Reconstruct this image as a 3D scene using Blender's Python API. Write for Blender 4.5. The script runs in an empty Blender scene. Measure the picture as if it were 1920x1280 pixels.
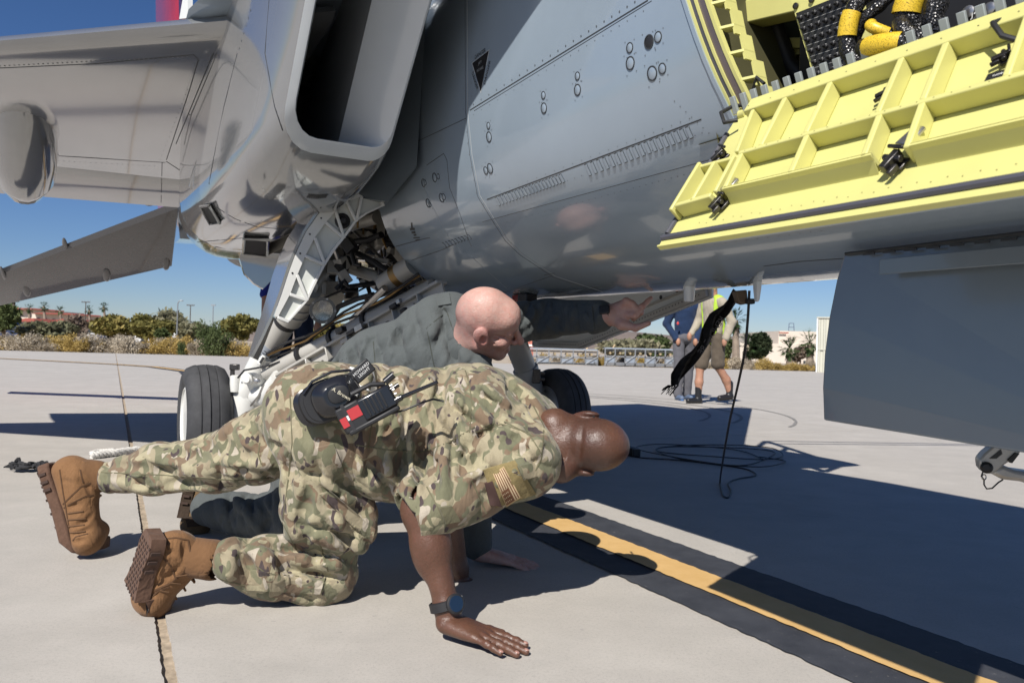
import bpy, bmesh, math, random
import numpy as np
from mathutils import Vector, Matrix
from mathutils.bvhtree import BVHTree
random.seed(7); np.random.seed(7)
D = bpy.data
SC = bpy.context.scene
COL = SC.collection
# ---------------------------------------------------------------- camera
FPX = 1440.0; CAMH = 0.70; PITCH = math.atan(10/1440); ROLL = 0.026
_f = np.array([0, math.cos(PITCH), math.sin(PITCH)]); _u0 = np.array([0, -math.sin(PITCH), math.cos(PITCH)]); _r0 = np.array([1., 0, 0])
_r = math.cos(ROLL)*_r0 + math.sin(ROLL)*_u0; _u = math.cos(ROLL)*_u0 - math.sin(ROLL)*_r0
CAM = np.array([0, 0, CAMH])
cd = D.cameras.new('camera'); cam = D.objects.new('camera', cd); COL.objects.link(cam)
cd.sensor_width = 36.0; cd.lens = FPX/1920*36; cd.clip_end = 3000; cd.clip_start = 0.05
cam.matrix_world = Matrix(((_r[0], _u[0], -_f[0], 0), (_r[1], _u[1], -_f[1], 0), (_r[2], _u[2], -_f[2], CAMH), (0, 0, 0, 1)))
cd.dof.use_dof = True; cd.dof.focus_distance = 2.2; cd.dof.aperture_fstop = 9.0
SC.camera = cam
# ---------------------------------------------------------------- sky and sun
LIGHT = np.array([.38, 1.0, -1.0]); LIGHT = LIGHT/np.linalg.norm(LIGHT)
world = D.worlds.new('World'); SC.world = world; world.use_nodes = True
nt = world.node_tree
sky = nt.nodes.new('ShaderNodeTexSky'); sky.sky_type = 'NISHITA'; sky.sun_disc = False
sky.sun_elevation = math.asin(-LIGHT[2]); sky.sun_rotation = math.atan2(-LIGHT[0], -LIGHT[1])
sky.altitude = 700; sky.air_density = 1.0; sky.dust_density = 0.22; sky.ozone_density = 3.5
bg = nt.nodes['Background']; bg.inputs['Strength'].default_value = 0.055
tn = nt.nodes.new('ShaderNodeMix'); tn.data_type = 'RGBA'; tn.blend_type = 'MULTIPLY'; tn.inputs[0].default_value = 1.0; tn.inputs[7].default_value = (.95, 1.0, 1.20, 1)   # clear desert air
hs = nt.nodes.new('ShaderNodeHueSaturation'); hs.inputs['Saturation'].default_value = 1.10
nt.links.new(sky.outputs['Color'], tn.inputs[6]); nt.links.new(tn.outputs[2], hs.inputs['Color']); nt.links.new(hs.outputs['Color'], bg.inputs['Color'])
sd = D.lights.new('sun', 'SUN'); sd.energy = 5.0; sd.angle = math.radians(0.5); sd.color = (1.0, .955, .89)
sun = D.objects.new('sun', sd); COL.objects.link(sun)
sun.rotation_euler = Vector(LIGHT).to_track_quat('-Z', 'Y').to_euler(); sun.location = (-6, -14, 16)
vs = SC.view_settings; vs.view_transform = 'Standard'; vs.look = 'None'; vs.gamma = 1.0; vs.use_curve_mapping = False; vs.exposure = 0.30
try:
    SC.cycles.use_denoising = True; SC.cycles.max_bounces = 7; SC.cycles.diffuse_bounces = 2; SC.cycles.caustics_reflective = False; SC.cycles.caustics_refractive = False
except Exception: pass
# ---------------------------------------------------------------- coordinates
def ray(px, py): return _f + _r*(px-960)/FPX - _u*(py-640)/FPX
def PY(px, py, Y):                       # the point of a sight line at depth Y
    d = ray(px, py); return CAM + d*(Y/d[1])
def PZ(px, py, Z=0.0):                   # the point of a sight line at height Z
    d = ray(px, py); return CAM + d*((Z-CAMH)/d[2])
TH = math.radians(28.9)
AF = np.array([math.sin(TH), -math.cos(TH), 0]); AL = np.array([math.cos(TH), math.sin(TH), 0]); AO = np.array([0, 3.36, 0]); AZ = np.array([0, 0, 1.])
def W(s, l, z): return AO + AF*s + AL*l + AZ*z          # aircraft axes (forward, port, up) to world
def toA(p): q = np.asarray(p, float)-AO; return np.array([q@AF, q@AL, p[2]])
def AS(px, py, s):                       # sight line against the station plane s
    d = ray(px, py); return CAM + d*((s-(CAM-AO)@AF)/(d@AF))
def ALt(px, py, l):
    d = ray(px, py); return CAM + d*((l-(CAM-AO)@AL)/(d@AL))
def nrm(v): v = np.asarray(v, float); return v/(np.linalg.norm(v)+1e-12)
# ---------------------------------------------------------------- material helpers
MATS = {}
class NT:
    def __init__(s, name):
        s.m = D.materials.new(name); s.m.use_nodes = True; s.t = s.m.node_tree; s.b = s.t.nodes['Principled BSDF']; s.out = s.t.nodes['Material Output']
    def n(s, typ, **kw):
        nd = s.t.nodes.new('ShaderNode'+typ)
        for k, v in kw.items():
            if k.startswith('i_'):
                key = k[2:]; key = int(key) if key.isdigit() else key.replace('_', ' ')
                nd.inputs[key].default_value = v
            else: setattr(nd, k, v)
        return nd
    def l(s, a, b): s.t.links.new(a, b)
    def set(s, **kw):
        for k, v in kw.items(): s.b.inputs[k.replace('_', ' ')].default_value = v
        return s
    def coord(s, kind='Object', scale=(1, 1, 1), rot=(0, 0, 0)):
        tc = s.n('TexCoord'); mp = s.n('Mapping'); mp.inputs['Scale'].default_value = scale; mp.inputs['Rotation'].default_value = rot
        s.l(tc.outputs[kind], mp.inputs['Vector']); return mp.outputs['Vector']
    def noise(s, vec, scale, detail=3, rough=.5, dist=0.0):
        nd = s.n('TexNoise'); nd.inputs['Scale'].default_value = scale; nd.inputs['Detail'].default_value = detail; nd.inputs['Roughness'].default_value = rough; nd.inputs['Distortion'].default_value = dist
        s.l(vec, nd.inputs['Vector']); return nd.outputs['Fac']
    def ramp(s, fac, stops, interp='LINEAR'):
        nd = s.n('ValToRGB'); cr = nd.color_ramp; cr.interpolation = interp
        while len(cr.elements) < len(stops): cr.elements.new(.5)
        for e, (p, c) in zip(cr.elements, stops):
            e.position = p; e.color = tuple(c)+(1,) if len(c) == 3 else c
        s.l(fac, nd.inputs['Fac']); return nd.outputs['Color']
    def mix(s, fac, a, b, blend='MIX'):
        nd = s.n('Mix', data_type='RGBA', blend_type=blend)
        for sock, v in ((nd.inputs[0], fac), (nd.inputs[6], a), (nd.inputs[7], b)):
            if hasattr(v, 'is_linked') or hasattr(v, 'links'): s.l(v, sock)
            elif isinstance(v, (int, float)): sock.default_value = v
            else: sock.default_value = tuple(v)+(1,) if len(v) == 3 else v
        return nd.outputs[2]
    def math(s, op, a, b=None, c=None):
        nd = s.n('Math', operation=op)
        for i, v in enumerate((a, b, c)):
            if v is None: continue
            if hasattr(v, 'links'): s.l(v, nd.inputs[i])
            else: nd.inputs[i].default_value = v
        return nd.outputs[0]
    def bump(s, h, strength=.3, dist=.01, prev=None):
        nd = s.n('Bump'); nd.inputs['Strength'].default_value = strength; nd.inputs['Distance'].default_value = dist
        s.l(h, nd.inputs['Height'])
        if prev is not None: s.l(prev, nd.inputs['Normal'])
        s.l(nd.outputs['Normal'], s.b.inputs['Normal']); return nd.outputs['Normal']
    def col(s, c): s.l(c, s.b.inputs['Base Color']); return s
    def rgh(s, c): s.l(c, s.b.inputs['Roughness']); return s
def mat(name, color, rough=.5, metal=0.0, var=.12, vscale=6.0, coat=0.0, bump=0.0, bscale=120.0, spec=.5, sheen=0.0):
    if name in MATS: return MATS[name]
    m = NT(name); m.set(Roughness=rough, Metallic=metal)
    m.b.inputs['Coat Weight'].default_value = coat; m.b.inputs['Coat Roughness'].default_value = .08
    m.b.inputs['Specular IOR Level'].default_value = spec
    v = m.coord()
    nz = m.noise(v, vscale, 5, .6)
    lo = [max(0, c*(1-var)) for c in color]; hi = [min(1, c*(1+var)) for c in color]
    m.col(m.ramp(nz, [(.3, lo), (.7, hi)]))
    if bump: m.bump(m.noise(v, bscale, 3, .6), bump, .002)
    MATS[name] = m.m; return m.m
# ---------------------------------------------------------------- object helpers
def tag(o, label=None, cat=None, group=None, kind=None):
    if label: o['label'] = label
    if cat: o['category'] = cat
    if group: o['group'] = group
    if kind: o['kind'] = kind
    return o
def empty(name, loc, label=None, cat=None, group=None):
    o = D.objects.new(name, None); COL.objects.link(o); o.location = Vector([float(x) for x in loc]); o.empty_display_size = .1
    tag(o, label, cat, group); return o
def link(name, me, parent=None):
    o = D.objects.new(name, me); COL.objects.link(o)
    if parent is not None:
        o.parent = parent
        if parent.type == 'EMPTY': o.matrix_parent_inverse = Matrix.Translation(parent.location).inverted()
    return o
def frame(n, up=(0, 0, 1)):
    n = nrm(n); up = np.asarray(up, float)
    if abs(n@nrm(up)) > .98: up = np.array([1., 0, 0]) if abs(n[0]) < .9 else np.array([0, 1., 0])
    x = nrm(np.cross(up, n)); y = np.cross(n, x); return x, y, n
class MB:
    def __init__(s): s.v = []; s.f = []
    def add(s, v, f):
        b = len(s.v); s.v += [tuple(map(float, p)) for p in v]; s.f += [tuple(b+i for i in q) for q in f]; return s
    def box(s, c, size, ax=None):
        c = np.asarray(c, float); X, Y, Z = ax if ax is not None else (np.array([1., 0, 0]), np.array([0, 1., 0]), np.array([0, 0, 1.]))
        X, Y, Z = [np.asarray(a, float)*h/2 for a, h in zip((X, Y, Z), size)]
        v = [c+i*X+j*Y+k*Z for k in (-1, 1) for j in (-1, 1) for i in (-1, 1)]
        f = [(0, 2, 3, 1), (4, 5, 7, 6), (0, 1, 5, 4), (2, 6, 7, 3), (0, 4, 6, 2), (1, 3, 7, 5)]
        if np.dot(np.cross(X, Y), Z) < 0: f = [q[::-1] for q in f]
        return s.add(v, f)
    def rings(s, secs, cap=True, closed=False):          # secs: list of equal-length closed loops
        n = len(secs[0]); v = [p for q in secs for p in q]; f = []
        m = len(secs)
        for i in range(m-1 if not closed else m):
            a = i*n; b = ((i+1) % m)*n
            for j in range(n): k = (j+1) % n; f.append((a+j, a+k, b+k, b+j))
        if cap and not closed: f.append(tuple(range(n-1, -1, -1))); f.append(tuple((m-1)*n+j for j in range(n)))
        return s.add(v, f)
    def strip(s, secs):                                   # open loops: a sheet
        n = len(secs[0]); v = [p for q in secs for p in q]; f = []
        for i in range(len(secs)-1):
            for j in range(n-1): f.append((i*n+j, i*n+j+1, (i+1)*n+j+1, (i+1)*n+j))
        return s.add(v, f)
    def tube(s, path, rad, n=10, cap=True, flat=None, closed=False):
        P = [np.asarray(p, float) for p in path]; m = len(P)
        R = [rad]*m if np.isscalar(rad) else list(rad)
        T = []
        for i in range(m):
            a = P[(i-1) % m] if (closed or i > 0) else P[i]; b = P[(i+1) % m] if (closed or i < m-1) else P[i]
            T.append(nrm(b-a))
        x, y, _ = frame(T[0]); secs = []
        for i in range(m):
            t = T[i]; x = nrm(x - t*(x@t)); y = np.cross(t, x)
            fx, fy = (1, 1) if flat is None else flat
            secs.append([P[i]+R[i]*(fx*math.cos(2*math.pi*j/n)*x+fy*math.sin(2*math.pi*j/n)*y) for j in range(n)])
        return s.rings(secs, cap, closed)
    def cyl(s, a, b, r1, r2=None, n=20, cap=True): return s.tube([a, b], [r1, r1 if r2 is None else r2], n, cap)
    def lathe(s, c, ax, prof, n=28, up=(0, 0, 1), cap=True):   # prof: (radius, along axis)
        x, y, z = frame(ax, up); c = np.asarray(c, float)
        return s.rings([[c+z*h+r*(math.cos(2*math.pi*j/n)*x+math.sin(2*math.pi*j/n)*y) for j in range(n)] for r, h in prof], cap)
    def ring(s, c, nr, r, w, h, n=20):                      # flat proud ring
        x, y, z = frame(nr); c = np.asarray(c, float)
        prof = [(r-w/2, 0), (r-w/2, h), (r+w/2, h), (r+w/2, 0)]
        return s.rings([[c+z*hh+rr*(math.cos(2*math.pi*j/n)*x+math.sin(2*math.pi*j/n)*y) for j in range(n)] for rr, hh in prof], False)
    def prism(s, poly, off):                                # poly extruded by vector off
        n = len(poly); off = np.asarray(off, float); P = [np.asarray(p, float) for p in poly]
        v = P+[p+off for p in P]; f = [tuple(range(n-1, -1, -1)), tuple(range(n, 2*n))]+[(i, (i+1) % n, n+(i+1) % n, n+i) for i in range(n)]
        return s.add(v, f)
    def disc(s, c, nr, r, n=16, rx=None):
        x, y, z = frame(nr); c = np.asarray(c, float); rx = rx or r
        return s.add([c+rx*math.cos(2*math.pi*j/n)*x+r*math.sin(2*math.pi*j/n)*y for j in range(n)], [tuple(range(n))])
    def sphere(s, c, r, nu=14, nv=9, ax=None):
        r = (r, r, r) if np.isscalar(r) else r; X, Y, Z = ax if ax is not None else np.eye(3); c = np.asarray(c, float)
        secs = []
        for i in range(nv+1):
            t = math.pi*i/nv; q = max(math.sin(t), 1e-3)
            secs.append([c+r[0]*q*math.cos(2*math.pi*j/nu)*X+r[1]*q*math.sin(2*math.pi*j/nu)*Y-r[2]*math.cos(t)*Z for j in range(nu)])
        return s.rings(secs, True)
    def mesh(s, name, m, smooth=True):
        me = D.meshes.new(name); me.from_pydata(s.v, [], s.f); me.update()
        bm = bmesh.new(); bm.from_mesh(me)
        if getattr(s, 'weld', 0): bmesh.ops.remove_doubles(bm, verts=bm.verts, dist=s.weld)
        bmesh.ops.recalc_face_normals(bm, faces=bm.faces); bm.to_mesh(me); bm.free()
        if m is not None: me.materials.append(m)
        if smooth:
            me.polygons.foreach_set('use_smooth', [True]*len(me.polygons))
            try: me.set_sharp_from_angle(angle=math.radians(38))
            except Exception: pass
        return me
    def build(s, name, m, parent=None, smooth=True, bevel=0.0, kind=None):
        o = link(name, s.mesh(name, m, smooth), parent)
        if bevel: b = o.modifiers.new('bevel', 'BEVEL'); b.width = bevel; b.segments = 2; b.limit_method = 'ANGLE'; b.angle_limit = math.radians(40)
        if kind: o['kind'] = kind
        return o
def bvh_of(*mbs):
    v = []; f = []
    for m in mbs:
        b = len(v); v += m.v; f += [tuple(b+i for i in q) for q in m.f]
    return BVHTree.FromPolygons([Vector(p) for p in v], f)
def hit(bvh, px, py):
    d = Vector(nrm(ray(px, py))); loc, n, i, t = bvh.ray_cast(Vector(CAM), d)
    if loc is None: return None
    n = np.array(n); 
    if n@np.array(d) > 0: n = -n
    return np.array(loc), n
def pix_line(bvh, pts, step=12):
    out = []
    for (x0, y0), (x1, y1) in zip(pts[:-1], pts[1:]):
        k = max(1, int(math.hypot(x1-x0, y1-y0)/step))
        for i in range(k+(1 if (x1, y1) == pts[-1] else 0)):
            h = hit(bvh, x0+(x1-x0)*i/k, y0+(y1-y0)*i/k)
            if h is not None: out.append(h)
    return out
def ribbon(mb, hits, width, lift=.0008, thick=.0008):
    secs = []
    for i, (p, n) in enumerate(hits):
        a = hits[max(0, i-1)][0]; b = hits[min(len(hits)-1, i+1)][0]; t = nrm(b-a); w = nrm(np.cross(t, n))*width/2
        secs.append([p-w-n*.001, p-w+n*(lift), p+w+n*(lift), p+w-n*.001])
    if len(secs) > 1: mb.rings(secs, True)
def text_mb(txt, size, c, right, up, depth=.0003, spacing=1.0, align='CENTER'):
    cu = D.curves.new('t', 'FONT'); cu.body = txt; cu.size = size; cu.align_x = align; cu.align_y = 'CENTER'; cu.space_character = spacing; cu.resolution_u = 2
    o = D.objects.new('t', cu); COL.objects.link(o); dg = bpy.context.evaluated_depsgraph_get(); me = D.meshes.new_from_object(o.evaluated_get(dg))
    right = nrm(right); up = nrm(up); n = np.cross(right, up); c = np.asarray(c, float)
    mb = MB(); mb.add([c+right*v.co.x+up*v.co.y+n*depth for v in me.vertices], [tuple(p.vertices) for p in me.polygons])
    D.objects.remove(o); D.curves.remove(cu); D.meshes.remove(me); return mb
# ---------------------------------------------------------------- implicit bodies (for people, boots, hands)
def _lat(seed, n=6):
    rs = np.random.RandomState(seed); return rs.randn(n, 3), rs.rand(n)*6.28
def wob(X, Y, Z, scale, seed=0):
    d, p = _lat(seed); o = 0
    for k in range(6): o = o+np.sin((X*d[k, 0]+Y*d[k, 1]+Z*d[k, 2])*scale+p[k])
    return o/6
class SDF:
    def __init__(s): s.pr = []; s.post = []
    def cone(s, a, b, r1, r2, k=.02, flat=None, sub=False):
        s.pr.append(('c', np.asarray(a, float), np.asarray(b, float), r1, r2, k, flat, sub)); return s
    def chain(s, pts, rad, k=.02, flat=None):
        for i in range(len(pts)-1): s.cone(pts[i], pts[i+1], rad[i], rad[i+1], k, flat)
        return s
    def ell(s, c, r, ax=None, k=.02, sub=False):
        s.pr.append(('e', np.asarray(c, float), np.asarray(r, float), np.eye(3) if ax is None else np.asarray(ax, float), None, k, None, sub)); return s
    def fold(s, c, n, lam, amp, rad, warp=.02, seed=0): s.post.append(('f', np.asarray(c, float), nrm(n), lam, amp, rad, warp, seed)); return s
    def noise(s, scale, amp, seed=0): s.post.append(('n', scale, amp, seed)); return s
    def strokes(s, lines, r=.012, depth=.010, k=.022, vox=.012):
        """press creases (or raise rolls, depth < 0) along sight-line strokes drawn on the cloth"""
        v, f = s.mesh(vox); bv = BVHTree.FromPolygons([Vector(p) for p in v], f); s.bv = bv
        for ln in lines:
            pts = ln[0] if isinstance(ln, tuple) else ln; d0 = ln[1] if isinstance(ln, tuple) else depth; hs = pix_line(bv, pts, 10)
            n_ = len(hs)
            for i in range(n_-1):
                e0, e1 = [math.sin(math.pi*min(1, max(.08, q/(n_-1))))**.5*abs(d0) for q in (i, i+1)]
                if np.linalg.norm(hs[i][0]-hs[i+1][0]) > .08: continue
                if d0 > 0: s.cone(hs[i][0]+hs[i][1]*(r-e0), hs[i+1][0]+hs[i+1][1]*(r-e1), r, r, k, None, True)
                else: s.cone(hs[i][0]-hs[i][1]*(r-e0), hs[i+1][0]-hs[i+1][1]*(r-e1), r, r, k)
        return s
    def wrinkles(s, regions, seed=1, r=.009, k=.014, vox=.014):
        rs = random.Random(seed); L = []
        for (x0, y0, x1, y1), ang, spread, n, dep in regions:
            for _ in range(n):
                a = math.radians(ang+rs.gauss(0, spread)); ln = rs.uniform(30, 100); cx, cy = rs.uniform(x0, x1), rs.uniform(y0, y1); b = rs.gauss(0, .25); P = []
                for t in (-.5, -.17, .17, .5): P.append((cx+ln*t*math.cos(a+b*t), cy+ln*t*math.sin(a+b*t)))
                L.append((P, dep*rs.uniform(.5, 1.3)*(1 if rs.random() < .82 else -.35)))
        return s.strokes(L, r, .008, k, vox)
    def cut(s, p, n): s.post.append(('p', np.asarray(p, float), nrm(n))); return s      # keep the side n points away from
    def _bb(s, p):
        if p[0] == 'c':
            r = max(p[3], p[4])*(1.0 if p[6] is None else max(1.0, p[6][1]))+p[5]; return np.minimum(p[1], p[2])-r, np.maximum(p[1], p[2])+r
        r = np.abs(p[3].T)@p[2]+p[5]; return p[1]-r, p[1]+r
    def _d(s, p, X, Y, Z):
        if p[0] == 'c':
            a, b = p[1], p[2]; ab = b-a; L2 = ab@ab+1e-12
            t = np.clip(((X-a[0])*ab[0]+(Y-a[1])*ab[1]+(Z-a[2])*ab[2])/L2, 0, 1)
            dx = X-a[0]-t*ab[0]; dy = Y-a[1]-t*ab[1]; dz = Z-a[2]-t*ab[2]
            if p[6] is not None:
                n, q = p[6]; n = nrm(n); c = (dx*n[0]+dy*n[1]+dz*n[2])*(1/q-1); dx = dx+c*n[0]; dy = dy+c*n[1]; dz = dz+c*n[2]
            return np.sqrt(dx*dx+dy*dy+dz*dz)-(p[3]+(p[4]-p[3])*t)
        dx = X-p[1][0]; dy = Y-p[1][1]; dz = Z-p[1][2]; k0 = 0; k1 = 0
        for i in range(3):
            q = dx*p[3][i, 0]+dy*p[3][i, 1]+dz*p[3][i, 2]; k0 = k0+(q/p[2][i])**2; k1 = k1+(q/p[2][i]**2)**2
        k0 = np.sqrt(k0); k1 = np.sqrt(k1)+1e-9; return k0*(k0-1)/k1
    def mesh(s, vox):
        bbs = [s._bb(p) for p in s.pr if not p[7]]
        lo = np.min([b[0] for b in bbs], 0)-3*vox; hi = np.max([b[1] for b in bbs], 0)+3*vox
        nn = np.ceil((hi-lo)/vox).astype(int)+1
        F = np.full(nn, .5, np.float32); ax = [lo[i]+np.arange(nn[i])*vox for i in range(3)]
        for p in s.pr:
            a, b = s._bb(p); i0 = np.clip(((a-lo)/vox).astype(int)-1, 0, nn); i1 = np.clip(((b-lo)/vox).astype(int)+3, 0, nn)
            if np.any(i1 <= i0): continue
            sl = tuple(slice(i0[i], i1[i]) for i in range(3))
            X, Y, Z = np.meshgrid(*[ax[i][sl[i]] for i in range(3)], indexing='ij', sparse=True)
            d = s._d(p, X, Y, Z).astype(np.float32); g = F[sl]; k = max(p[5], 1e-5)
            if p[7]: d = -d; h = np.maximum(k-np.abs(g-d), 0)/k; F[sl] = np.maximum(g, d)+h*h*k*.25
            else: h = np.maximum(k-np.abs(g-d), 0)/k; F[sl] = np.minimum(g, d)-h*h*k*.25
        for q in s.post:
            if q[0] == 'f':
                _, c, n, lam, amp, rad, warp, seed = q
                i0 = np.clip(((c-2.2*rad-lo)/vox).astype(int), 0, nn); i1 = np.clip(((c+2.2*rad-lo)/vox).astype(int)+1, 0, nn)
                if np.any(i1 <= i0): continue
                sl = tuple(slice(i0[i], i1[i]) for i in range(3))
                X, Y, Z = np.meshgrid(*[ax[i][sl[i]] for i in range(3)], indexing='ij', sparse=True)
                ph = (X-c[0])*n[0]+(Y-c[1])*n[1]+(Z-c[2])*n[2]+warp*1.5*wob(X, Y, Z, 8, seed)
                w = np.exp(-((X-c[0])**2+(Y-c[1])**2+(Z-c[2])**2)/rad**2)
                sn = np.abs(np.sin(ph*math.pi/(lam*1.15)))
                F[sl] += (amp*1.35*w*(.62-sn**.55)*np.clip(.75+1.1*wob(X, Y, Z, 13, seed+5), .05, 1.6)).astype(np.float32)
            elif q[0] == 'n':
                X, Y, Z = np.meshgrid(*ax, indexing='ij', sparse=True); F += (q[2]*wob(X, Y, Z, q[1], q[3])).astype(np.float32)
            else:
                X, Y, Z = np.meshgrid(*ax, indexing='ij', sparse=True); F = np.maximum(F, ((X-q[1][0])*q[2][0]+(Y-q[1][1])*q[2][1]+(Z-q[1][2])*q[2][2]).astype(np.float32))
        return nets(F, lo, vox)
    def mb(s, vox):
        v, f = s.mesh(vox); m = MB(); m.v = v; m.f = f; return m
def nets(F, lo, vox):
    S = F < 0; n = np.array(F.shape)
    c = np.zeros(n-1, np.int8)
    for i in (0, 1):
        for j in (0, 1):
            for k in (0, 1): c += S[i:n[0]-1+i, j:n[1]-1+j, k:n[2]-1+k]
    act = (c > 0) & (c < 8); idx = np.argwhere(act); ids = np.full(act.shape, -1, np.int64); ids[act] = np.arange(len(idx))
    pos = np.zeros((len(idx), 3)); cnt = np.zeros(len(idx))
    cor = [(i, j, k) for i in (0, 1) for j in (0, 1) for k in (0, 1)]
    for a in range(8):
        for b in range(a+1, 8):
            if sum(abs(x-y) for x, y in zip(cor[a], cor[b])) != 1: continue
            ia = idx+np.array(cor[a]); ib = idx+np.array(cor[b]); fa = F[ia[:, 0], ia[:, 1], ia[:, 2]]; fb = F[ib[:, 0], ib[:, 1], ib[:, 2]]
            m = (fa < 0) != (fb < 0); t = np.where(m, fa/np.where(m, fa-fb, 1), 0)[:, None]
            pos += np.where(m[:, None], ia+(ib-ia)*t, 0); cnt += m
    v = lo+pos/cnt[:, None]*vox
    quads = []
    for ax in range(3):
        o1, o2 = [(1, 2), (2, 0), (0, 1)][ax]
        A = [slice(None)]*3; B = [slice(None)]*3; A[ax] = slice(0, -1); B[ax] = slice(1, None)
        e = np.argwhere(S[tuple(A)] != S[tuple(B)])
        e = e[(e[:, o1] > 0) & (e[:, o2] > 0) & (e[:, o1] < n[o1]-1) & (e[:, o2] < n[o2]-1)]
        if len(e) == 0: continue
        d1 = np.zeros(3, int); d1[o1] = 1; d2 = np.zeros(3, int); d2[o2] = 1
        q = np.stack([ids[tuple((e-d1-d2).T)], ids[tuple((e-d2).T)], ids[tuple(e.T)], ids[tuple((e-d1).T)]], 1)
        fl = ~S[tuple(e.T)]; q[fl] = q[fl][:, ::-1]; quads.append(q)
    q = np.concatenate(quads); q = q[(q >= 0).all(1)]
    return [tuple(p) for p in v.tolist()], [tuple(p) for p in q.tolist()]
# ================================================================ the apron, painted lines and desert
def concrete_mat():
    m = NT('concrete'); v = m.coord()
    a = m.noise(v, .35, 4, .6); b = m.noise(v, 5.0, 6, .65); c = m.noise(v, 420.0, 2, .7)
    vs_ = m.coord(scale=(.25, 3.2, 1)); st = m.noise(vs_, 1.2, 5, .6, .6)
    base = m.ramp(a, [(.3, (.40, .372, .335)), (.7, (.475, .445, .402))])
    base = m.mix(.6, base, m.ramp(b, [(.32, (.40, .375, .335)), (.7, (.50, .465, .415))]))
    base = m.mix(m.ramp(st, [(.52, (0, 0, 0)), (.75, (.22, .22, .22))]), base, (.30, .28, .26))
    base = m.mix(m.ramp(c, [(.30, (.6, .6, .6)), (.45, (0, 0, 0))]), base, (.25, .23, .21)); c2 = m.noise(v, 130, 3, .75); base = m.mix(m.ramp(c2, [(.34, (.45,)*3), (.5, (0, 0, 0))]), base, (.30, .275, .25)); c3 = m.noise(v, 1.6, 6, .7, .4); base = m.mix(m.ramp(c3, [(.5, (0, 0, 0)), (.72, (.35,)*3)]), base, (.56, .53, .48))
    sp = m.noise(v, 34.0, 2, .5); base = m.mix(m.ramp(sp, [(.72, (0, 0, 0)), (.76, (.35, .35, .35))]), base, (.22, .21, .20))
    st2 = m.noise(v, .9, 5, .75, .8); base = m.mix(m.ramp(st2, [(.60, (0, 0, 0)), (.70, (.30,)*3)]), base, (.27, .25, .23)); crk = m.n('TexVoronoi', feature='DISTANCE_TO_EDGE'); crk.inputs['Scale'].default_value = .55; wv = m.n('VectorMath', operation='ADD'); nzc = m.n('TexNoise'); nzc.inputs['Scale'].default_value = 3.5; m.l(v, nzc.inputs['Vector']); m.l(v, wv.inputs[0]); m.l(nzc.outputs['Color'], wv.inputs[1]); m.l(wv.outputs[0], crk.inputs['Vector']); base = m.mix(m.math('MULTIPLY', m.ramp(crk.outputs['Distance'], [(.0, (1, 1, 1)), (.0022, (0, 0, 0))]), m.ramp(a, [(.52, (0, 0, 0)), (.6, (.5,)*3)])), base, (.2, .18, .16))
    m.col(base); m.set(Roughness=.82)
    n1 = m.bump(c, .35, .002); m.bump(b, .12, .01, n1)
    return m.m
def desert_mat():
    m = NT('desert_sand'); v = m.coord(); a = m.noise(v, .12, 5, .6); b = m.noise(v, 2.5, 5, .7)
    m.col(m.mix(.5, m.ramp(a, [(.3, (.36, .29, .21)), (.7, (.47, .39, .29))]), m.ramp(b, [(.3, (.30, .24, .17)), (.7, (.52, .44, .34))]))); m.set(Roughness=.95); return m.m
CONC = concrete_mat()
mb = MB(); mb.add([(-1500, -600, -.06), (1500, -600, -.06), (1500, 2500, -.06), (-1500, 2500, -.06)], [(0, 1, 2, 3)])
g = mb.build('desert_ground', desert_mat(), smooth=False); g['kind'] = 'structure'
JD = nrm([-.461, .887, 0]); JP = np.array([JD[1], -JD[0], 0])
J0 = np.array([-1.621, 3.387, 0]); J2o = float((np.array([-2.73, 4.10, 0])-J0)@JD)
jm = mat('joint_filler', (.36, .29, .21), .95, var=.35, vscale=40, bump=.5, bscale=90)
mb = MB(); mb.box((0, 8, -.033), (150, 48, .046)); ap = mb.build('apron', jm, smooth=False); ap['kind'] = 'structure'
def joint_edge(o):                        # spalled, uneven slab edges near the camera
    me = o.data
SZ = 6.1
def clip_y(poly, ymax):
    out = []
    for i in range(len(poly)):
        a, b = poly[i], poly[(i+1) % len(poly)]
        if a[1] <= ymax: out.append(a)
        if (a[1] <= ymax) != (b[1] <= ymax): t = (ymax-a[1])/(b[1]-a[1]); out.append(a+(b-a)*t)
    return out
rj = random.Random(3)
for i in range(-10, 12):
    for j in range(-3, 8):
        gx0 = .012 if i == 0 else .005; gx1 = .012 if i == -1 else .005
        x0, x1 = i*SZ+gx0, (i+1)*SZ-gx1; y0, y1 = J2o+j*SZ+.006, J2o+(j+1)*SZ-.006
        near = i in (-1, 0) and j in (-1, 0, 1)
        if near:                               # ragged long edges
            k = 420; L_ = [(x0+rj.uniform(0, .0035 if i == 0 else .002), y0+(y1-y0)*q/k) for q in range(k+1)]; R_ = [(x1-rj.uniform(0, .0035 if i == -1 else .002), y1-(y1-y0)*q/k) for q in range(k+1)]
            pl = L_+R_
        else: pl = [(x0, y0), (x0, y1), (x1, y1), (x1, y0)]
        P = [J0+JP*a+JD*b for a, b in pl]
        if min(p[1] for p in P) > 31.5 or max(p[1] for p in P) < -14 or abs(np.mean([p[0] for p in P])) > 60: continue
        P = clip_y(P, 32.0)
        if len(P) < 3: continue
        mb = MB(); mb.prism([p+np.array([0, 0, -.05]) for p in P], (0, 0, .05)); mb.build('slab', CONC, ap, smooth=False)
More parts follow.
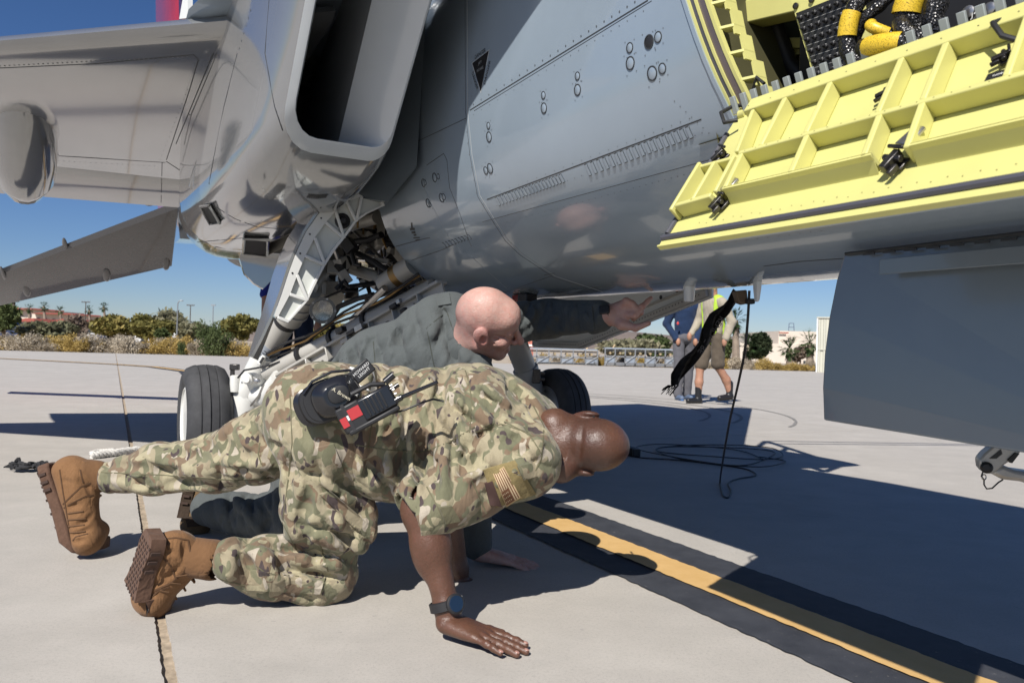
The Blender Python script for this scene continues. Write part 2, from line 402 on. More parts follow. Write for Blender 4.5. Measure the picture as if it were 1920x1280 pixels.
def paint_mat(name, c1, c2, wear):
    m = NT(name); v = m.coord(); a = m.noise(v, 260, 3, .7); b = m.noise(v, 9, 5, .65); e = m.noise(v, 60, 4, .7)
    base = m.mix(.7, m.ramp(a, [(.35, c1), (.65, c2)]), m.ramp(b, [(.3, c1), (.7, c2)]))
    base = m.mix(m.ramp(e, [(.64, (0, 0, 0)), (.72, (wear,)*3)]), base, (.34, .32, .29))
    m.col(base); m.set(Roughness=.75); m.bump(a, .5, .002); return m.m
YEL = paint_mat('yellow_line_paint', (.54, .33, .11), (.66, .43, .18), .25); BLK = paint_mat('black_border_paint', (.018, .020, .026), (.055, .058, .068), .35)
def ground_strip(name, pts, w0, w1, z, m, rag=.004, n=None):
    L_ = []; R_ = []; rr = random.Random(5)
    for i, p in enumerate(pts):
        t = nrm(pts[min(i+1, len(pts)-1)]-pts[max(i-1, 0)]); q = np.array([t[1], -t[0], 0])
        L_.append(p+q*(w0+rr.uniform(-rag, rag))+AZ*z); R_.append(p+q*(w1+rr.uniform(-rag, rag))+AZ*z)
    b = MB(); b.strip([[a, c] for a, c in zip(L_, R_)]); o = b.build(name, m, smooth=False); o['kind'] = 'structure'; return o
cl = [W(s, 0, 0) for s in np.arange(7.0, -9.0, -.02)]
ground_strip('taxi_line_border', cl, -.172, .27, .004, BLK, .004)
ground_strip('taxi_line', cl, -.035, .103, .008, YEL, .003)
fp = [np.array(p) for p in [(-22, 25, 0), (-14.3, 21.48, 0), (-12.18, 20.43, 0), (-9.94, 19.26, 0), (-8.45, 18.2, 0), (-6.8, 16.2, 0), (-5.6, 13.7, 0), (-4.75, 11.6, 0)]]
cv = []
for a, b in zip(fp[:-1], fp[1:]):
    for t in np.linspace(0, 1, 8)[:-1]: cv.append(a+(b-a)*t)
ground_strip('turn_line_border', cv, -.20, .20, .005, BLK, .01); ground_strip('turn_line', cv, -.075, .075, .009, YEL, .006)
# tyre marks on the concrete beyond the wheels
TM = mat('tyre_rubber_mark', (.22, .21, .195), .85, var=.2)
for k, (r, w) in enumerate(((2.6, .018), (2.9, .02), (3.4, .016))):
    c0 = np.array([-.6, 9.0, 0]); pts = [c0+r*np.array([math.cos(a)*1.1, math.sin(a)*1.0, 0]) for a in np.linspace(-.5, 1.15, 40)]
    ground_strip('tyre_mark', pts, -w, w, .0035, TM, .004)
# ================================================================ vegetation
def leaf_mat(name, c1, c2, c3, sc=1.5):
    m = NT(name); v = m.coord(); a = m.noise(v, sc, 4, .6); oi = m.n('ObjectInfo')
    f = m.math('ADD', a, m.math('MULTIPLY', m.math('SUBTRACT', oi.outputs['Random'], .5), .25))
    m.col(m.ramp(f, [(.28, c1), (.5, c2), (.72, c3)])); m.set(Roughness=.7); m.b.inputs['Specular IOR Level'].default_value = .2
    tr = m.n('BsdfTranslucent'); ms = m.n('MixShader'); ms.inputs[0].default_value = .22
    m.l(m.ramp(f, [(.28, c1), (.5, c2), (.72, c3)]), tr.inputs['Color']); m.l(m.b.outputs[0], ms.inputs[1]); m.l(tr.outputs[0], ms.inputs[2]); m.l(ms.outputs[0], m.out.inputs[0]); return m.m
LM = dict(
    gold=leaf_mat('rabbitbrush_gold', (.24, .17, .055), (.40, .285, .09), (.52, .39, .15)),
    straw=leaf_mat('dry_brush_straw', (.26, .215, .16), (.44, .38, .29), (.56, .49, .38)),
    green=leaf_mat('dark_green_leaf', (.035, .055, .020), (.075, .10, .036), (.12, .145, .058)),
    olive=leaf_mat('olive_grey_leaf', (.11, .115, .065), (.19, .185, .11), (.27, .25, .16)),
    yelgrn=leaf_mat('yellow_green_leaf', (.10, .10, .03), (.215, .19, .058), (.35, .265, .09)),
    pine=leaf_mat('pine_needles', (.018, .03, .014), (.042, .058, .028), (.075, .09, .045)),
    palm=leaf_mat('palm_frond_green', (.022, .045, .016), (.05, .085, .03), (.09, .13, .05)),
    bare=leaf_mat('bare_twig', (.12, .085, .065), (.21, .16, .125), (.28, .22, .17)))
BARK = mat('bark', (.16, .115, .08), .9, var=.3, vscale=8, bump=.5); PBARK = mat('palm_bark', (.25, .20, .155), .9, var=.25, vscale=3)
def foliage(rs, lumps, n, size, up=0.0):
    """leaf-sized quads spread through ellipsoid lumps; lumps = [(centre, radii)]"""
    vol = np.array([l[1][0]*l[1][1]*l[1][2] for l in lumps]); ch = rs.choice(len(lumps), n, p=vol/vol.sum())
    c = np.array([lumps[i][0] for i in ch]); r = np.array([lumps[i][1] for i in ch])
    d = rs.randn(n, 3); d /= np.linalg.norm(d, axis=1)[:, None]; rad = rs.rand(n)**.42
    p = c+d*r*rad[:, None]*(1+.16*rs.randn(n))[:, None]
    a = rs.randn(n, 3); a[:, 2] += up; a /= np.linalg.norm(a, axis=1)[:, None]; b = np.cross(a, rs.randn(n, 3)); b /= np.linalg.norm(b, axis=1)[:, None]
    s = size*(.6+.8*rs.rand(n))[:, None]; q = np.stack([p-a*s*.9, p+b*s*.42, p+a*s*.9, p-b*s*.42], 1).reshape(-1, 3)
    m = MB(); m.v = [tuple(x) for x in q.tolist()]; m.f = [(4*i, 4*i+1, 4*i+2, 4*i+3) for i in range(n)]; return m
def raw_mesh(m, name, mt):
    me = D.meshes.new(name); me.from_pydata(m.v, [], m.f); me.materials.append(mt); me.update(); return me
def shrub_mesh(seed, mt, stems=8):
    rs = np.random.RandomState(seed); L_ = []
    for i in range(9): a = rs.rand()*6.28; q = rs.rand()**.5*.55; L_.append((np.array([q*math.cos(a), q*math.sin(a), .30+.42*rs.rand()*(1-.5*q)]), np.array([.24, .24, .26])*(.7+.6*rs.rand())))
    L_.append((np.array([0, 0, .2]), np.array([.6, .6, .22])))
    m = foliage(rs, L_, 2600, .045, .9)
    for i in range(stems):
        a = rs.rand()*6.28; e = np.array([.5*math.cos(a), .5*math.sin(a), .5+.3*rs.rand()]); m.tube([e*.0, e*.5+[0, 0, .05], e], [.012, .008, .004], 4, False)
    return raw_mesh(m, 'shrub', mt)
SHR = {k: [shrub_mesh(i+10*j, LM[k]) for i in range(3)] for j, k in enumerate(('gold', 'straw', 'green'))}
def tree(name, px, ytop, ybase, Y, wpx, kind, label, seed, group=None, n=3600, trunk=True, flat=.75, cat='tree'):
    base = PY(px, ybase, Y); base[2] = max(base[2], -.06) if ybase < 0 else -.06
    top = PY(px, ytop, Y)[2]; h = top-base[2]; w = wpx/FPX*Y; rs = np.random.RandomState(seed)
    t = empty(name, base, label, cat, group); L_ = []
    ch = h*flat; zc = base[2]+h-ch/2
    for i in range(16):
        d = rs.randn(3); d /= np.linalg.norm(d); q = .75*rs.rand()**.5
        L_.append((np.array([base[0]+d[0]*w*.5*q, base[1]+d[1]*w*.35*q, zc+d[2]*ch*.5*q]), np.array([w*.19, w*.17, ch*.17])*(.7+.7*rs.rand())))
    m = foliage(rs, L_, n, .012*Y*.34, 0)
    o = link('crown', raw_mesh(m, 'crown', LM[kind]), t)
    b = MB(); b.tube([base+[0, 0, 0], base+[.02*w, 0, h*.25], base+[-.03*w, 0, h*.5]], [w*.035+.03, w*.028+.02, w*.015+.01], 7)
    for i in range(6):
        e = L_[i][0]; b.tube([base+[0, 0, h*.2], (base+[0, 0, h*.3]+e)/2+[0, 0, .1*h], e], [w*.02+.015, w*.014+.01, .01], 5)
    b.build('trunk', BARK, t); return t
def palm(px, ytop, ybase, Y, crown, label, seed, lean=0.0, group='palm trees'):
    base = PY(px, ybase, Y); base[2] = -.06; top = PY(px, ytop, Y); t = empty('palm_tree', base, label, 'palm tree', group); rs = np.random.RandomState(seed)
    hd = np.array([top[0]+lean, base[1], top[2]-crown*.5]); b = MB(); b.tube([base, base*.5+hd*.5+[-lean*.3, 0, 0], hd], [crown*.17, crown*.12, crown*.10], 8); b.build('trunk', PBARK, t)
    m = MB()
    for i in range(46):
        a = rs.rand()*6.28; el = rs.uniform(-.75, 1.35); d = np.array([math.cos(a)*math.cos(el), math.sin(a)*math.cos(el), math.sin(el)]); s_ = np.cross(d, [0, 0, 1.]); s_ = nrm(s_)
        L_ = crown*(.42+.22*rs.rand()); p0 = hd; p1 = hd+d*L_*.6; p2 = hd+d*L_+np.array([0, 0, -L_*.22])
        for k in range(-4, 5):
            an = k*.28; dd = nrm(d*math.cos(an)+s_*math.sin(an)); q = p1+dd*L_*.45+[0, 0, -.1*L_]; w_ = np.cross(dd, [0, 0, 1.])*L_*.035; m.add([p1-w_, p1+w_, q], [(0, 1, 2)])
        w_ = s_*L_*.02; m.add([p0-w_, p0+w_, p1+w_, p1-w_], [(0, 1, 2, 3)])
    for i in range(40):     # hanging dry skirt
        a = rs.rand()*6.28; d = np.array([math.cos(a), math.sin(a), 0]); p0 = hd+[0, 0, -.05*crown]; q = p0+d*crown*.16+[0, 0, -crown*(.2+.25*rs.rand())]; w_ = np.cross(d, [0, 0, 1.])*crown*.05; m.add([p0-w_*.3, p0+w_*.3, q+w_, q-w_], [(0, 1, 2, 3)])
    link('crown', raw_mesh(m, 'crown', LM['palm']), t); return t
# rows of brush along the apron edge
rs = random.Random(21)
GR = 'brush along the apron edge'
def put_shrub(kind, x, y, w, h, label):
    o = D.objects.new('shrub', rs.choice(SHR[kind])); COL.objects.link(o); o.location = (x, y, -.06); o.scale = (w, w*.9, h); o.rotation_euler = (0, 0, rs.uniform(0, 6.28)); tag(o, label, 'shrub', GR)
spots = []
for px in range(-60, 480, 17): spots.append((px+rs.uniform(-6, 6), 33.2+rs.uniform(0, 2.6)))
for px in range(-80, 480, 26): spots.append((px+rs.uniform(-8, 8), 36.5+rs.uniform(0, 3)))
for px in range(1130, 1560, 20): spots.append((px+rs.uniform(-6, 6), 33.0+rs.uniform(0, 2.2)))
for px in range(560, 700, 26): spots.append((px+rs.uniform(-8, 8), 34.0+rs.uniform(0, 2)))
for px in range(965, 1130, 30): spots.append((px+rs.uniform(-8, 8), 34.6+rs.uniform(0, 2)))
spots.sort(); cnt_ = {}
def nth(n): return '%d%s' % (n, 'th' if 10 < n % 100 < 14 else {1: 'st', 2: 'nd', 3: 'rd'}.get(n % 10, 'th'))
for k, (px, y) in enumerate(spots):
    kind = 'gold' if rs.random() < (.62 if not 340 < px < 480 else .25) else 'straw'
    side = 'left' if px < 720 else 'right'
    row = 'front' if y < 35.9 else 'back'; cnt_[(kind, side, row)] = q_ = cnt_.get((kind, side, row), 0)+1
    lab = ('golden flowering brush' if kind == 'gold' else 'pale dry straw brush')+', %s from the left in the %s row %s of the jet' % (nth(q_), row, side)
    put_shrub(kind, (px-960)/FPX*y, y, rs.uniform(.5, 1.25), rs.uniform(.55, 1.2) if px < 900 else rs.uniform(.4, .72), lab)
p = PZ(440, 665); o = D.objects.new('shrub', SHR['green'][0]); COL.objects.link(o); o.location = (p[0], 33.0, -.06); o.scale = (1.15, 1.0, 1.75); tag(o, 'dark green rounded bush standing among the pale brush near the wheel', 'shrub')
o = D.objects.new('shrub', SHR['green'][1]); COL.objects.link(o); o.location = ((341-960)/FPX*33.0, 33.0, -.06); o.scale = (.34, .34, .8); tag(o, 'tiny dark green bush beside the street lamp pole', 'shrub')
GT = 'trees beyond the brush'
tree('tree', 6, 568, 634, 56, 75, 'green', 'dark green tree cut off by the left picture edge', 31, GT)
tree('tree', 75, 598, 634, 58, 120, 'olive', 'broad grey-green tree in front of the red roofs', 32, GT, flat=.8)
tree('tree', 125, 604, 634, 60, 60, 'olive', 'small grey-green tree right of the red roofs', 33, GT)
tree('tree', 148, 592, 634, 66, 46, 'bare', 'bare brown tree beside the dark utility pole', 34, GT, n=1600)
tree('tree', 214, 591, 636, 57, 88, 'yelgrn', 'yellow-green tree, leftmost of the yellowing row', 35, GT, n=4600)
tree('tree', 283, 588, 638, 55, 84, 'yelgrn', 'yellow-green tree in the middle of the yellowing row', 36, GT, n=4600)
tree('tree', 312, 578, 636, 72, 90, 'olive', 'tall wispy grey tree behind the yellowing row', 37, GT, n=2400)
tree('tree', 356, 600, 640, 54, 62, 'olive', 'grey-green tree right of the street lamp', 38, GT)
tree('tree', 304, 613, 642, 45, 34, 'green', 'small green tree with a bare stem left of the street lamp', 39, GT, n=1500)
tree('tree', 440, 585, 648, 44, 84, 'yelgrn', 'large yellow-green tree rising behind the dark green bush', 40, GT, n=5200)
tree('tree', 398, 612, 646, 46, 46, 'green', 'compact dark green tree left of the large yellow-green one', 41, GT, n=2200)
tree('tree', 610, 606, 660, 40, 130, 'yelgrn', 'yellow-green tree seen through the open landing gear', 42, GT, n=4200)
tree('tree', 690, 606, 660, 42, 110, 'olive', 'grey-green tree behind the landing gear strut', 47, GT, n=3000)
tree('tree', 1170, 628, 660, 46, 130, 'olive', 'dull green tree behind the conveyor frames', 43, GT, n=3800, flat=.9)
tree('tree', 1230, 622, 662, 48, 80, 'green', 'dark green tree behind the person in the navy sweatshirt', 44, GT, n=3000, flat=.9)
tree('tree', 1355, 634, 672, 50, 60, 'green', 'dark low tree below the tall palm', 45, GT, n=2600, flat=.9)
tree('pine_tree', 1427, 624, 676, 46, 56, 'pine', 'dense dark pine standing before the cream wall', 46, n=5200, flat=.88)
tree('tree', 1500, 646, 682, 48, 32, 'bare', 'small leafless brown tree before the cream wall', 48, n=900, flat=.8)
GP = 'distant palms left of the jet'
for k, (px, yt, cr, ln) in enumerate([(27, 550, 1.7, -.1), (57, 568, 1.6, -.2), (86, 564, 1.6, -.3), (117, 572, 1.5, -.35), (170, 571, 1.5, -.2), (199, 565, 1.6, -.35)]):
    palm(px, yt, 632, 112, cr, ['tall palm just under the tailplane tip', 'distant palm standing over the left end of the cream building', 'distant palm, third from the left picture edge', 'distant palm before the right end of the cream building', 'distant palm just right of the dark utility pole', 'rightmost of the distant palms left of the jet'][k], 60+k, ln, GP)
palm(1380, 575, 684, 44, 1.55, 'tall slim palm right of the person in shorts', 70); palm(1402, 620, 684, 46, 1.7, 'short palm right beside the tall slim palm', 71)
palm(1481, 628, 684, 44, 1.5, 'short palm with brown skirt before the cream wall', 72); palm(1519, 615, 686, 43, 1.6, 'stout palm beside the corrugated shed', 73)
# ================================================================ far buildings, poles, cars, hills
CREAM = mat('cream_stucco', (.62, .545, .46), .9, var=.06, vscale=.5); REDR = mat('red_roof', (.30, .075, .05), .8, var=.15); WIN = mat('dark_window_glass', (.03, .035, .04), .1, var=.1)
def building(name, boxes, roofs, label, wins=(), m=CREAM, signs=()):
    b0 = PY(boxes[0][0], 640, boxes[0][4]); t = empty(name, (b0[0], b0[1], -.06), label, 'building')
    for x0, y0, x1, y1, Y, dp in boxes:
        a = PY(x0, y0, Y); b = PY(x1, y0, Y); z0 = -.06; mb = MB(); mb.box(((a[0]+b[0])/2, Y+dp/2, (a[2]+z0)/2), (b[0]-a[0], dp, a[2]-z0)); mb.build('wall', m, t, smooth=False)
    for x0, y0, x1, y1, Y, dp in roofs:
        a = PY(x0, y0, Y); b = PY(x1, y1, Y); z1 = PY((x0+x1)/2, y0, Y)[2]; z0 = PY((x0+x1)/2, y1, Y)[2]
        mb = MB(); mb.prism([(a[0]-.3, Y-.4, z0), (b[0]+.3, Y-.4, z0), (b[0]-.6, Y+.9, z1), (a[0]+.6, Y+.9, z1)], (0, dp, 0)); mb.build('roof', REDR, t, smooth=False)
    for x0, y0, x1, y1, Y in wins:
        a = PY(x0, y0, Y); b = PY(x1, y1, Y); mb = MB(); mb.box(((a[0]+b[0])/2, Y-.06, (a[2]+b[2])/2), (b[0]-a[0], .1, a[2]-b[2])); mb.build('window', WIN, t, smooth=False)
    return t
building('building', [(60, 588, 136, 634, 130, 18), (18, 579, 66, 634, 140, 16)], [(18, 577, 66, 580, 139, 9), (62, 586, 136, 589, 129, 9)], 'long cream building with red roof edges beyond the palms',
         [(70, 596, 74, 600, 129.9), (84, 597, 88, 601, 129.9), (98, 598, 102, 602, 129.9), (112, 598, 116, 602, 129.9)])
building('building', [(34, 603, 62, 634, 105, 10), (104, 603, 130, 634, 105, 10)], [(32, 596, 64, 603, 104, 8), (102, 597, 132, 603, 104, 8)], 'low building with a broad red roof behind the grey-green trees')
building('building', [(1388, 642, 1532, 690, 62, 12), (1462, 620, 1560, 690, 66, 14), (1460, 624, 1474, 690, 65.5, 2)], [], 'cream flat-roofed building beyond the right-hand brush', [(1506, 676, 1514, 684, 61.9)])
mb = MB(); a = PY(1461, 624, 65.4); mb.box((a[0]+.35, 65.3, a[2]+.02), (.8, .1, .1)); o_ = mb.build('roof_trim', REDR, D.objects['building.002'], smooth=False)
RED2 = mat('salmon_container_paint', (.50, .17, .12), .7, var=.1)
t = empty('storage_container', PY(980, 660, 60)*[1, 1, 0], 'salmon red storage container far behind the conveyors', 'container')
mb = MB(); a = PY(955, 618, 60); b = PY(1000, 652, 60); mb.box(((a[0]+b[0])/2, 61.2, (a[2]-.06)/2), (b[0]-a[0], 2.4, a[2]+.06)); mb.build('body', RED2, t, smooth=False)
mb = MB()
for k in range(9): mb.box((a[0]+(b[0]-a[0])*(k+.5)/9, 59.97, a[2]/2), (.06, .06, a[2]*.9))
mb.build('rib', mat('container_rib', (.44, .14, .10), .7), t, smooth=False)
mb = MB(); mb.box(((a[0]+b[0])/2, 59.95, a[2]*.42), (b[0]-a[0]+.02, .05, .16)); mb.build('stripe', mat('white_paint', (.75, .75, .73), .5), t, smooth=False)
# corrugated shed at the right
t = empty('metal_shed', (12.37, 31.3, -.06), 'pale corrugated metal shed beside the nose gear door', 'shed')
SHM = mat('pale_sheet_metal', (.50, .49, .41), .5, var=.05, vscale=1.5)
a = PY(1533, 597, 31.3); zt = a[2]; sv = nrm(np.array([a[0], a[1], 0])); su = np.array([sv[1], -sv[0], 0]); sb = np.array([a[0], a[1], 0])
def shp(u_, v_, z_): return sb+su*u_+sv*v_+AZ*z_
mb = MB(); mb.box(shp(1.3, 1.2, zt/2-.03), (2.6, 2.4, zt+.06), (su, sv, AZ)); mb.build('wall', SHM, t, smooth=False)
for k in range(13):
    mb = MB(); xx = .08+k*.2; mb.prism([shp(xx-.055, 0, -.05), shp(xx-.03, -.045, -.05), shp(xx+.03, -.045, -.05), shp(xx+.055, 0, -.05)], (0, 0, zt+.02)); mb.build('panel_rib', SHM, t, smooth=False)
mb = MB(); mb.box(shp(1.3, -.03, zt*.42), (2.6, .07, .035), (su, sv, AZ)); mb.build('girt', SHM, t, smooth=False)
mb = MB(); mb.box(shp(1.3, 1.2, zt+.04), (2.66, 2.5, .05), (su, sv, AZ)); mb.build('roof_cap', SHM, t, smooth=False); mb = MB(); mb.box(shp(.0, -.05, zt/2), (.05, .05, zt), (su, sv, AZ)); mb.build('corner_trim', mat('white_paint', (.75, .75, .73), .5), t, smooth=False)
GREY = mat('galvanised_steel', (.33, .34, .35), .45, .6); WOOD = mat('weathered_pole_wood', (.075, .06, .05), .9)
def pole(name, px, ytop, ybase, Y, r, m, label, arms=(), cat='pole', tilt=.0):
    b = PY(px, ybase, Y); b[2] = -.06; tp = PY(px, ytop, Y); t = empty(name, b, label, cat); mb = MB(); top = np.array([b[0]+tilt, b[1], tp[2]]); mb.cyl(b, top, r, r*.6, 8); mb.build('post', m, t); return t, top
t, top = pole('utility_pole', 159, 565, 632, 100, .09, WOOD, 'dark utility pole with crossarm between the distant palms', cat='utility pole')
mb = MB(); mb.box(top-[0, 0, .1], (1.1, .1, .1)); mb.build('crossarm', WOOD, t)
for q in (-.5, -.25, .25, .5): mb = MB(); mb.lathe(top+[q, 0, -.06], AZ, [(.04, 0), (.05, .08), (.02, .15)], 8); mb.build('insulator', GREY, t)
t, top = pole('utility_pole', 355.5, 571, 634, 100, .09, WOOD, 'dark utility pole with crossarm right of the curved street lamp', cat='utility pole')
mb = MB(); mb.box(top-[0, 0, .1], (1.0, .1, .1)); mb.build('crossarm', WOOD, t)
for q in (-.45, -.2, .2, .45): mb = MB(); mb.lathe(top+[q, 0, -.06], AZ, [(.04, 0), (.05, .08), (.02, .15)], 8); mb.build('insulator', GREY, t)
t, top = pole('floodlight_pole', 398, 572, 640, 70, .06, GREY, 'slim grey floodlight pole with a short top bar', cat='lamp post')
mb = MB(); mb.box(top, (.40, .12, .10)); mb.build('lamp_bar', GREY, t)
t, top = pole('street_lamp', 331, 570, 650, 42, .045, GREY, 'grey street lamp with curved arm above the brush', cat='street lamp')
mb = MB(); mb.tube([top, top+[.02, 0, .09], top+[.07, 0, .17], top+[.14, 0, .2], top+[.2, 0, .2]], [.03, .03, .025, .02, .02], 8); mb.build('arm', GREY, t); mb = MB(); mb.sphere(top+[.24, 0, .19], (.07, .05, .03)); mb.build('lamp_head', GREY, t)
t, top = pole('lamp_post', 579, 560, 660, 45, .035, GREY, 'slim grey pole seen beside the landing light', cat='lamp post'); mb = MB(); mb.box(top, (.9, .16, .12)); mb.build('lamp_bar', GREY, t)
t = empty('antenna_tower', PY(1484, 640, 120)*[1, 1, 0], 'tiny lattice tower standing on the skyline behind the cream building', 'tower')
mb = MB(); a = PY(1484, 606, 120)
for q in (-.5, .5): mb.cyl((a[0]+q*1.6, 120, 0), (a[0]+q*.7, 120, a[2]), .07, .05, 6)
for k in range(9): z = a[2]*(k+1)/9; w = .8-.45*(k+1)/9; mb.box((a[0], 120, z), (2*w, .1, .1))
mb.build('lattice', mat('tower_steel', (.10, .13, .2), .6), t)
# cars in the far parking row
def car(px, Y, col, label, suv=False):
    c = PY(px, 640, Y); x = c[0]; t = empty('parked_car', (x, Y, -.06), label, 'car', 'cars parked beyond the brush'); hh = 1.75 if suv else 1.42
    prof = [(-2.15, .35), (-2.2, .75), (-2.1, .98), (-1.3, 1.02), (-.75, hh), (.75 if not suv else 1.5, hh), (1.35 if not suv else 1.95, 1.03), (2.1, .95), (2.2, .7), (2.15, .35)]
    mb = MB(); mb.prism([(x+a, Y-.85, b-.06) for a, b in prof], (0, 1.7, 0)); mb.build('body', mat('car_paint_'+col[0], col[1], .25, .1, coat=.6), t, bevel=.06)
    mb = MB(); mb.prism([(x+a, Y-.87, b-.06) for a, b in [(-1.1, 1.05), (-.68, hh-.1), (.7 if not suv else 1.4, hh-.1), (1.15 if not suv else 1.75, 1.05)]], (0, .02, 0)); mb.build('window', WIN, t, smooth=False)
    for q in (-1.35, 1.35): mb = MB(); mb.lathe((x+q, Y-.9, .28), (0, 1, 0), [(.2, 0), (.33, .02), (.34, .2), (.2, .22)], 16); mb.build('wheel', mat('tyre_black', (.02, .02, .022), .8), t)
car(133, 78, ('white', (.72, .72, .72)), 'white sedan, leftmost of the parked cars'); car(149, 80, ('black', (.03, .032, .04)), 'dark sedan beside the white leftmost sedan'); car(158, 92, ('silver', (.5, .5, .52)), 'silver car parked farther back below the dark pole', True)
car(176, 78, ('white', (.72, .72, .72)), 'white tall car right of the dark sedan', True); car(233, 72, ('navy', (.03, .045, .10)), 'navy car under the leftmost yellow-green tree'); car(252, 72, ('navy', (.03, .045, .10)), 'navy car under the middle yellow-green tree', True); car(45, 74, ('silver', (.5, .5, .52)), 'silver car half hidden behind the brush at left')
car(2, 66, ('navy', (.03, .045, .10)), 'dark car cut off by the left picture edge', True); car(310, 64, ('white', (.72, .72, .72)), 'white car behind the straw brush near the street lamp')
mb = MB(); secs = []; rh = np.random.RandomState(4)
HX = np.linspace(-520, 900, 90)
for d, zf in ((430, 0), (470, .8), (520, 1.0), (640, .9)):
    secs.append([(x, d+20*math.sin(x*.01), -3+zf*(14+2.5*math.sin(x*.013+1)+1.6*math.sin(x*.041)+rh.rand()*.8)*(1 if x < 250 else .55)) for x in HX])
mb.strip(secs); o = mb.build('hills', mat('far_hill_soil', (.17, .135, .115), .95, var=.2, vscale=.05)); o['kind'] = 'structure'
# road strip where the cars stand
mb = MB(); mb.add([(-90, 60, -.05), (120, 60, -.05), (120, 100, -.05), (-90, 100, -.05)], [(0, 1, 2, 3)]); o = mb.build('parking_lot', mat('pale_lot_surface', (.40, .37, .33), .9), smooth=False); o['kind'] = 'structure'
# conveyor frames
STL = mat('pale_blue_steel', (.30, .34, .39), .45, .3); RUB = mat('belt_black', (.03, .03, .033), .7); ORG = mat('idler_tan', (.34, .26, .15), .6); LTS = mat('light_grey_steel', (.20, .21, .225), .5, .2)
def conveyor(x0p, x1p, Y, label):
    a = PY(x0p, 690, Y); b = PY(x1p, 690, Y); x0, x1 = a[0], b[0]; t = empty('conveyor_frame', ((x0+x1)/2, Y, 0), label, 'conveyor', 'idle conveyor frames parked in a row'); L_ = x1-x0
    zt = PY((x0p+x1p)/2, 654, Y)[2]
    def p(name, m, f): q = MB(); f(q); q.build(name, m, t, smooth=False)
    p('belt', RUB, lambda q: q.box(((x0+x1)/2, Y, zt-.10), (L_, .7, .06)))
    p('top_cover', STL, lambda q: q.box(((x0+x1)/2, Y, zt), (L_, .8, .06)))
    for z, h in ((zt-.34, .06), (zt-.62, .06), (.06, .06)): p('rail', LTS, lambda q: q.box(((x0+x1)/2, Y-.38, z), (L_, .05, h)))
    n = 7
    for k in range(n+1):
        xx = x0+L_*k/n; p('upright', LTS, lambda q: q.box((xx, Y-.38, zt*.5), (.05, .05, zt-.05)))
        if k < n:
            p('roller', ORG, lambda q: q.cyl((xx+L_/n*.5, Y-.42, zt-.2), (xx+L_/n*.5, Y+.3, zt-.2), .05, n=10))
            p('brace', LTS, lambda q: q.tube([(xx, Y-.4, zt-.62), (xx+L_/n*(.5 if k % 2 else 1), Y-.4, zt-.3)], .02, 6))
            if k % 2 == 0: p('side_panel', STL, lambda q: q.box((xx+L_/n*.5, Y-.36, zt-.5), (L_/n*.95, .02, .22)))
    for s_ in (-1, 1): p('leg', LTS, lambda q: q.tube([((x0+x1)/2+s_*L_*.46, Y-.4, zt-.5), ((x0+x1)/2+s_*L_*.5, Y-.4, 0)], .035, 6))
conveyor(960, 1118, 33.2, 'pale steel conveyor frame beyond the main wheel at the picture centre'); conveyor(1132, 1262, 32.9, 'pale steel conveyor frame left of the person in navy')
for k, (px, yt, yb) in enumerate(((1097, 652, 664), (1148, 646, 662))):
    a = PY(px-5, yb, 33.0); b = PY(px+5, yt, 33.0); mb = MB(); mb.tube([a, b], .035, 6); tag(mb.build('timber_pole', mat('pale_timber', (.55, .40, .22), .8)), ['short pale timber leaning on the left conveyor', 'long pale timber leaning on the right conveyor'][k], 'timber')
# ================================================================ the jet
def skin_mat(name, c, rough=.2, coat=.5, metal=.2):
    m = NT(name); v = m.coord(); a = m.noise(v, 2.2, 4, .6); b = m.noise(v, 700, 2, .5); d = m.noise(v, 16, 5, .7)
    lo = [x*.93 for x in c]; hi = [min(1, x*1.06) for x in c]
    m.col(m.mix(.12, m.ramp(a, [(.3, lo), (.7, hi)]), m.ramp(d, [(.35, lo), (.65, hi)])))
    m.rgh(m.ramp(d, [(.3, (rough*.93,)*3), (.7, (rough*1.08,)*3)])); m.b.inputs['Coat Weight'].default_value = coat; m.b.inputs['Coat Roughness'].default_value = .05; m.b.inputs['Specular IOR Level'].default_value = .6; m.b.inputs['Metallic'].default_value = metal
    m.bump(b, .03, .001); return m.m
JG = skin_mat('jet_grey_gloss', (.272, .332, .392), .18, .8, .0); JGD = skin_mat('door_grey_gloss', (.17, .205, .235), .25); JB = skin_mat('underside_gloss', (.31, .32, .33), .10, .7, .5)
WHT = mat('gear_white_enamel', (.70, .70, .67), .32, var=.05, coat=.3); BEI = mat('strut_grey_enamel', (.42, .405, .37), .38, var=.06, coat=.2)
YG = mat('primer_yellow_green', (.59, .565, .205), .42, var=.035, vscale=12); DRK = mat('black_rubber', (.016, .016, .018), .55, var=.2); SEAM = mat('panel_gap', (.035, .038, .042), .6, var=.1); RIV = mat('rivet_head', (.12, .13, .14), .4, .3)
SEAL = mat('grey_rubber_seal', (.07, .07, .085), .5); DMET = mat('dark_steel', (.07, .066, .064), .34, .8, var=.25, vscale=60); MET = mat('bare_steel', (.42, .41, .40), .3, .9, var=.15, vscale=40); BRZ = mat('bronze_fitting', (.30, .19, .08), .4, .8); TABG = mat('hinge_tab_grey', (.30, .33, .33), .5)
BLKP = mat('black_panel', (.012, .012, .013), .5); WHTP = mat('white_print', (.72, .72, .70), .6); BLKPR = mat('black_print', (.012, .012, .014), .5)
jet = empty('jet_aircraft', W(0, 0, 0), 'grey twin-tail jet with open gear doors and yellow-green bay door', 'aircraft')
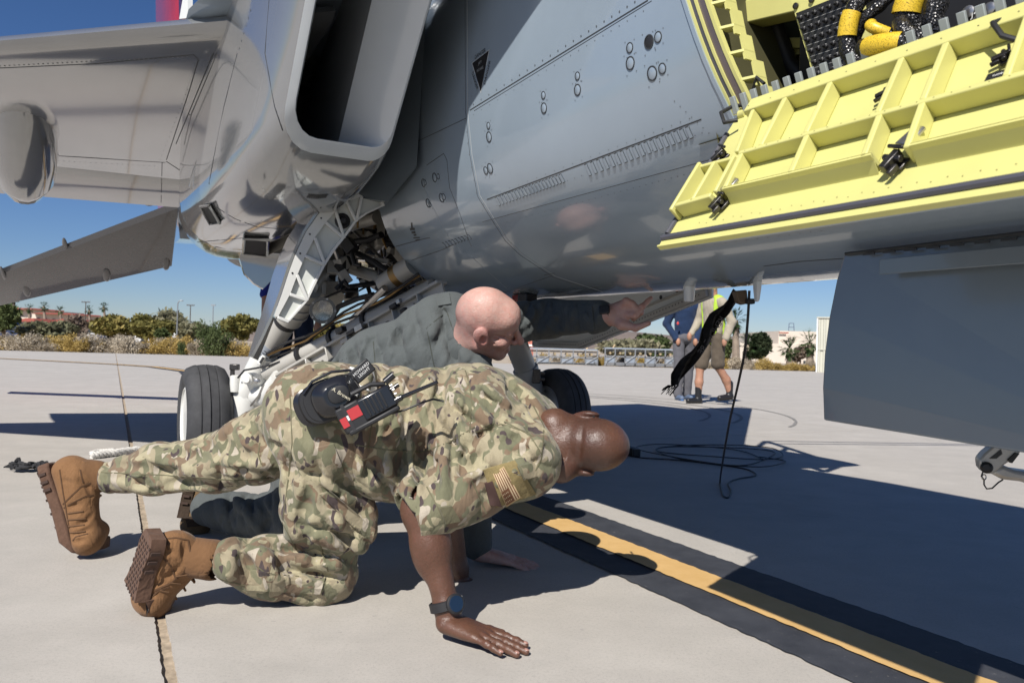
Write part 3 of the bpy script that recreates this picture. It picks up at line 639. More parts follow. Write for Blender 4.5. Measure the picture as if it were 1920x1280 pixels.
PROF = [(0, .893), (-.07, .8965), (-.14, .908), (-.20, .925), (-.265, .950), (-.325, .982), (-.38, 1.02), (-.43, 1.062), (-.475, 1.113), (-.512, 1.17), (-.54, 1.235), (-.562, 1.31), (-.578, 1.4), (-.59, 1.5), (-.597, 1.62), (-.598, 1.75), (-.58, 1.9), (-.52, 2.06), (-.40, 2.2), (-.22, 2.3), (0, 2.34)]
def smooth_prof(P, k=3):
    out = []
    for i in range(len(P)-1):
        p0 = np.array(P[max(i-1, 0)]); p1 = np.array(P[i]); p2 = np.array(P[i+1]); p3 = np.array(P[min(i+2, len(P)-1)])
        for t in np.arange(k)/k: out.append(.5*((2*p1)+(-p0+p2)*t+(2*p0-5*p1+4*p2-p3)*t*t+(-p0+3*p1-3*p2+p3)*t**3))
    out.append(np.array(P[-1])); return out
PR = smooth_prof(PROF); ZB0, ZB1 = 1.17, 1.75
iB0 = min(range(len(PR)), key=lambda i: abs(PR[i][1]-ZB0)); iB1 = min(range(len(PR)), key=lambda i: abs(PR[i][1]-ZB1))
def l_at(z): return float(np.interp(z, [p[1] for p in PR], [p[0] for p in PR]))
def s_bay(z): return 1.813-.30*(min(max(z, ZB0), ZB1)-ZB0)
def nose(s):                                 # (width, height scale, z shift) ahead of the bay
    t = max(0., (s-2.9)/3.2); return (1-t*t)**.5 if t < 1 else .02, (1-.9*t*t)**.5 if t < 1 else .02, 0.0
FUS = MB()
st = [[W(-.2+(s_bay(z)+.2)*t, l, z) for l, z in PR] for t in np.linspace(0, 1, 40)]
FUS.strip(st)
FLOW = MB(); FLOW.strip([[W(s, l, z) for l, z in PR[:iB0+1]] for s in np.linspace(s_bay(ZB0), 3.0, 24)])
FUP = MB(); FUP.strip([[W(s, l, z) for l, z in PR[iB1:]] for s in np.linspace(s_bay(ZB1), 3.0, 12)])
FN = MB(); FN.strip([[W(s, l*nose(s)[0], 1.45+(z-1.45)*nose(s)[1]) for l, z in PR] for s in np.linspace(3.0, 6.0, 20)])
PORT = MB(); PORT.strip([[W(s, -l*nose(s)[0], 1.45+(z-1.45)*nose(s)[1]) for l, z in PR] for s in list(np.linspace(-.2, 3.0, 20))+list(np.linspace(3.2, 6.0, 18))])
ALL = MB()
for q in (FUS, FLOW, FUP, FN, PORT): ALL.add(q.v, q.f)
ALL.weld = .0012; fus = ALL.build('forward_fuselage', JG, jet)
BV = bvh_of(FUS, FLOW, PORT)
# cockpit canopy on top (above the frame, casts its shadow)
mb = MB(); mb.rings([[W(s, .40*w*math.cos(a), 2.16+.42*h*math.sin(a)) for a in np.linspace(0, math.pi, 15)] for s, w, h in ((.9, .55, .25), (1.3, .9, .85), (1.9, 1, 1), (2.6, 1, 1), (3.3, .9, .8), (3.9, .55, .3))]); mb.build('canopy', mat('canopy_glass', (.05, .06, .07), .08), jet)
# rear body, spine and engine housings
def rrect(li, lo, zb, zt, rb, rt, s, n=5, rk=0.0):
    P = []
    for (cx, cz, r, a0) in ((lo+rt, zt-rt, rt, math.pi/2), (lo+rb, zb+rb, rb, math.pi), (li-rb*.6, zb+rb*.6, rb*.6, 1.5*math.pi), (li-rt, zt-rt, rt, 0)):
        for k in range(n+1): a = a0+math.pi/2*k/n; P.append((cx+r*math.cos(a), cz+r*math.sin(a)))
    dens = []
    for i in range(len(P)):
        a, b = np.array(P[i]), np.array(P[(i+1) % len(P)]); k = 3 if i % (n+1) == n else 1
        for q in range(k): dens.append(a+(b-a)*q/k)
    return [(s+rk*(z-1.38), l, z) for l, z in dens]
NST = [(.55, -.768, -1.100, 1.335, 2.02, .095, .06, .90), (.535, -.762, -1.118, 1.305, 2.02, .105, .06, .90), (.49, -.758, -1.140, 1.268, 2.02, .12, .06, .90), (.40, -.752, -1.163, 1.232, 2.02, .15, .06, .85), (.28, -.742, -1.182, 1.208, 2.02, .17, .06, .75), (.12, -.735, -1.20, 1.195, 2.0, .19, .06, .5), (-.3, -.725, -1.22, 1.185, 1.98, .22, .06, .2), (-1.0, -.72, -1.22, 1.19, 1.97, .24, .06, 0), (-1.7, -.70, -1.20, 1.215, 1.97, .26, .06, 0)]
def mirror(pts): return [(s, -l, z) for s, l, z in pts]
NAC = MB(); secs = [rrect(a[1], a[2], a[3], a[4], a[5], a[6], a[0], rk=a[7]) for a in NST]
NAC.rings([[W(*p) for p in q] for q in secs[1:]], False)
# lip and duct
def inset(q, d, ds):
    c = np.mean([(l, z) for s, l, z in q], 0); out = []
    n = len(q)
    for i in range(n):
        a = np.array(q[i-1][1:]); b = np.array(q[(i+1) % n][1:]); t = b-a; t = t/(np.linalg.norm(t)+1e-9); nn = np.array([-t[1], t[0]])
        if nn@(c-np.array(q[i][1:])) < 0: nn = -nn
        p = np.array(q[i][1:])+nn*d; out.append((q[i][0]+ds, p[0], p[1]))
    return out
def ramp_in(q, e): return [(s_, l_-e*min(1, max(0, (l_+.98)/.16)), z_) for s_, l_, z_ in q]
LIP = MB(); LIP.rings([[W(*p) for p in q] for q in (secs[1], secs[0], inset(secs[0], .006, .003), ramp_in(inset(secs[0], .012, -.010), .006), ramp_in(inset(secs[0], .016, -.05), .030), ramp_in(inset(secs[0], .020, -.20), .105))], False)
LIPG = skin_mat('intake_lip_gloss', (.52, .555, .58), .18, .6, .0)
nac = NAC.build('engine_nacelle', JB, jet); LIP.build('intake_lip', LIPG, nac)
DUCT = MB(); d0 = ramp_in(inset(secs[0], .020, -.20), .105)
DUCT.rings([[W(*p) for p in d0], [W(p[0]-.5, p[1]*.98+.0, 1.6+(p[2]-1.6)*.92) for p in d0], [W(p[0]-1.4, p[1]*.8-.05, 1.66+(p[2]-1.66)*.8) for p in d0]], False); DUCT.build('intake_duct', mat('duct_grey', (.26, .27, .275), .4), nac)
mb = MB(); mb.lathe(W(-.95, -.82, 1.64), AF, [(.30, 0), (.30, .02)], 24); mb.build('engine_face', mat('engine_dark', (.02, .02, .022), .5, .3), nac)
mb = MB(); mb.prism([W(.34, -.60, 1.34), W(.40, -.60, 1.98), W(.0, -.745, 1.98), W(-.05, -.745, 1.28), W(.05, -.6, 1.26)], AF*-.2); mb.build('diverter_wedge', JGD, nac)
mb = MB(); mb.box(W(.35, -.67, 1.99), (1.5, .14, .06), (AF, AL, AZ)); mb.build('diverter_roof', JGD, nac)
NACP = MB(); NACP.rings([[W(*p) for p in mirror(q)] for q in secs], False); nacp = NACP.build('engine_nacelle', JB, jet)
AFT = MB()
AST = [(-1.7, 0, -1.20, 1.215, 2.1, .26), (-2.4, 0, -1.14, 1.235, 2.1, .30), (-3.2, 0, -1.05, 1.31, 2.08, .33), (-4.0, 0, -.97, 1.42, 2.06, .34), (-4.8, 0, -.88, 1.53, 2.04, .32)]
def half_ring(li, lo, zb, zt, rb, s, n=7):
    P = [(s, li, zb)]
    for k in range(1, 4): P.append((s, li+(lo+rb-li)*k/4, zb))
    for k in range(n+1): a = 1.5*math.pi-math.pi/2*k/n; P.append((s, lo+rb+rb*math.cos(a), zb+rb+rb*math.sin(a)))
    for k in range(1, 5): P.append((s, lo+(.06 if k == 4 else 0), zb+rb+(zt-zb-rb)*k/4))
    P.append((s, li, zt)); return P
AFT.strip([[W(*p) for p in half_ring(*a[1:5], a[5], a[0])] for a in AST]); AFT.strip([[W(*p) for p in mirror(half_ring(*a[1:5], a[5], a[0]))] for a in AST])
a = AST[0]; q = [W(*p) for p in half_ring(*a[1:5], a[5], a[0])]; AFT.add(q, [tuple(range(len(q)))]); q = [W(*p) for p in mirror(half_ring(*a[1:5], a[5], a[0]))]; AFT.add(q, [tuple(range(len(q)))])
aft = AFT.build('rear_fuselage', JB, jet)
mb = MB(); mb.lathe(W(-4.7, -.10, 1.82), -AF, [(.42, 0), (.44, .3), (.36, .9), (.33, 1.2), (.28, 1.15)], 32); mb.build('exhaust_nozzle', DMET, jet)
TC = MB(); TC.rings([[W(*p) for p in q] for q in ([(-4.6, -.55, 1.60), (-4.6, -.92, 1.60), (-4.6, -.95, 1.86), (-4.6, -.55, 1.9)], [(-5.6, -.62, 1.68), (-5.6, -.86, 1.68), (-5.6, -.88, 1.86), (-5.6, -.62, 1.9)], [(-6.4, -.7, 1.76), (-6.4, -.82, 1.76), (-6.4, -.82, 1.86), (-6.4, -.7, 1.86)])]); TC.build('tail_boom', JB, jet)
mb = MB(); mb.box(W(-2.4, 0, 2.05), (5.0, 1.3, .42), (AF, AL, AZ)); mb.build('spine', JG, jet, bevel=.12)
# leading-edge extension
LX = [(-.35, -1.33, 1.90), (-.08, -1.335, 1.895), (.6, -1.16, 1.94), (1.44, -.90, 1.985), (2.1, -.72, 2.02), (2.5, -.60, 2.04)]
mb = MB(); mb.strip([[W(s, l, z) for s, l, z in LX], [W(s+.0, l+.05, z-.018) for s, l, z in LX], [W(s, l_at(1.95)+.04 if s > .8 else -.62, 1.93) for s, l, z in LX]]); mb.strip([[W(s, l, z) for s, l, z in LX], [W(s, l_at(1.95)+.06 if s > .8 else -.6, 2.03) for s, l, z in LX]]); mb.build('leading_edge_extension', JG, jet)
# wing (starboard and its mirror)
def le(l): return -.10+(l+1.33)*.93
sH = lambda l: -2.70+(l+.9)*.10
sT = lambda l: -3.45+(l+.8)*.16
def wing_sec(l, side=1):
    e = le(l); h = sH(l); th = .10*max(.35, 1-(-l-1.0)/5.0); zc = 1.85+0.0*(l+1.33); c = e-h
    top = [(0, 0), (.012, .32), (.04, .55), (.12, .85), (.35, 1.0), (.65, .85), (1.0, .45)]; bot = [(1.0, -.34), (.65, -.42), (.35, -.46), (.12, -.42), (.04, -.33), (.012, -.2)]
    return [W(e-c*a, l*side, zc-.035*a*1.2+th*b) for a, b in top+bot]
ls = [-.9, -1.33, -1.9, -2.6, -3.4, -4.2]
WNG = MB(); WNG.rings([wing_sec(l) for l in ls]); wing = WNG.build('wing', JB, jet)
mb = MB(); mb.rings([wing_sec(l, -1) for l in ls]); mb.build('wing', JB, jet)
def flap_sec(l, side=1):
    h = sH(l)-.012; t = sT(l); th = .045
    return [W(h, l*side, 1.81+th*.8), W(h+.02, l*side, 1.80), W(h-.02, l*side, 1.785), W((h+t)/2, l*side, 1.735), W(t, l*side, 1.705), W(t, l*side, 1.715), W((h+t)/2, l*side, 1.79)]
fl = MB(); fl.rings([flap_sec(l) for l in (-.95, -1.6, -2.4, -3.3)]); flap = fl.build('flap', JB, jet); fl2 = MB(); fl2.rings([flap_sec(l, -1) for l in (-.95, -1.6, -2.4, -3.3)]); fl2.build('flap', JB, jet)
BVW = bvh_of(WNG, fl); BVN = bvh_of(NAC, AFT, LIP)
def pod(path, rad, name, parent, m=JB, flat=(1, 1)): b = MB(); b.tube(path, rad, 18, True, flat); return b.build(name, m, parent)
pp = [PY(47, 172, 3.75), PY(46, 196, 3.85), PY(45, 235, 4.05), PY(45, 285, 4.3), PY(46, 328, 4.5), PY(47, 356, 4.65), PY(48, 371, 4.72)]
pod(pp, [.035, .10, .148, .168, .155, .10, .02], 'flap_track_fairing', jet)
pod([PY(300, 372, 5.75), PY(291, 368, 5.82), PY(278, 372, 5.9), PY(264, 378, 6.0)], [.02, .055, .06, .01], 'hinge_fairing', jet)
pod([PY(395, 252, 3.25), PY(382, 290, 3.4), PY(370, 330, 3.55), PY(362, 350, 3.62)], [.008, .022, .028, .02], 'root_fairing', jet)
# tail surfaces
def slab_wing(name, q, th, m, parent):           # q: LE root, LE tip, TE tip, TE root
    q = [np.asarray(p, float) for p in q]; n = nrm(np.cross(q[1]-q[0], q[3]-q[0])); secs = []
    for a, b in ((q[0], q[3]), (q[1], q[2])):
        secs.append([a, a+(b-a)*.06+n*th*.5, a+(b-a)*.4+n*th*.6, b+n*.004, b-n*.004, a+(b-a)*.4-n*th*.6, a+(b-a)*.06-n*th*.5])
    mid = [[x*.5+y*.5 for x, y in zip(*secs)]]; b = MB(); b.rings([secs[0]]+mid+[secs[1]]); return b.build(name, m, parent), b
STB = [PY(336, 376, 6.6), PY(-160, 566, 8.0), PY(-120, 600, 8.5), PY(322, 498, 7.5)]
STM_ = skin_mat('stabilator_shaded_grey', (.060, .060, .063), .28, .4, .1); stb, stm = slab_wing('stabilator', STB, .07, STM_, jet); BVS = bvh_of(stm)  # darker than the jet's paint: underside shade put into the colour
for px, py in ((122, 460), (200, 516), (312, 494), (5, 512), (50, 545)):
    h = hit(BVS, px, py)
    if h is None: continue
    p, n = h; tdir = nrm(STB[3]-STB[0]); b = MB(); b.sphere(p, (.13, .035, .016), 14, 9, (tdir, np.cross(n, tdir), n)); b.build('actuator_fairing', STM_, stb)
def mirrorW(p): a = toA(p); return W(a[0], -a[1], a[2])
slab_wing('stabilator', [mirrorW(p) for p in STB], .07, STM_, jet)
REDF = mat('fin_red_gloss', (.36, .022, .028), .25, coat=.5)
fin, fmb = slab_wing('fin', [W(-4.2, -.93, 1.9), W(-5.3, -1.02, 5.7), W(-7.6, -1.02, 5.7), W(-7.0, -.93, 1.9)], .10, REDF, jet); slab_wing('fin', [W(-4.2, .93, 1.9), W(-5.3, 1.02, 5.7), W(-7.6, 1.02, 5.7), W(-7.0, .93, 1.9)], .10, REDF, jet)
BVF = bvh_of(fmb); 
for nm, pl, mt_ in (('insignia_field', None, mat('insignia_navy', (.02, .03, .09), .4)), ('insignia_star', 5, WHTP)):
    h = hit(BVF, 290, 12)
    if h:
        p, n = h; x, y, z = frame(n); b = MB()
        if pl is None: b.prism([p+n*.002+x*(.17*math.cos(t))+y*(.17*math.sin(t)) for t in np.linspace(0, 6.283, 25)[:-1]], n*.002)
        else: b.prism([p+n*.0045+x*((.15 if k % 2 == 0 else .06)*math.sin(k*math.pi/5))+y*((.15 if k % 2 == 0 else .06)*math.cos(k*math.pi/5)) for k in range(10)], n*.001)
        b.build(nm, mt_, fin, smooth=False)
mb = MB(); q = [PY(336, 36, 3.35), PY(352, 34, 3.3), PY(352, -16, 3.3), PY(345, -16, 3.32)]; mb.prism(q, AL*.02); mb.build('wing_fence', WHT, jet, smooth=False)
# ---------------------------------------------------------------- skin details
def seam(pts, bv=BV, w=.0028, name='panel_seam', m=SEAM, parent=fus, lift=.0006):
    hs = pix_line(bv, pts, 10)
    if len(hs) > 1: b = MB(); ribbon(b, hs, w, lift); b.build(name, m, parent)
def seam_sz(path, w=.0028, m=SEAM, lift=.0006):        # path in (s, z) on the starboard side
    hs = []
    for (s0, z0), (s1, z1) in zip(path[:-1], path[1:]):
        for t in np.linspace(0, 1, 14):
            s = s0+(s1-s0)*t; z = z0+(z1-z0)*t; l = l_at(z); dl = (l_at(z+.004)-l_at(z-.004))/.008; n = nrm(-AL+AZ*dl); hs.append((W(s, l, z), n))
    b = MB(); ribbon(b, hs, w, lift); b.build('panel_seam', m, fus)
seam([(876, 0), (877, 210), (885, 290), (900, 367), (930, 416), (952, 450), (979, 476), (1042, 518), (1130, 547)], w=.004, m=mat('light_seam', (.33, .36, .38), .35))
seam([(872, 0), (873, 210), (881, 290), (896, 369), (926, 418), (948, 452), (975, 478), (1038, 520), (1126, 548)], w=.0018)
seam([(881, 207), (1215, 1)], w=.003); seam([(889, 208), (1222, 2)], w=.0012); seam([(700, 300), (760, 276), (874, 222)], w=.0018)
seam([(913, 374), (1315, 224)], w=.003); seam([(905, 416), (1330, 300)], w=.0012)
seam([(793, 350), (820, 405), (846, 455), (880, 478), (950, 540)], w=.0016, m=mat('light_seam', (.33, .36, .38), .35)); seam([(800, 310), (832, 288), (838, 300), (843, 352), (862, 400), (877, 444), (884, 462)], w=.0018)
seam([(742, 462), (798, 447), (806, 446)], w=.003); seam([(752, 495), (830, 468), (878, 446)], w=.0022)
seam([(1020, 516), (1040, 512)], w=.002); seam([(940, 550), (1035, 517)], w=.0016)
seam([(1432, 499), (1500, 490), (1590, 484), (1700, 474), (1920, 453)], w=.003)
# round access plugs: ring and disc
def plug(px, py, rpx, thick=.0014, deep=False):
    h = hit(BV, px, py)
    if h is None: return
    p, n = h; dist = np.linalg.norm(p-CAM); r = rpx/FPX*dist
    b = MB(); b.ring(p-n*.0006, n, r, r*.16, .0022, 24); o = b.build('access_plug', SEAM, fus)
    b = MB(); b.lathe(p-n*.001, n, [(r*.86, 0), (r*.86, .0018), (r*.78, .0024)], 22); b.build('plug_cap', DRK if deep else JG, fus)
    for a in (.6, 2.3, 4.1, 5.4):
        x, y, _ = frame(n); q = p+(x*math.cos(a)+y*math.sin(a))*r*2.0; RV.disc(q+n*.0007, n, .0016, 6)
RV = MB(); RL = MB()
for px, py, r in ((1217, 79, 11.5), (1234, 70, 9), (1181, 90, 8.5), (1182, 119, 11), (1223, 138, 12), (1242, 129, 9), (1083, 143, 7), (1083, 169, 9.5), (1019, 179, 6.5), (1020, 203, 9), (916, 236, 6), (917, 257, 9), (911, 320, 7), (919, 316, 9), (815, 333, 8), (822, 331, 5), (828, 371, 8), (832, 369, 6), (803, 381, 8), (806, 383, 5), (794, 343, 7), (797, 342, 5)): plug(px, py, r, deep=(px == 1217))
def rivets(pts, gap=15, r=.0018, bv=BV, MBx=None):
    for (x0, y0), (x1, y1) in zip(pts[:-1], pts[1:]):
        k = max(1, int(math.hypot(x1-x0, y1-y0)/gap))
        for i in range(k):
            h = hit(bv, x0+(x1-x0)*i/k, y0+(y1-y0)*i/k)
            if h: (MBx or RV).disc(h[0]+h[1]*.0008, h[1], r, 8)
rivets([(888, 196), (1205, -5)], 17, .0026); rivets([(888, 215), (1222, 12)], 17, .0015); rivets([(868, 10), (869, 205), (880, 290), (893, 362), (935, 425), (970, 470)], 19, .0018); rivets([(884, 10), (884, 205)], 22, .0016)
rivets([(700, 290), (870, 210)], 15, .0015); rivets([(905, 395), (1330, 245)], 14, .0014); rivets([(915, 425), (1330, 315)], 12, .0013); rivets([(905, 372), (1310, 216)], 18, .0014)
rivets([(747, 470), (800, 455)], 9, .0014); rivets([(768, 470), (880, 430)], 11, .0013); rivets([(840, 480), (960, 540)], 14, .0014); rivets([(1265, 190), (1340, 260)], 14, .0014); rivets([(715, 380), (740, 450)], 12, .0013); rivets([(810, 300), (842, 340), (855, 390), (872, 440)], 10, .0012); rivets([(1000, 520), (1560, 470)], 16, .0012); rivets([(1240, 470), (1560, 430)], 20, .0014)
RV.build('rivets', RIV, fus, kind='stuff')
# two rows of hinge tabs
def tabs(x0, y0, x1, y1, n, hpx):
    for i in range(n):
        t = i/(n-1); cx, cy = x0+(x1-x0)*t, y0+(y1-y0)*t
        a = hit(BV, cx, cy); c = hit(BV, cx+4+hpx*.25, cy+hpx)
        if a is None or c is None: continue
        b = MB(); n_ = nrm(a[1]+c[1]); up = nrm(a[0]-c[0]); w = nrm(np.cross(up, n_)); L_ = np.linalg.norm(a[0]-c[0]); ww = .0075
        b.box((a[0]+c[0])/2+n_*.0004, (ww*1.25, L_, .0022), (w, up, n_)); o = b.build('hinge_tab', JG, fus, smooth=False)
        b = MB(); b.box(a[0]+n_*.0008, (ww*1.2, .0018, .0018), (w, up, n_)); b.box(c[0]+n_*.0008, (ww*1.2, .0018, .0018), (w, up, n_)); b.build('tab_slot', SEAM, fus, smooth=False)
        b = MB(); b.box((a[0]+c[0])/2+n_*.0006+w*(ww*.82), (.0007, L_, .0016), (w, up, n_)); b.build('tab_gap', RIV, fus, smooth=False)
tabs(930, 370, 1050, 327, 20, 15); tabs(1098, 308, 1288, 238, 18, 21); tabs(830, 455, 877, 440, 9, 8)
# danger triangle with lettering, ground symbol
def decal_poly(bv, pts, lift, m, name, parent):
    hs = [hit(bv, *p) for p in pts]; hs = [h for h in hs if h]
    b = MB(); b.add([p+n*lift for p, n in hs], [tuple(range(len(hs)))]); return b.build(name, m, parent, smooth=False)
tri = decal_poly(BV, [(886, 119), (917, 95), (902, 172)], .0011, BLKPR, 'warning_triangle', fus)
decal_poly(BV, [(884.6, 118.8), (918.6, 92.6), (902, 176)], .0007, mat('pale_grey_print', (.42, .45, .47), .5), 'triangle_border', fus)
def text_on(txt, p0, p1, hpx, m, name, bv=BV, parent=fus, lift=.0012, flip=False):
    a = hit(bv, *p0); c = hit(bv, *p1)
    if a is None or c is None: return
    n = nrm(a[1]+c[1]); r = nrm(c[0]-a[0]); r = nrm(r-n*(r@n)); up = np.cross(n, r); L_ = np.linalg.norm(c[0]-a[0]); mid = (a[0]+c[0])/2
    probe = text_mb(txt, 1.0, (0, 0, 0), (1, 0, 0), (0, 1, 0)); xs = [v[0] for v in probe.v]; ys = [v[1] for v in probe.v]
    sx = L_/(max(xs)-min(xs)); H_ = hpx/FPX*np.linalg.norm(mid-CAM); sy = H_/(max(ys)-min(ys)); b = MB(); b.add([mid+n*lift+r*(v[0]-(max(xs)+min(xs))/2)*sx+up*(v[1]-(max(ys)+min(ys))/2)*sy for v in probe.v], probe.f); return b.build(name, m, parent, smooth=False)
text_on('DANGER', (891, 108), (911, 93.5), 7, BLKPR, 'danger_lettering'); text_on('DANGER', (908.5, 158), (919, 114), 7, BLKPR, 'danger_lettering'); text_on('DANGER', (886.5, 136), (896, 168), 7, BLKPR, 'danger_lettering')
text_on('JET', (897.5, 121), (904, 116), 5, mat('grey_print', (.3, .32, .33), .6), 'triangle_lettering', lift=.0016); text_on('INTAKE', (895, 134), (907, 126), 4.5, mat('grey_print', (.3, .32, .33), .6), 'triangle_lettering', lift=.0016)
for px, py, w, h in ((772, 424, 2.5, 12), (773, 430, 9, 4), (775, 436, 7, 4), (778, 441, 5, 3), (781, 446, 12, 2.2), (783, 450, 8, 2)): decal_poly(BV, [(px-w/2, py-h/2), (px+w/2, py-h/2-1), (px+w/2+1, py+h/2-1), (px-w/2+1, py+h/2)], .001, BLKPR, 'ground_symbol', fus)
# wing and nacelle seams and rivets
for pts in ([(0, 128), (180, 120), (362, 103), (372, 112), (355, 170), (312, 300)], [(312, 303), (335, 318), (352, 330)], [(100, 292), (310, 305)], [(304, 305), (302, 380)], [(355, 215), (425, 270)], [(330, 270), (400, 100)]): seam(pts, BVW, .004, parent=wing, lift=.001)
RW = MB(); rivets([(0, 124), (360, 106)], 9, .004, BVW, RW); rivets([(300, 300), (355, 160)], 9, .003, BVW, RW); rivets([(110, 302), (300, 312)], 10, .004, BVW, RW); RW.build('rivets', RIV, wing, kind='stuff')
for pts in ([(505, 0), (497, 100), (515, 200), (530, 245)], [(400, 385), (440, 410), (480, 425), (530, 430)], [(360, 455), (470, 445)], [(445, 100), (420, 200), (400, 300), (392, 345)]): seam(pts, BVN, .0035, parent=nac, lift=.001)
RN = MB(); rivets([(410, 395), (450, 415), (520, 425)], 9, .0025, BVN, RN); rivets([(470, 20), (440, 120), (420, 200)], 14, .004, BVN, RN); rivets([(395, 430), (450, 418), (520, 410)], 9, .0025, BVN, RN); rivets([(405, 10), (380, 80)], 12, .003, BVN, RN); RN.build('rivets', RIV, nac, kind='stuff')
def duct_box(q, depth, name):
    hs = [hit(BVN, *p) for p in q]
    if any(h is None for h in hs): hs = [(PY(px, py, 4.6), nrm(-ray(px, py))) for px, py in q]
    n = nrm(sum(h[1] for h in hs)); b = MB(); b.prism([h[0]+n*.003-n*0 for h in hs], n*.012); b.build(name, mat('vent_black', (.006, .006, .007), .7), nac, smooth=False)
    b = MB(); P = [h[0]+n*.016 for h in hs]+[hs[0][0]+n*.016]; b.tube(P, .008, 6); b.build(name+'_rim', JB, nac)
duct_box([(381, 384), (397, 381), (417, 414), (400, 417)], .1, 'vent_opening'); duct_box([(458, 441), (503, 444), (501, 474), (456, 469)], .1, 'vent_opening')
for k in range(9):
    b = MB(); h = hit(BVN, 580+k*4.2, 365-abs(k-4)*.3); h2 = hit(BVN, 576+k*4.2, 372-abs(k-4)*.5)
    if h and h2: b.tube([h[0]+h[1]*.001, h2[0]+h2[1]*.001], .003, 5); b.build('louvre', SEAM, nac)
# ---------------------------------------------------------------- the open avionics bay
bayp = MB()   # frame along the rear edge: skin edge, seal strips, inner frame with pockets
def edge_strip(o0, o1, dl, m, name, zz=(ZB0-.02, ZB1)):
    b = MB(); secs = []
    for z in np.linspace(zz[0], zz[1], 14): s0 = s_bay(z); secs.append([W(s0+o0, l_at(z)+dl, z), W(s0+o1, l_at(z)+dl, z), W(s0+o1, l_at(z)+dl+.012, z), W(s0+o0, l_at(z)+dl+.012, z)])
    b.rings(secs); b.build(name, m, bay)
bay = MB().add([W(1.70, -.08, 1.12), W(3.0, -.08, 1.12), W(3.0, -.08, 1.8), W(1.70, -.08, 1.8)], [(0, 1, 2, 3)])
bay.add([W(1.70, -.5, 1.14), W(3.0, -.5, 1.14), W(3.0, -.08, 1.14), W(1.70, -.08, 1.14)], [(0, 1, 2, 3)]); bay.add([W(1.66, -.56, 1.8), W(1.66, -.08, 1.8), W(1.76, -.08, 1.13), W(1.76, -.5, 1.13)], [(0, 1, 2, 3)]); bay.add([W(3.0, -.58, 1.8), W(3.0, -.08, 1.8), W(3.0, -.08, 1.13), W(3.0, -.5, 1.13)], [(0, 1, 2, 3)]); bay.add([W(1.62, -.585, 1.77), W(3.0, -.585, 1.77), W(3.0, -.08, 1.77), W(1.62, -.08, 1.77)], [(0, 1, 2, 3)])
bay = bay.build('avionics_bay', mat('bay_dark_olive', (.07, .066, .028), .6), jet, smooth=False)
edge_strip(-.006, .004, -.004, JG, 'skin_edge'); edge_strip(.004, .010, .000, YG, 'frame_strip'); edge_strip(.010, .021, .003, SEAL, 'seal_strip'); edge_strip(.021, .027, .001, YG, 'frame_strip'); edge_strip(.027, .046, .005, mat('seal_bronze', (.16, .13, .13), .35, .4), 'seal_strip'); edge_strip(.046, .054, .003, YG, 'frame_strip')
for k in range(6):
    z = 1.175+k*.052; s0 = s_bay(z)+.05; b = MB(); b.prism([W(s0, l_at(z)+.006, z), W(s0+.020, l_at(z)+.03, z+.006), W(s0+.020, l_at(z)+.03, z+.011), W(s0, l_at(z)+.006, z+.005)], AL*.03); b.build('frame_rib', YG, bay, smooth=False)
    b = MB(); b.prism([W(s0+.020, l_at(z)+.03, z-.01), W(s0+.025, l_at(z)+.03, z-.01), W(s0+.010, l_at(z)+.03, z+.045), W(s0+.005, l_at(z)+.03, z+.045)], AL*.03); b.build('frame_rib', YG, bay, smooth=False)
def ybox(px, py, w, h, l, d, m, name, rot=0):
    p = ALt(px, py, l); b = MB(); b.box(p+AL*d/2, (w, h, d), (AF*math.cos(rot)+AZ*math.sin(rot), -AF*math.sin(rot)+AZ*math.cos(rot), AL)); return b.build(name, m, bay, bevel=.003)
ybox(1362, 95, .022, .5, -.36, .022, YG, 'frame_post'); ybox(1425, 15, .30, .05, -.38, .05, YG, 'frame_beam', -.18); ybox(1440, 80, .34, .022, -.26, .02, YG, 'frame_beam', -.32); ybox(1350, 35, .20, .035, -.34, .16, YG, 'frame_beam', .1); ybox(1440, 105, .28, .014, -.24, .02, YG, 'frame_beam', -.2)
b = MB(); b.tube([ALt(1450, 30, -.3), ALt(1462, 70, -.28), ALt(1480, 120, -.26), ALt(1505, 150, -.25)], .018, 10); b.build('cable', DRK, bay)
# breaker panel
LP = -.43
q = [ALt(1479, -12, LP), ALt(1600, -60, LP), ALt(1640, 120, LP), ALt(1530, 160, LP)]
b = MB(); b.prism(q, AL*.012); pan = b.build('breaker_panel', YG, jet, smooth=False)
q = [ALt(1494, 26, LP-.001), ALt(1590, -12, LP-.001), ALt(1628, 112, LP-.001), ALt(1534, 150, LP-.001)]
b = MB(); b.prism(q, -AL*.003); b.build('panel_face', BLKP, pan, smooth=False)
e1 = nrm(q[1]-q[0]); e2 = nrm(q[3]-q[0]); L1 = np.linalg.norm(q[1]-q[0]); L2 = np.linalg.norm(q[3]-q[0])
kme = None
for r_ in range(6):
    for c_ in range(7):
        p = q[0]+(q[1]-q[0])*((c_+.5)/7)+(q[3]-q[0])*((r_+.62)/6)
        b = MB(); b.lathe(p-AL*.003, -AL, [(.0042, 0), (.0042, .005), (.0032, .006), (.0028, .011), (.002, .012)], 8); b.build('breaker', BLKPR, pan)
        b = MB()
        for k in range(3): b.box(p-AL*.0034-e2*(.0062-k*.0021), (.0072-.0018*((k+c_+r_) % 3), .0011, .0004), (e1, e2, AL))
        b.build('breaker_print', mat('label_grey_print', (.42, .42, .41), .6), pan, smooth=False)
b = MB()
for r_ in range(1, 6): p = q[0]+(q[3]-q[0])*(r_/6)+(q[1]-q[0])*.5-AL*.0032; b.box(p, (L1, .0007, .0003), (e1, e2, AL))
b.build('panel_rule', mat('label_grey_print', (.42, .42, .41), .6), pan, smooth=False)
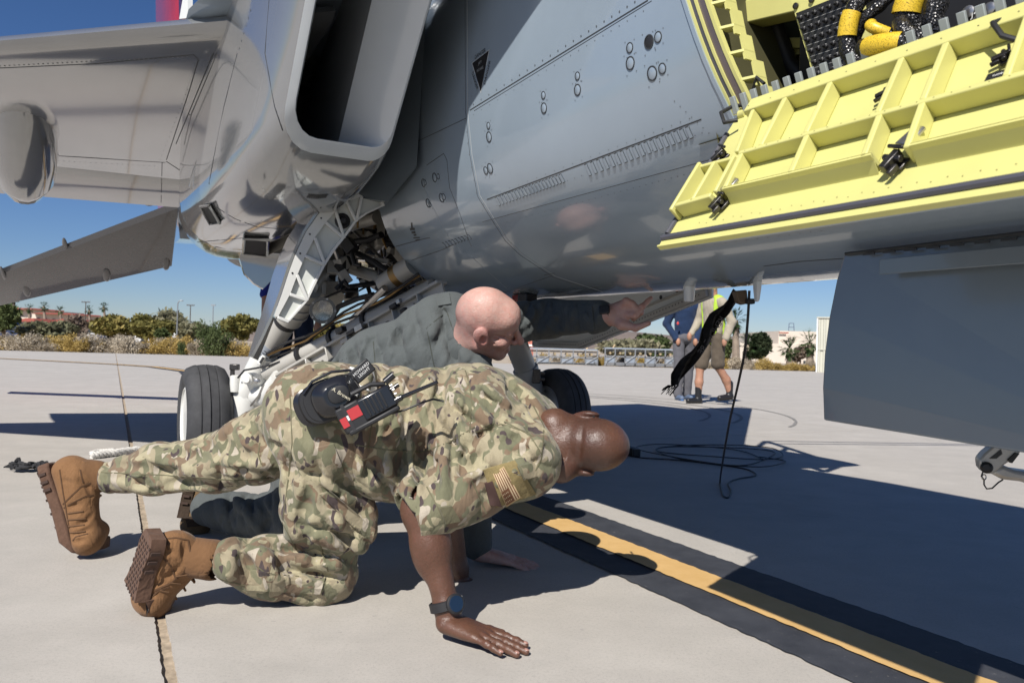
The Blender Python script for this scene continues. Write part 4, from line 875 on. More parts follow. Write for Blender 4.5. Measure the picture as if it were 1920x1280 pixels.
for px, py in ((1493, 12), (1523, 0)): b = MB(); b.lathe(ALt(px, py, LP-.001), -AL, [(.006, 0), (.006, .004), (.004, .005)], 12); b.build('screw', DMET, pan)
# cable bundles with yellow sleeves
def braid_mat():
    m = NT('braided_sleeve'); v = m.coord(); w = m.n('TexVoronoi'); w.inputs['Scale'].default_value = 260; m.l(v, w.inputs['Vector'])
    m.col(m.ramp(w.outputs['Distance'], [(.1, (.05, .05, .055)), (.5, (.008, .008, .009))])); m.set(Roughness=.28); m.bump(w.outputs['Distance'], .9, .002); return m.m
BRD = braid_mat(); YSL = NT('yellow_label_sleeve'); v_ = YSL.coord(scale=(1, 1, 3)); YSL.col(YSL.ramp(YSL.noise(v_, 420, 1, .5), [(.36, (.16, .12, .015)), (.42, (.70, .47, .03)), (.8, (.76, .53, .05))])); YSL.set(Roughness=.4); YSL = YSL.m
def bundle(pts, l, r, lab=None):
    P = [ALt(x, y, l-.0) for x, y in pts]; P = [p-AL*.02*math.sin(3.14*i/(len(P)-1)) for i, p in enumerate(P)]; Q = []
    for i in range(len(P)-1):
        for t in np.arange(4)/4: 
            p0 = P[max(0, i-1)]; p1 = P[i]; p2 = P[i+1]; p3 = P[min(len(P)-1, i+2)]; Q.append(.5*((2*p1)+(-p0+p2)*t+(2*p0-5*p1+4*p2-p3)*t*t+(-p0+3*p1-3*p2+p3)*t**3))
    Q.append(P[-1]); b = MB(); b.tube(Q, [r*(1+.08*math.sin(i*1.7)) for i in range(len(Q))], 14); o = b.build('cable_bundle', BRD, jet)
    if lab: i0, i1 = int(lab[0]*(len(Q)-1)), int(lab[1]*(len(Q)-1)); b = MB(); b.tube(Q[i0:i1+1], r*1.16, 16, False); b.build('label_sleeve', YSL, o)
bundle([(1640, -20), (1618, 10), (1606, 50), (1600, 95), (1612, 130)], -.49, .0135, (.40, .66)); bundle([(1672, -12), (1660, 12), (1640, 35), (1622, 60), (1612, 92), (1625, 120)], -.47, .011); bundle([(1620, 90), (1640, 92), (1670, 88), (1700, 84), (1718, 88)], -.52, .014, (.30, .78))
bundle([(1730, -30), (1722, 0), (1712, 40), (1722, 62)], -.47, .019, (.25, .6)); bundle([(1768, -20), (1770, 10), (1762, 45), (1770, 76)], -.46, .017); bundle([(1690, 42), (1705, 58), (1722, 72), (1742, 84)], -.5, .013); bundle([(1634, 46), (1650, 56), (1672, 66)], -.50, .008, (.2, .9))
for px, py in ((1828, 28), (1868, 22), (1848, 44)): b = MB(); b.lathe(ALt(px, py, -.4), -AL, [(.010, 0), (.010, .02), (.006, .022)], 14); b.build('connector', MET, bay)
b = text_mb('J4', .016, ALt(1828, 25, -.42), AF, AZ); b.build('connector_lettering', WHTP, bay, smooth=False); b = MB(); b.box(ALt(1850, 10, -.38), (.30, .30, .02), (AF, AZ, AL)); b.build('equipment_box', BLKP, bay, bevel=.004)
b = MB(); b.box(ALt(1720, 40, -.36), (.5, .40, .02), (AF, AZ, AL)); b.build('equipment_box', BLKP, bay, bevel=.004)
# ---------------------------------------------------------------- access door
DP0 = np.array([-.52, 1.165]); DP1 = np.array([-.72, .893]); DE = (DP1-DP0)/np.linalg.norm(DP1-DP0); DN2 = np.array([-abs(DE[1]), abs(DE[0])]); DEv = AL*DE[0]+AZ*DE[1]; DNv = AL*DN2[0]+AZ*DN2[1]
def dpt(s, t, h=0.0): return W(s, DP0[0]+DE[0]*t, DP0[1]+DE[1]*t)+DNv*h
SE = 2.62
mb = MB(); mb.prism([dpt(1.835, .0), dpt(1.842, .10), dpt(1.85, .345), dpt(SE, .345), dpt(SE, 0)], -DNv*.010); ad = mb.build('access_door', JG, jet, smooth=False)
mb = MB(); mb.prism([dpt(1.838, .004, .0006), dpt(1.853, .342, .0006), dpt(SE, .342, .0006), dpt(SE, .004, .0006)], DNv*.0012); mb.build('inner_skin', YG, ad, smooth=False)
RH = .030
def rib(s0, t0, s1, t1, w, h0=RH, h1=None, name='rib', m=YG):
    a = dpt(s0, t0); c = dpt(s1, t1); d = nrm(c-a); x = np.cross(DNv, d); b = MB(); b.box((a+c)/2+DNv*(h0/2+.002), (np.linalg.norm(c-a), w, h0), (d, x, DNv)); b.build(name, m, ad, bevel=.0022)
rib(1.90, .030, SE, .030, .034, .030); rib(1.965, .171, SE, .171, .010, RH)
rib(1.875, .275, 1.96, .268, .010, RH)
for s0 in (2.005, 2.098, 2.224, 2.292, 2.40, 2.52): rib(s0-.008, .047, s0+.006, .167, .010)
for s0 in (1.972, 2.110, 2.236, 2.300, 2.46): rib(s0, .175, s0+.014, .262, .010)
rib(1.925, .05, 1.955, .165, .008); rib(1.955, .175, 1.965, .262, .008); rib(1.862, .165, 1.868, .285, .008); rib(1.86, .170, 1.96, .171, .008, RH*.8); rib(1.908, .175, 1.915, .275, .008)
for s0, s1 in ((1.985, 2.262), (2.318, SE)):      # sloping lower edge of the stiffened part
    b = MB(); b.prism([dpt(s0, .258, .033), dpt(s1, .258, .033), dpt(s1, .270, .002), dpt(s0, .270, .002)], DNv*-.004); b.build('rib', YG, ad, smooth=False)
    b = MB(); b.prism([dpt(s0, .256, .032), dpt(s1, .256, .032), dpt(s1, .262, .032), dpt(s0, .262, .032)], -DNv*.03); b.build('rib', YG, ad, smooth=False)
b = MB()
for k in range(34): b.disc(dpt(1.93+k*.020, .301+(k % 2)*.004, .0024), DNv, .0011, 6)
for k in range(26): b.disc(dpt(1.98+k*.024, .171, .0324), DNv, .0011, 6)
b.build('door_rivets', mat('rivet_olive', (.22, .21, .07), .5), ad, kind='stuff')
mb = MB(); mb.tube([dpt(1.846, .060, .004), dpt(1.857, .20, .004), dpt(1.860, .318, .004)], .0052, 8); mb.build('rubber_seal', SEAL, ad); mb = MB(); mb.tube([dpt(1.852, .326, .003), dpt(SE, .326, .003)], .0062, 8); mb.build('rubber_seal', SEAL, ad)
mb = MB(); mb.box(dpt((1.85+SE)/2, .344, -.002), (SE-1.85, .0035, .010), (AF, DEv, DNv)); mb.build('edge_strip', YG, ad, smooth=False)
n = 26
for i in range(n):
    s0 = 1.842+.0262*i; b = MB(); c = dpt(s0, .000, .012); Tt = nrm(AZ-AL*.42); b.box(dpt(s0, .004, .014)+Tt*.010, (.0125, .034, .006), (AF, Tt, np.cross(AF, Tt))); b.build('hinge_leaf', TABG, ad, bevel=.001)
    b = MB(); b.cyl(dpt(s0+.006, .008, .004), dpt(s0+.0205, .008, .004), .0085, n=12); b.build('hinge_knuckle', YG, ad)
    if i % 2 == 0: b = MB(); b.disc(dpt(s0+.012, .034, .0325), DNv, .0012, 8); b.build('hinge_screw', DRK, ad)
def latch(s0, t0, k=1.0, ang=.5, big=False):
    c = dpt(s0, t0, .006); x = AF*math.cos(ang)+DEv*math.sin(ang); y = -AF*math.sin(ang)+DEv*math.cos(ang); o = MB()
    o.box(c+DNv*.002, (.030*k, .020*k, .004), (x, y, DNv)); o.box(c+DNv*.011*k+y*.004, (.011*k, .030*k, .012*k), (x, y, DNv)); o.cyl(c-x*.015*k+DNv*.012*k, c+x*.015*k+DNv*.012*k, .0045*k, n=10); o.cyl(c-x*.013*k+DNv*.02*k-y*.012*k, c+x*.013*k+DNv*.02*k-y*.012*k, .003*k, n=8); o.box(c+x*.012*k+y*.016*k+DNv*.008, (.006*k, .016*k, .008*k), (x, y, DNv)); la = o.build('latch', DMET, ad, bevel=.0012)
    if big: o = MB(); o.prism([c-y*.018*k+x*.016*k+DNv*.014, c-y*.05*k+x*.012*k+DNv*.012, c-y*.052*k-x*.006*k+DNv*.012, c-y*.018*k-x*.010*k+DNv*.014], DNv*.006); o.build('latch_lever', MET, ad, bevel=.002)
latch(1.886, .136, .95); latch(1.968, .272, .95, .35, True); latch(2.288, .262, 1.05, .35, True); latch(2.203, .098, .7, 1.2); latch(2.372, .095, .7, 1.2); latch(2.17, .150, .4)
def dcable(pts, r): b = MB(); b.tube(pts, r, 8); b.build('bonding_cable', DRK, ad)
dcable([dpt(1.845, -.02, .004), dpt(1.835, -.005, .02), dpt(1.836, .03, .035), dpt(1.86, .06, .03), dpt(1.88, .05, .02)], .004); dcable([dpt(1.852, -.045, .01), dpt(1.87, -.06, .03), dpt(1.89, -.045, .02)], .0035); dcable([dpt(2.36, .02, .02), dpt(2.35, .045, .035), dpt(2.37, .075, .03), dpt(2.40, .085, .012)], .004)
b = MB(); b.box(dpt(2.385, .126, .0045), (.06, .022, .003), (AF, DEv, DNv)); b.build('data_plate', BLKP, ad, smooth=False); b = text_mb('INSPECT LATCH', .0052, dpt(2.383, .123, .0064), AF, -DEv); b.build('plate_lettering', WHTP, ad, smooth=False)
for s0, t0, tx in ((2.075, .238, '19-F-T-0100'), (2.185, .235, 'PART 7A311-01')): b = text_mb(tx, .0062, dpt(s0, t0, .0035), AF, -DEv); b.build('stencil', mat('stencil_grey', (.25, .24, .1), .6), ad, smooth=False)
# ---------------------------------------------------------------- nose gear door
ND = [(1.862, .912), (1.848, .86), (1.836, .78), (1.830, .70), (1.830, .63), (1.836, .562), (2.5, .535), (2.5, .915)]
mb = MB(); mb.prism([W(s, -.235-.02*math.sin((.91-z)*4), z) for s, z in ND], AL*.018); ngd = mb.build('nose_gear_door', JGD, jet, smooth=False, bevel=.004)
mb = MB(); mb.tube([W(1.87, -.24, .912), W(2.5, -.24, .918)], .004, 6); mb.build('door_hinge', SEAM, ngd)
for k in range(12): b = MB(); b.box(W(1.93+k*.045, -.2475, .906), (.026, .003, .004), (AF, AL, AZ)); b.build('hinge_slot', SEAM, ngd, smooth=False)
b = MB(); b.box(W(2.22, -.268, .875), (.5, .003, .03), (AF, AL, AZ)); b.build('stiffener', JGD, ngd, bevel=.001)
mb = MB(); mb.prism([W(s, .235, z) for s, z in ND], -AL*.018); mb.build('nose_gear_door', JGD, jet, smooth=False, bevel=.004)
# nose strut and wheel (outside the frame, casts shadow)
TYR = NT('tyre_rubber'); v_ = TYR.coord(); TYR.col(TYR.ramp(TYR.noise(v_, 9, 5, .7), [(.35, (.030, .031, .034)), (.7, (.060, .061, .066))])); TYR.set(Roughness=.75); TYR.bump(TYR.noise(v_, 160, 3, .6), .2, .002); TYR = TYR.m
def wheel(c, ax, r, w, name, hubm):
    ax = nrm(ax); t = MB(); pr = [(r*.58, -w*.40), (r*.66, -w*.48), (r*.82, -w*.50), (r*.93, -w*.42), (r*.985, -w*.26)]
    gro = []
    for h in (-.19, 0, .19): gro += [(r*(1-.012*abs(h)*5)+.0, (h-.022)*w), (r*.972, (h-.014)*w), (r*.972, (h+.014)*w), (r*(1-.012*abs(h)*5), (h+.022)*w)]
    pr2 = [(q, -h) for q, h in reversed(pr)]; t.lathe(c, ax, pr+gro+pr2, 56, cap=False); wh = t.build(name, TYR, jet)
    b = MB(); b.lathe(c, ax, [(r*.60, -w*.42), (r*.56, -w*.46), (r*.52, -w*.36), (r*.30, -w*.28), (r*.26, -w*.40), (r*.10, -w*.42), (r*.08, w*.42), (r*.26, w*.40), (r*.30, w*.28), (r*.52, w*.36), (r*.56, w*.46), (r*.60, w*.42)], 40); b.build('rim', hubm, wh)
    x, y, z = frame(ax)
    for sd in (-1, 1):
        for k in range(9): a = 6.283*k/9; p = c+ax*sd*w*.34+(x*math.cos(a)+y*math.sin(a))*r*.41; b = MB(); b.lathe(p, ax*sd, [(r*.055, 0), (r*.055, .006), (r*.03, .012)], 8); b.build('wheel_nut', DMET, wh)
    return wh
WC = np.array([-1.592, 4.0, .283]); a_ = toA(WC); wheel(WC, AL, .284, .215, 'main_wheel', WHT)
WP = W(a_[0], -a_[1], .283); wheel(WP, AL, .284, .215, 'main_wheel', mat('rim_grey', (.30, .31, .32), .4, .4))
wheel(W(2.95, 0, .22), AL, .22, .15, 'nose_wheel', WHT); mb = MB(); mb.cyl(W(2.95, -.0, .25), W(2.8, 0, .95), .05); mb.build('nose_strut', WHT, jet)
# ---------------------------------------------------------------- main gear bay, struts and doors
BAYD = mat('bay_wall_beige', (.30, .285, .255), .55, var=.15, vscale=8)
mb = MB(); mb.add([W(-.19, -.06, .98), W(-1.72, -.06, 1.2), W(-1.72, -.06, 1.75), W(-.19, -.06, 1.75)], [(0, 1, 2, 3)]); mb.add([W(-.19, -.74, 1.70), W(-1.72, -.74, 1.70), W(-1.72, -.06, 1.70), W(-.19, -.06, 1.70)], [(0, 1, 2, 3)]); mb.add([W(-1.69, -.74, 1.22), W(-1.69, -.06, 1.22), W(-1.69, -.06, 1.75), W(-1.69, -.74, 1.75)], [(0, 1, 2, 3)]); mb.add([W(-.19, -.72, 1.2), W(-1.70, -.71, 1.2), W(-1.70, -.71, 1.72), W(-.19, -.72, 1.72)], [(0, 1, 2, 3)])
gb = mb.build('gear_bay', BAYD, jet, smooth=False)
rb = random.Random(11)
def bay_pipe(p, r, m, name='hydraulic_pipe'): b = MB(); b.tube(p, r, 8 if r < .02 else 18); b.build(name, m, gb)
for k in range(34):
    s0 = rb.uniform(-.5, -1.5); l0 = rb.uniform(-.65, -.12); z0 = rb.uniform(1.22, 1.62); P = [W(s0, l0, z0)]
    for j in range(4):
        d = [AF, AL, AZ][rb.randrange(3)]*rb.uniform(-.25, .25); q_ = P[-1]+d; t_ = toA(q_); P.append(W(min(-.25, max(-1.65, t_[0])), min(-.08, max(-.68, t_[1])), min(1.68, max(1.15, t_[2]))))
    bay_pipe(P, rb.choice((.005, .007, .010, .014)), rb.choice((DRK, DRK, DRK, MET, BEI, BRZ)), rb.choice(('hydraulic_pipe', 'hose')))
for k in range(16):
    p = W(rb.uniform(-.5, -1.5), rb.uniform(-.62, -.14), rb.uniform(1.22, 1.6)); b = MB()
    if k % 2: b.box(p, (rb.uniform(.05, .13), rb.uniform(.04, .1), rb.uniform(.04, .1)), (AF, AL, AZ))
    else: b.cyl(p, p+AF*rb.uniform(.06, .16)+AZ*rb.uniform(-.05, .05), rb.uniform(.02, .05), n=14)
    b.build('bay_component', rb.choice((DRK, BEI, DMET, BAYD)), gb, bevel=.004)
def pt(px, py, Y): return PY(px, py, Y)
for pts, r, m, nm in (([(610, 440, 3.9), (650, 455, 3.8), (690, 450, 3.7), (715, 440, 3.6)], .016, DRK, 'wire_harness'), ([(640, 470, 3.9), (642, 520, 3.85), (648, 545, 3.8)], .022, DRK, 'wire_harness'), ([(560, 470, 4.0), (585, 450, 3.9), (640, 460, 3.8), (700, 490, 3.6), (745, 520, 3.5)], .014, DRK, 'wire_harness'), ([(660, 430, 3.9), (700, 470, 3.8), (740, 505, 3.6)], .008, MET, 'hydraulic_pipe'), ([(640, 400, 3.9), (700, 395, 3.7)], .02, BEI, 'bay_frame'), ([(630, 430, 3.95), (708, 408, 3.6)], .03, BEI, 'bay_frame'), ([(650, 500, 3.9), (735, 530, 3.6)], .03, BEI, 'bay_frame'), ([(655, 415, 3.8), (690, 410, 3.7), (706, 412, 3.6)], .012, DRK, 'hose'), ([(660, 600, 3.7), (680, 585, 3.6), (760, 545, 3.4)], .010, DRK, 'hose'), ([(628, 625, 3.75), (620, 600, 3.75), (635, 575, 3.7), (670, 560, 3.6), (700, 552, 3.5)], .013, DRK, 'hose'), ([(605, 560, 3.75), (640, 545, 3.7), (680, 535, 3.6)], .006, DRK, 'hose')): bay_pipe([pt(*p) for p in pts], r, m, nm)
bay_pipe([pt(720, 535, 3.45), pt(775, 497, 3.35)], .050, BEI, 'actuator'); bay_pipe([pt(742, 520, 3.41), pt(752, 513, 3.395)], .0535, BRZ, 'actuator_collar'); bay_pipe([pt(660, 600, 3.55), pt(722, 540, 3.35)], .016, MET, 'actuator_rod')
bay_pipe([pt(575, 500, 4.05), pt(600, 520, 3.95), pt(625, 560, 3.85)], .06, BEI, 'uplock_fitting'); bay_pipe([pt(625, 480, 4.0), pt(615, 530, 3.9), pt(598, 560, 3.8)], .04, BEI, 'trunnion_arm')
b = MB(); b.lathe(pt(575, 480, 4.1), -AF, [(.11, 0), (.11, .1), (.05, .12)], 20); b.build('wheel_well_drum', DRK, gb)
for k in range(60):      # small shapes deep in the bay: clamps, valves, brackets
    px = rb.uniform(560, 800); py = rb.uniform(430, 560)
    if py < 430+(700-px)*.3 or (px > 735 and py < 480+(px-735)*.8): continue
    p = pt(px, py, rb.uniform(3.6, 4.2)); b = MB(); b.box(p, [rb.uniform(.02, .07) for _ in range(3)], frame((rb.uniform(-1, 1), rb.uniform(-1, 1), rb.uniform(-1, 1)))); b.build('bay_component', rb.choice((DRK, DRK, DMET, BEI, MET, BAYD)), gb, bevel=.003)
    if k % 2: p2 = p+np.array([rb.uniform(-.2, .2), rb.uniform(-.1, .1), rb.uniform(-.12, .12)]); bay_pipe([p, (p+p2)/2+[0, 0, rb.uniform(-.05, .05)], p2], rb.choice((.005, .008, .012)), rb.choice((DRK, DRK, MET, BRZ)), 'hose')
# arched gear door with pocketed frame
arc_px = [(706, 343), (672, 350), (640, 360), (613, 377), (590, 400), (568, 432), (550, 470), (536, 508), (524, 545), (508, 590), (488, 634), (470, 668)]
A0 = [AS(x, y, .0) for x, y in arc_px]
def arc_off(d, ds):
    out = []
    for i, p in enumerate(A0):
        t = nrm(A0[min(i+1, len(A0)-1)]-A0[max(i-1, 0)]); n = nrm(np.cross(t, AF)); 
        if n@(W(0, -.3, 1.0)-p) < 0: n = -n
        out.append(p+n*d+AF*ds)
    return out
mb = MB(); n_ = len(A0)
o0 = arc_off(0, .0); dsl = [-.30, -.30, -.29, -.28, -.27, -.26, -.25, -.24, -.22, -.19, -.13, -.05]; o1 = [arc_off(0, dsl[i])[i] for i in range(n_)]; i0 = arc_off(.010, .0); i1 = [arc_off(.010, dsl[i])[i] for i in range(n_)]
mb.rings([[o0[i], o1[i], i1[i], i0[i]] for i in range(n_)]); gd = mb.build('main_gear_door', JB, jet)
K = 8    # frame reaches to here
wid = [.095, .11, .125, .14, .145, .14, .13, .12, .11, .07, .03, .02]
def arc_v(d): return [arc_off(d[i], 0)[i] for i in range(n_)]
inn = arc_v(wid); ot2 = arc_v([w*.36 for w in wid]); otr = arc_v([.012]*n_)
def band(a, b, i0_, i1_, ds0, ds1, nm, m=WHT): q = MB(); q.rings([[a[i]+AF*ds0, b[i]+AF*ds0, b[i]+AF*ds1, a[i]+AF*ds1] for i in range(i0_, i1_+1)]); q.build(nm, m, gd)
band(otr, ot2, 0, K+1, -.005, .006, 'outer_flange'); band(arc_v([w*.93 for w in wid]), inn, 0, K+1, -.04, .006, 'inner_flange'); band(ot2, inn, 0, K+1, -.016, -.010, 'web_plate', mat('frame_back_white', (.62, .64, .60), .4))
for i in range(0, K+2):
    a, c = ot2[i], inn[min(i+1 if i % 2 else i, K+1)]; d = nrm(c-a); x = np.cross(AF, d); b = MB(); b.box((a+c)/2-AF*.008, (np.linalg.norm(c-a), .012, .030), (d, x, AF)); b.build('frame_rib', WHT, gd, bevel=.002)
c = (ot2[3]+inn[3])/2; b = MB(); b.lathe(c-AF*.03, AF, [(.030, 0), (.030, .03), (.022, .034), (.016, .028), (.010, .04)], 20); b.build('hydraulic_port', DRK, gd)
for i in range(1, K, 1): b = MB(); b.disc(arc_v([w*.2 for w in wid])[i]+AF*.0075, AF, .004, 8); b.build('frame_bolt', DMET, gd)
b = MB(); b.rings([[arc_off(.011, -.01)[i], arc_off(.011, dsl[i]+.01)[i], arc_off(.035, dsl[i]*.5)[i]] for i in range(9, 12)]); b.build('edge_panel', mat('panel_beige', (.46, .42, .37), .5), gd)
# aft gear door hanging below the rear fuselage
ap_px = [(450, 478), (508, 474), (540, 440), (530, 480), (515, 512), (494, 541), (478, 533), (458, 510), (446, 490)]
P = [PY(x, y, 5.0) for x, y in [(447, 478), (500, 476), (530, 474), (523, 500), (510, 525), (494, 541), (476, 531), (458, 512)]]; mb = MB(); mb.prism(P, AL*.012-AF*.1); mb.build('aft_gear_door', JB, jet)
# main strut
def strut(a, b, r, m, nm, par=None, n=22): q = MB(); q.cyl(a, b, r[0], r[1], n); return q.build(nm, m, par or jet, bevel=.004)
S0 = pt(577, 538, 3.60); S1 = pt(540, 598, 3.72); S2 = pt(498, 664, 3.86); S3 = pt(460, 738, 3.95); sd_ = nrm(S2-S1)
stt = strut(S0, S1, (.070, .068), BEI, 'main_gear_strut')
mb = MB()
for t_ in (.25, .5, .72): c = S0+(S1-S0)*t_; mb.cyl(c-sd_*.008, c+sd_*.008, .075, n=24)
mb.build('strut_collar', BEI, stt); mb = MB(); mb.tube([S0-sd_*.01, pt(602, 505, 3.75), pt(640, 470, 3.95)], [.045, .045, .05], 16); mb.build('trunnion', BEI, stt); mb = MB(); mb.cyl(S1-sd_*.02, S1+sd_*.035, .056, n=24); mb.build('strut_band', DRK, stt)
mb = MB(); mb.cyl(S1, S2, .054, .052, 24); mb.build('lower_tube', BEI, stt); mb = MB(); mb.cyl(S2-sd_*.09, S2+sd_*.01, .0545, n=24); mb.build('data_band', mat('band_blue_grey', (.30, .33, .37), .4), stt)
mb = MB(); x_, y_, z_ = frame(sd_); vn = nrm(CAM-S2); vn = nrm(vn-sd_*(vn@sd_)); sx_ = np.cross(sd_, vn)
for k in range(3): mb.box(S2-sd_*(.03+.017*k)+vn*.0548, (.05-.010*k, .003, .001), (sx_, sd_, vn))
mb.build('data_lettering', BLKPR, stt, smooth=False)
mb = MB(); mb.cyl(S2, S2*.45+S3*.55, .062, .062, 22); mb.cyl(S2*.5+S3*.5, S3, .058, .075, 22); mb.sphere(S3, .072); mb.build('lower_casting', WHT, stt)
ax_in = W(a_[0], a_[1]+.11, .283)
mb = MB(); mb.tube([S3, pt(455, 790, 3.95), pt(440, 815, 3.97), WC+AL*.12], [.075, .07, .06, .05], 14); mb.tube([S3+[.05, 0, 0], pt(500, 745, 3.86), pt(530, 712, 3.76)], [.06, .05, .06], 14); mb.cyl(WC, WC+AL*.2, .05, n=16); mb.build('axle_arm', WHT, stt)
mb = MB(); mb.prism([pt(434, 722, 3.93), pt(452, 718, 3.93), pt(462, 760, 3.93), pt(448, 766, 3.93), pt(432, 742, 3.93)], AF*-.05); mb.build('brake_bracket', WHT, stt, bevel=.006)
mb = MB(); mb.lathe(pt(441, 712, 3.88), AZ, [(.022, -.06), (.026, -.02), (.026, .02), (.014, .025)], 14); mb.build('brake_valve', WHT, stt); mb = MB(); mb.box(pt(440, 688, 3.88), (.045, .03, .03)); mb.box(pt(436, 698, 3.88), (.02, .02, .05)); mb.build('valve_cap', DMET, stt, bevel=.004)
mb = MB(); mb.lathe(pt(465, 710, 3.83), -_f, [(.026, 0), (.026, .02), (.018, .024), (.018, .03)], 18); mb.build('pivot_boss', WHT, stt); mb = MB(); mb.lathe(pt(484, 714, 3.80), -_f, [(.012, 0), (.012, .03), (.006, .032)], 12); mb.build('pivot_bolt', MET, stt)
mb = MB(); mb.box(pt(491, 675, 3.80), (.05, .03, .022), (nrm(np.array([.5, 0, .86])), np.array([0, 1., 0]), nrm(np.array([.86, 0, -.5])))); mb.build('latch_bracket', WHT, stt, bevel=.004); mb = MB(); mb.box(pt(491, 675, 3.78), (.032, .01, .010), (nrm(np.array([.5, 0, .86])), np.array([0, 1., 0]), nrm(np.array([.86, 0, -.5])))); mb.build('latch_slot', DRK, stt)
for p_ in ([(446, 708, 3.84), (458, 694, 3.82), (480, 690, 3.8), (505, 685, 3.78), (525, 678, 3.75)], [(470, 760, 3.86), (485, 742, 3.8), (495, 720, 3.78)]): b = MB(); b.tube([pt(*q_) for q_ in p_], .005, 7); b.build('brake_hose', DRK if p_[0][0] == 446 else MET, stt)
# landing light
lc = pt(605, 582, 3.50); ln = nrm(CAM-lc+np.array([.3, 0, 0])); mb = MB(); mb.lathe(lc-ln*.05, ln, [(.03, 0), (.052, .03), (.060, .046), (.060, .060), (.047, .060)], 26, cap=False); lg = mb.build('landing_light', mat('lamp_bezel', (.20, .195, .18), .4, .3), jet)
mb = MB(); mb.lathe(lc-ln*.02, ln, [(.006, -.018), (.03, -.008), (.049, .022)], 24); mb.build('reflector', mat('lamp_reflector', (.30, .29, .28), .2, 1.0, var=.5, vscale=60), lg)
gl = NT('lamp_glass'); gl.set(Roughness=.05, IOR=1.45); gl.b.inputs['Transmission Weight'].default_value = 1.0; gl.b.inputs['Base Color'].default_value = (.9, .9, .88, 1); mb = MB(); mb.lathe(lc, ln, [(.0505, .004), (.046, .010), (.02, .014), (.002, .015)], 24); mb.build('lens', gl.m, lg)
for k in range(5): b = MB(); x_, y_, z_ = frame(ln); a = 6.283*k/5; b.lathe(lc+(x_*math.cos(a)+y_*math.sin(a))*.055+ln*.004, ln, [(.005, 0), (.005, .008)], 8); b.build('lens_screw', MET, lg)
# drag brace: the long pierced beam from the fuselage to the axle
B0 = pt(835, 552, 3.05); B1 = pt(520, 728, 3.78); bd = nrm(B1-B0); bu = nrm(AZ-bd*(bd@AZ)); bw = np.cross(bd, bu); LB = np.linalg.norm(B1-B0)
mb = MB(); mb.box((B0+B1)/2+bu*.055, (LB, .014, .06), (bd, bu, bw)); db = mb.build('drag_brace', BEI, jet, bevel=.003)
mb = MB(); mb.box((B0+B1)/2-bu*.055, (LB, .014, .06), (bd, bu, bw)); mb.build('brace_flange', BEI, db, bevel=.003); mb = MB(); mb.box((B0+B1)/2, (LB, .10, .010), (bd, bu, bw)); mb.build('brace_web', BEI, db)
for k in range(7):
    c = B0+(B1-B0)*(.10+.13*k); b = MB(); b.box(c+bu*0-bw*.02*(1 if bw@(CAM-c) < 0 else -1), (.008, .098, .03), (bd, bu, bw)); b.build('brace_rib', BEI, db, bevel=.002)
    vn = bw if bw@(CAM-c) > 0 else -bw; c2 = c+bd*LB*.06; b = MB(); b.lathe(c2+vn*.0055, vn, [(.022 if k % 2 else .012, 0), (.022 if k % 2 else .012, .001)], 16); b.build('lightening_hole', mat('hole_dark', (.03, .03, .03), .8), db)
U0 = pt(815, 540, 3.3); U1 = pt(500, 700, 3.85); mb = MB(); mb.tube([U0, U0*.6+U1*.4, U1], [.045, .042, .036], 14); mb.build('retract_actuator', BEI, db)
for t_ in (.35, .55, .75): c = U0+(U1-U0)*t_; b = MB(); b.cyl(c-bd*.012, c+bd*.012, .052, n=16); b.build('pipe_clamp', DRK, db)
for k in range(3):
    P = []
    for t_ in np.linspace(.05, .95, 12): c = U0+(U1-U0)*t_; P.append(c+bu*(.055+.012*k+.012*math.sin(t_*14+k))+np.array([0, -.03-.02*k, 0]))
    b = MB(); b.tube(P, .006, 7); b.build('brace_hose', DRK if k != 1 else BRZ, db)
for k in range(14): c = B0+(B1-B0)*rb.uniform(.15, .8)+bu*rb.uniform(-.03, .09)+np.array([0, -.05, 0]); b = MB(); b.box(c, (rb.uniform(.015, .06), rb.uniform(.015, .03), rb.uniform(.015, .03)), (bd, bu, bw)); b.build('brace_fitting', rb.choice((DRK, DMET, BEI, MET)), db, bevel=.002)
# port gear: strut, door, wheel shown between the men
def pA(s, l, z): return W(s, l, z)
mb = MB(); mb.cyl(pt(955, 610, 4.7), pt(985, 690, 4.95), .075, .07, 20); mb.cyl(pt(985, 690, 4.95), pt(1000, 735, 5.0), .085, .07, 18); ps = mb.build('main_gear_strut', BEI, jet); mb = MB(); mb.cyl(pt(1000, 735, 5.0), WP, .05, n=12); mb.build('axle_arm', BEI, ps)
mb = MB(); mb.box(pt(1006, 705, 4.9), (.05, .04, .09)); mb.box(pt(1014, 699, 4.9), (.05, .03, .02)); mb.box(pt(1014, 711, 4.9), (.05, .03, .02)); mb.build('brake_valve', DMET, ps, bevel=.004)
mb = MB(); mb.box(pt(903, 676, 3.2), (.05, .035, .03), (nrm(np.array([.8, 0, -.5])), np.array([0, 1., 0]), nrm(np.array([.5, 0, .8])))); mb.build('strut_latch', DMET, ps, bevel=.004)
PDO = [(-1.40, .70), (-.84, .697), (.24, .955), (.24, 1.05), (-1.40, 1.10)]
mb = MB(); mb.prism([W(s, .93, z) for s, z in PDO], AL*.012); pdr = mb.build('main_gear_door', WHT, jet, smooth=False)
PIN = mat('door_inner_white', (.50, .49, .46), .4, var=.05)
def prib(p0, p1, w, d): a = W(p0[0], .93, p0[1]); c = W(p1[0], .93, p1[1]); dd = nrm(c-a); b = MB(); b.box((a+c)/2-AL*d/2, (np.linalg.norm(c-a), w, d), (dd, np.cross(AL, dd), AL)); b.build('door_rib', PIN, pdr, bevel=.004)
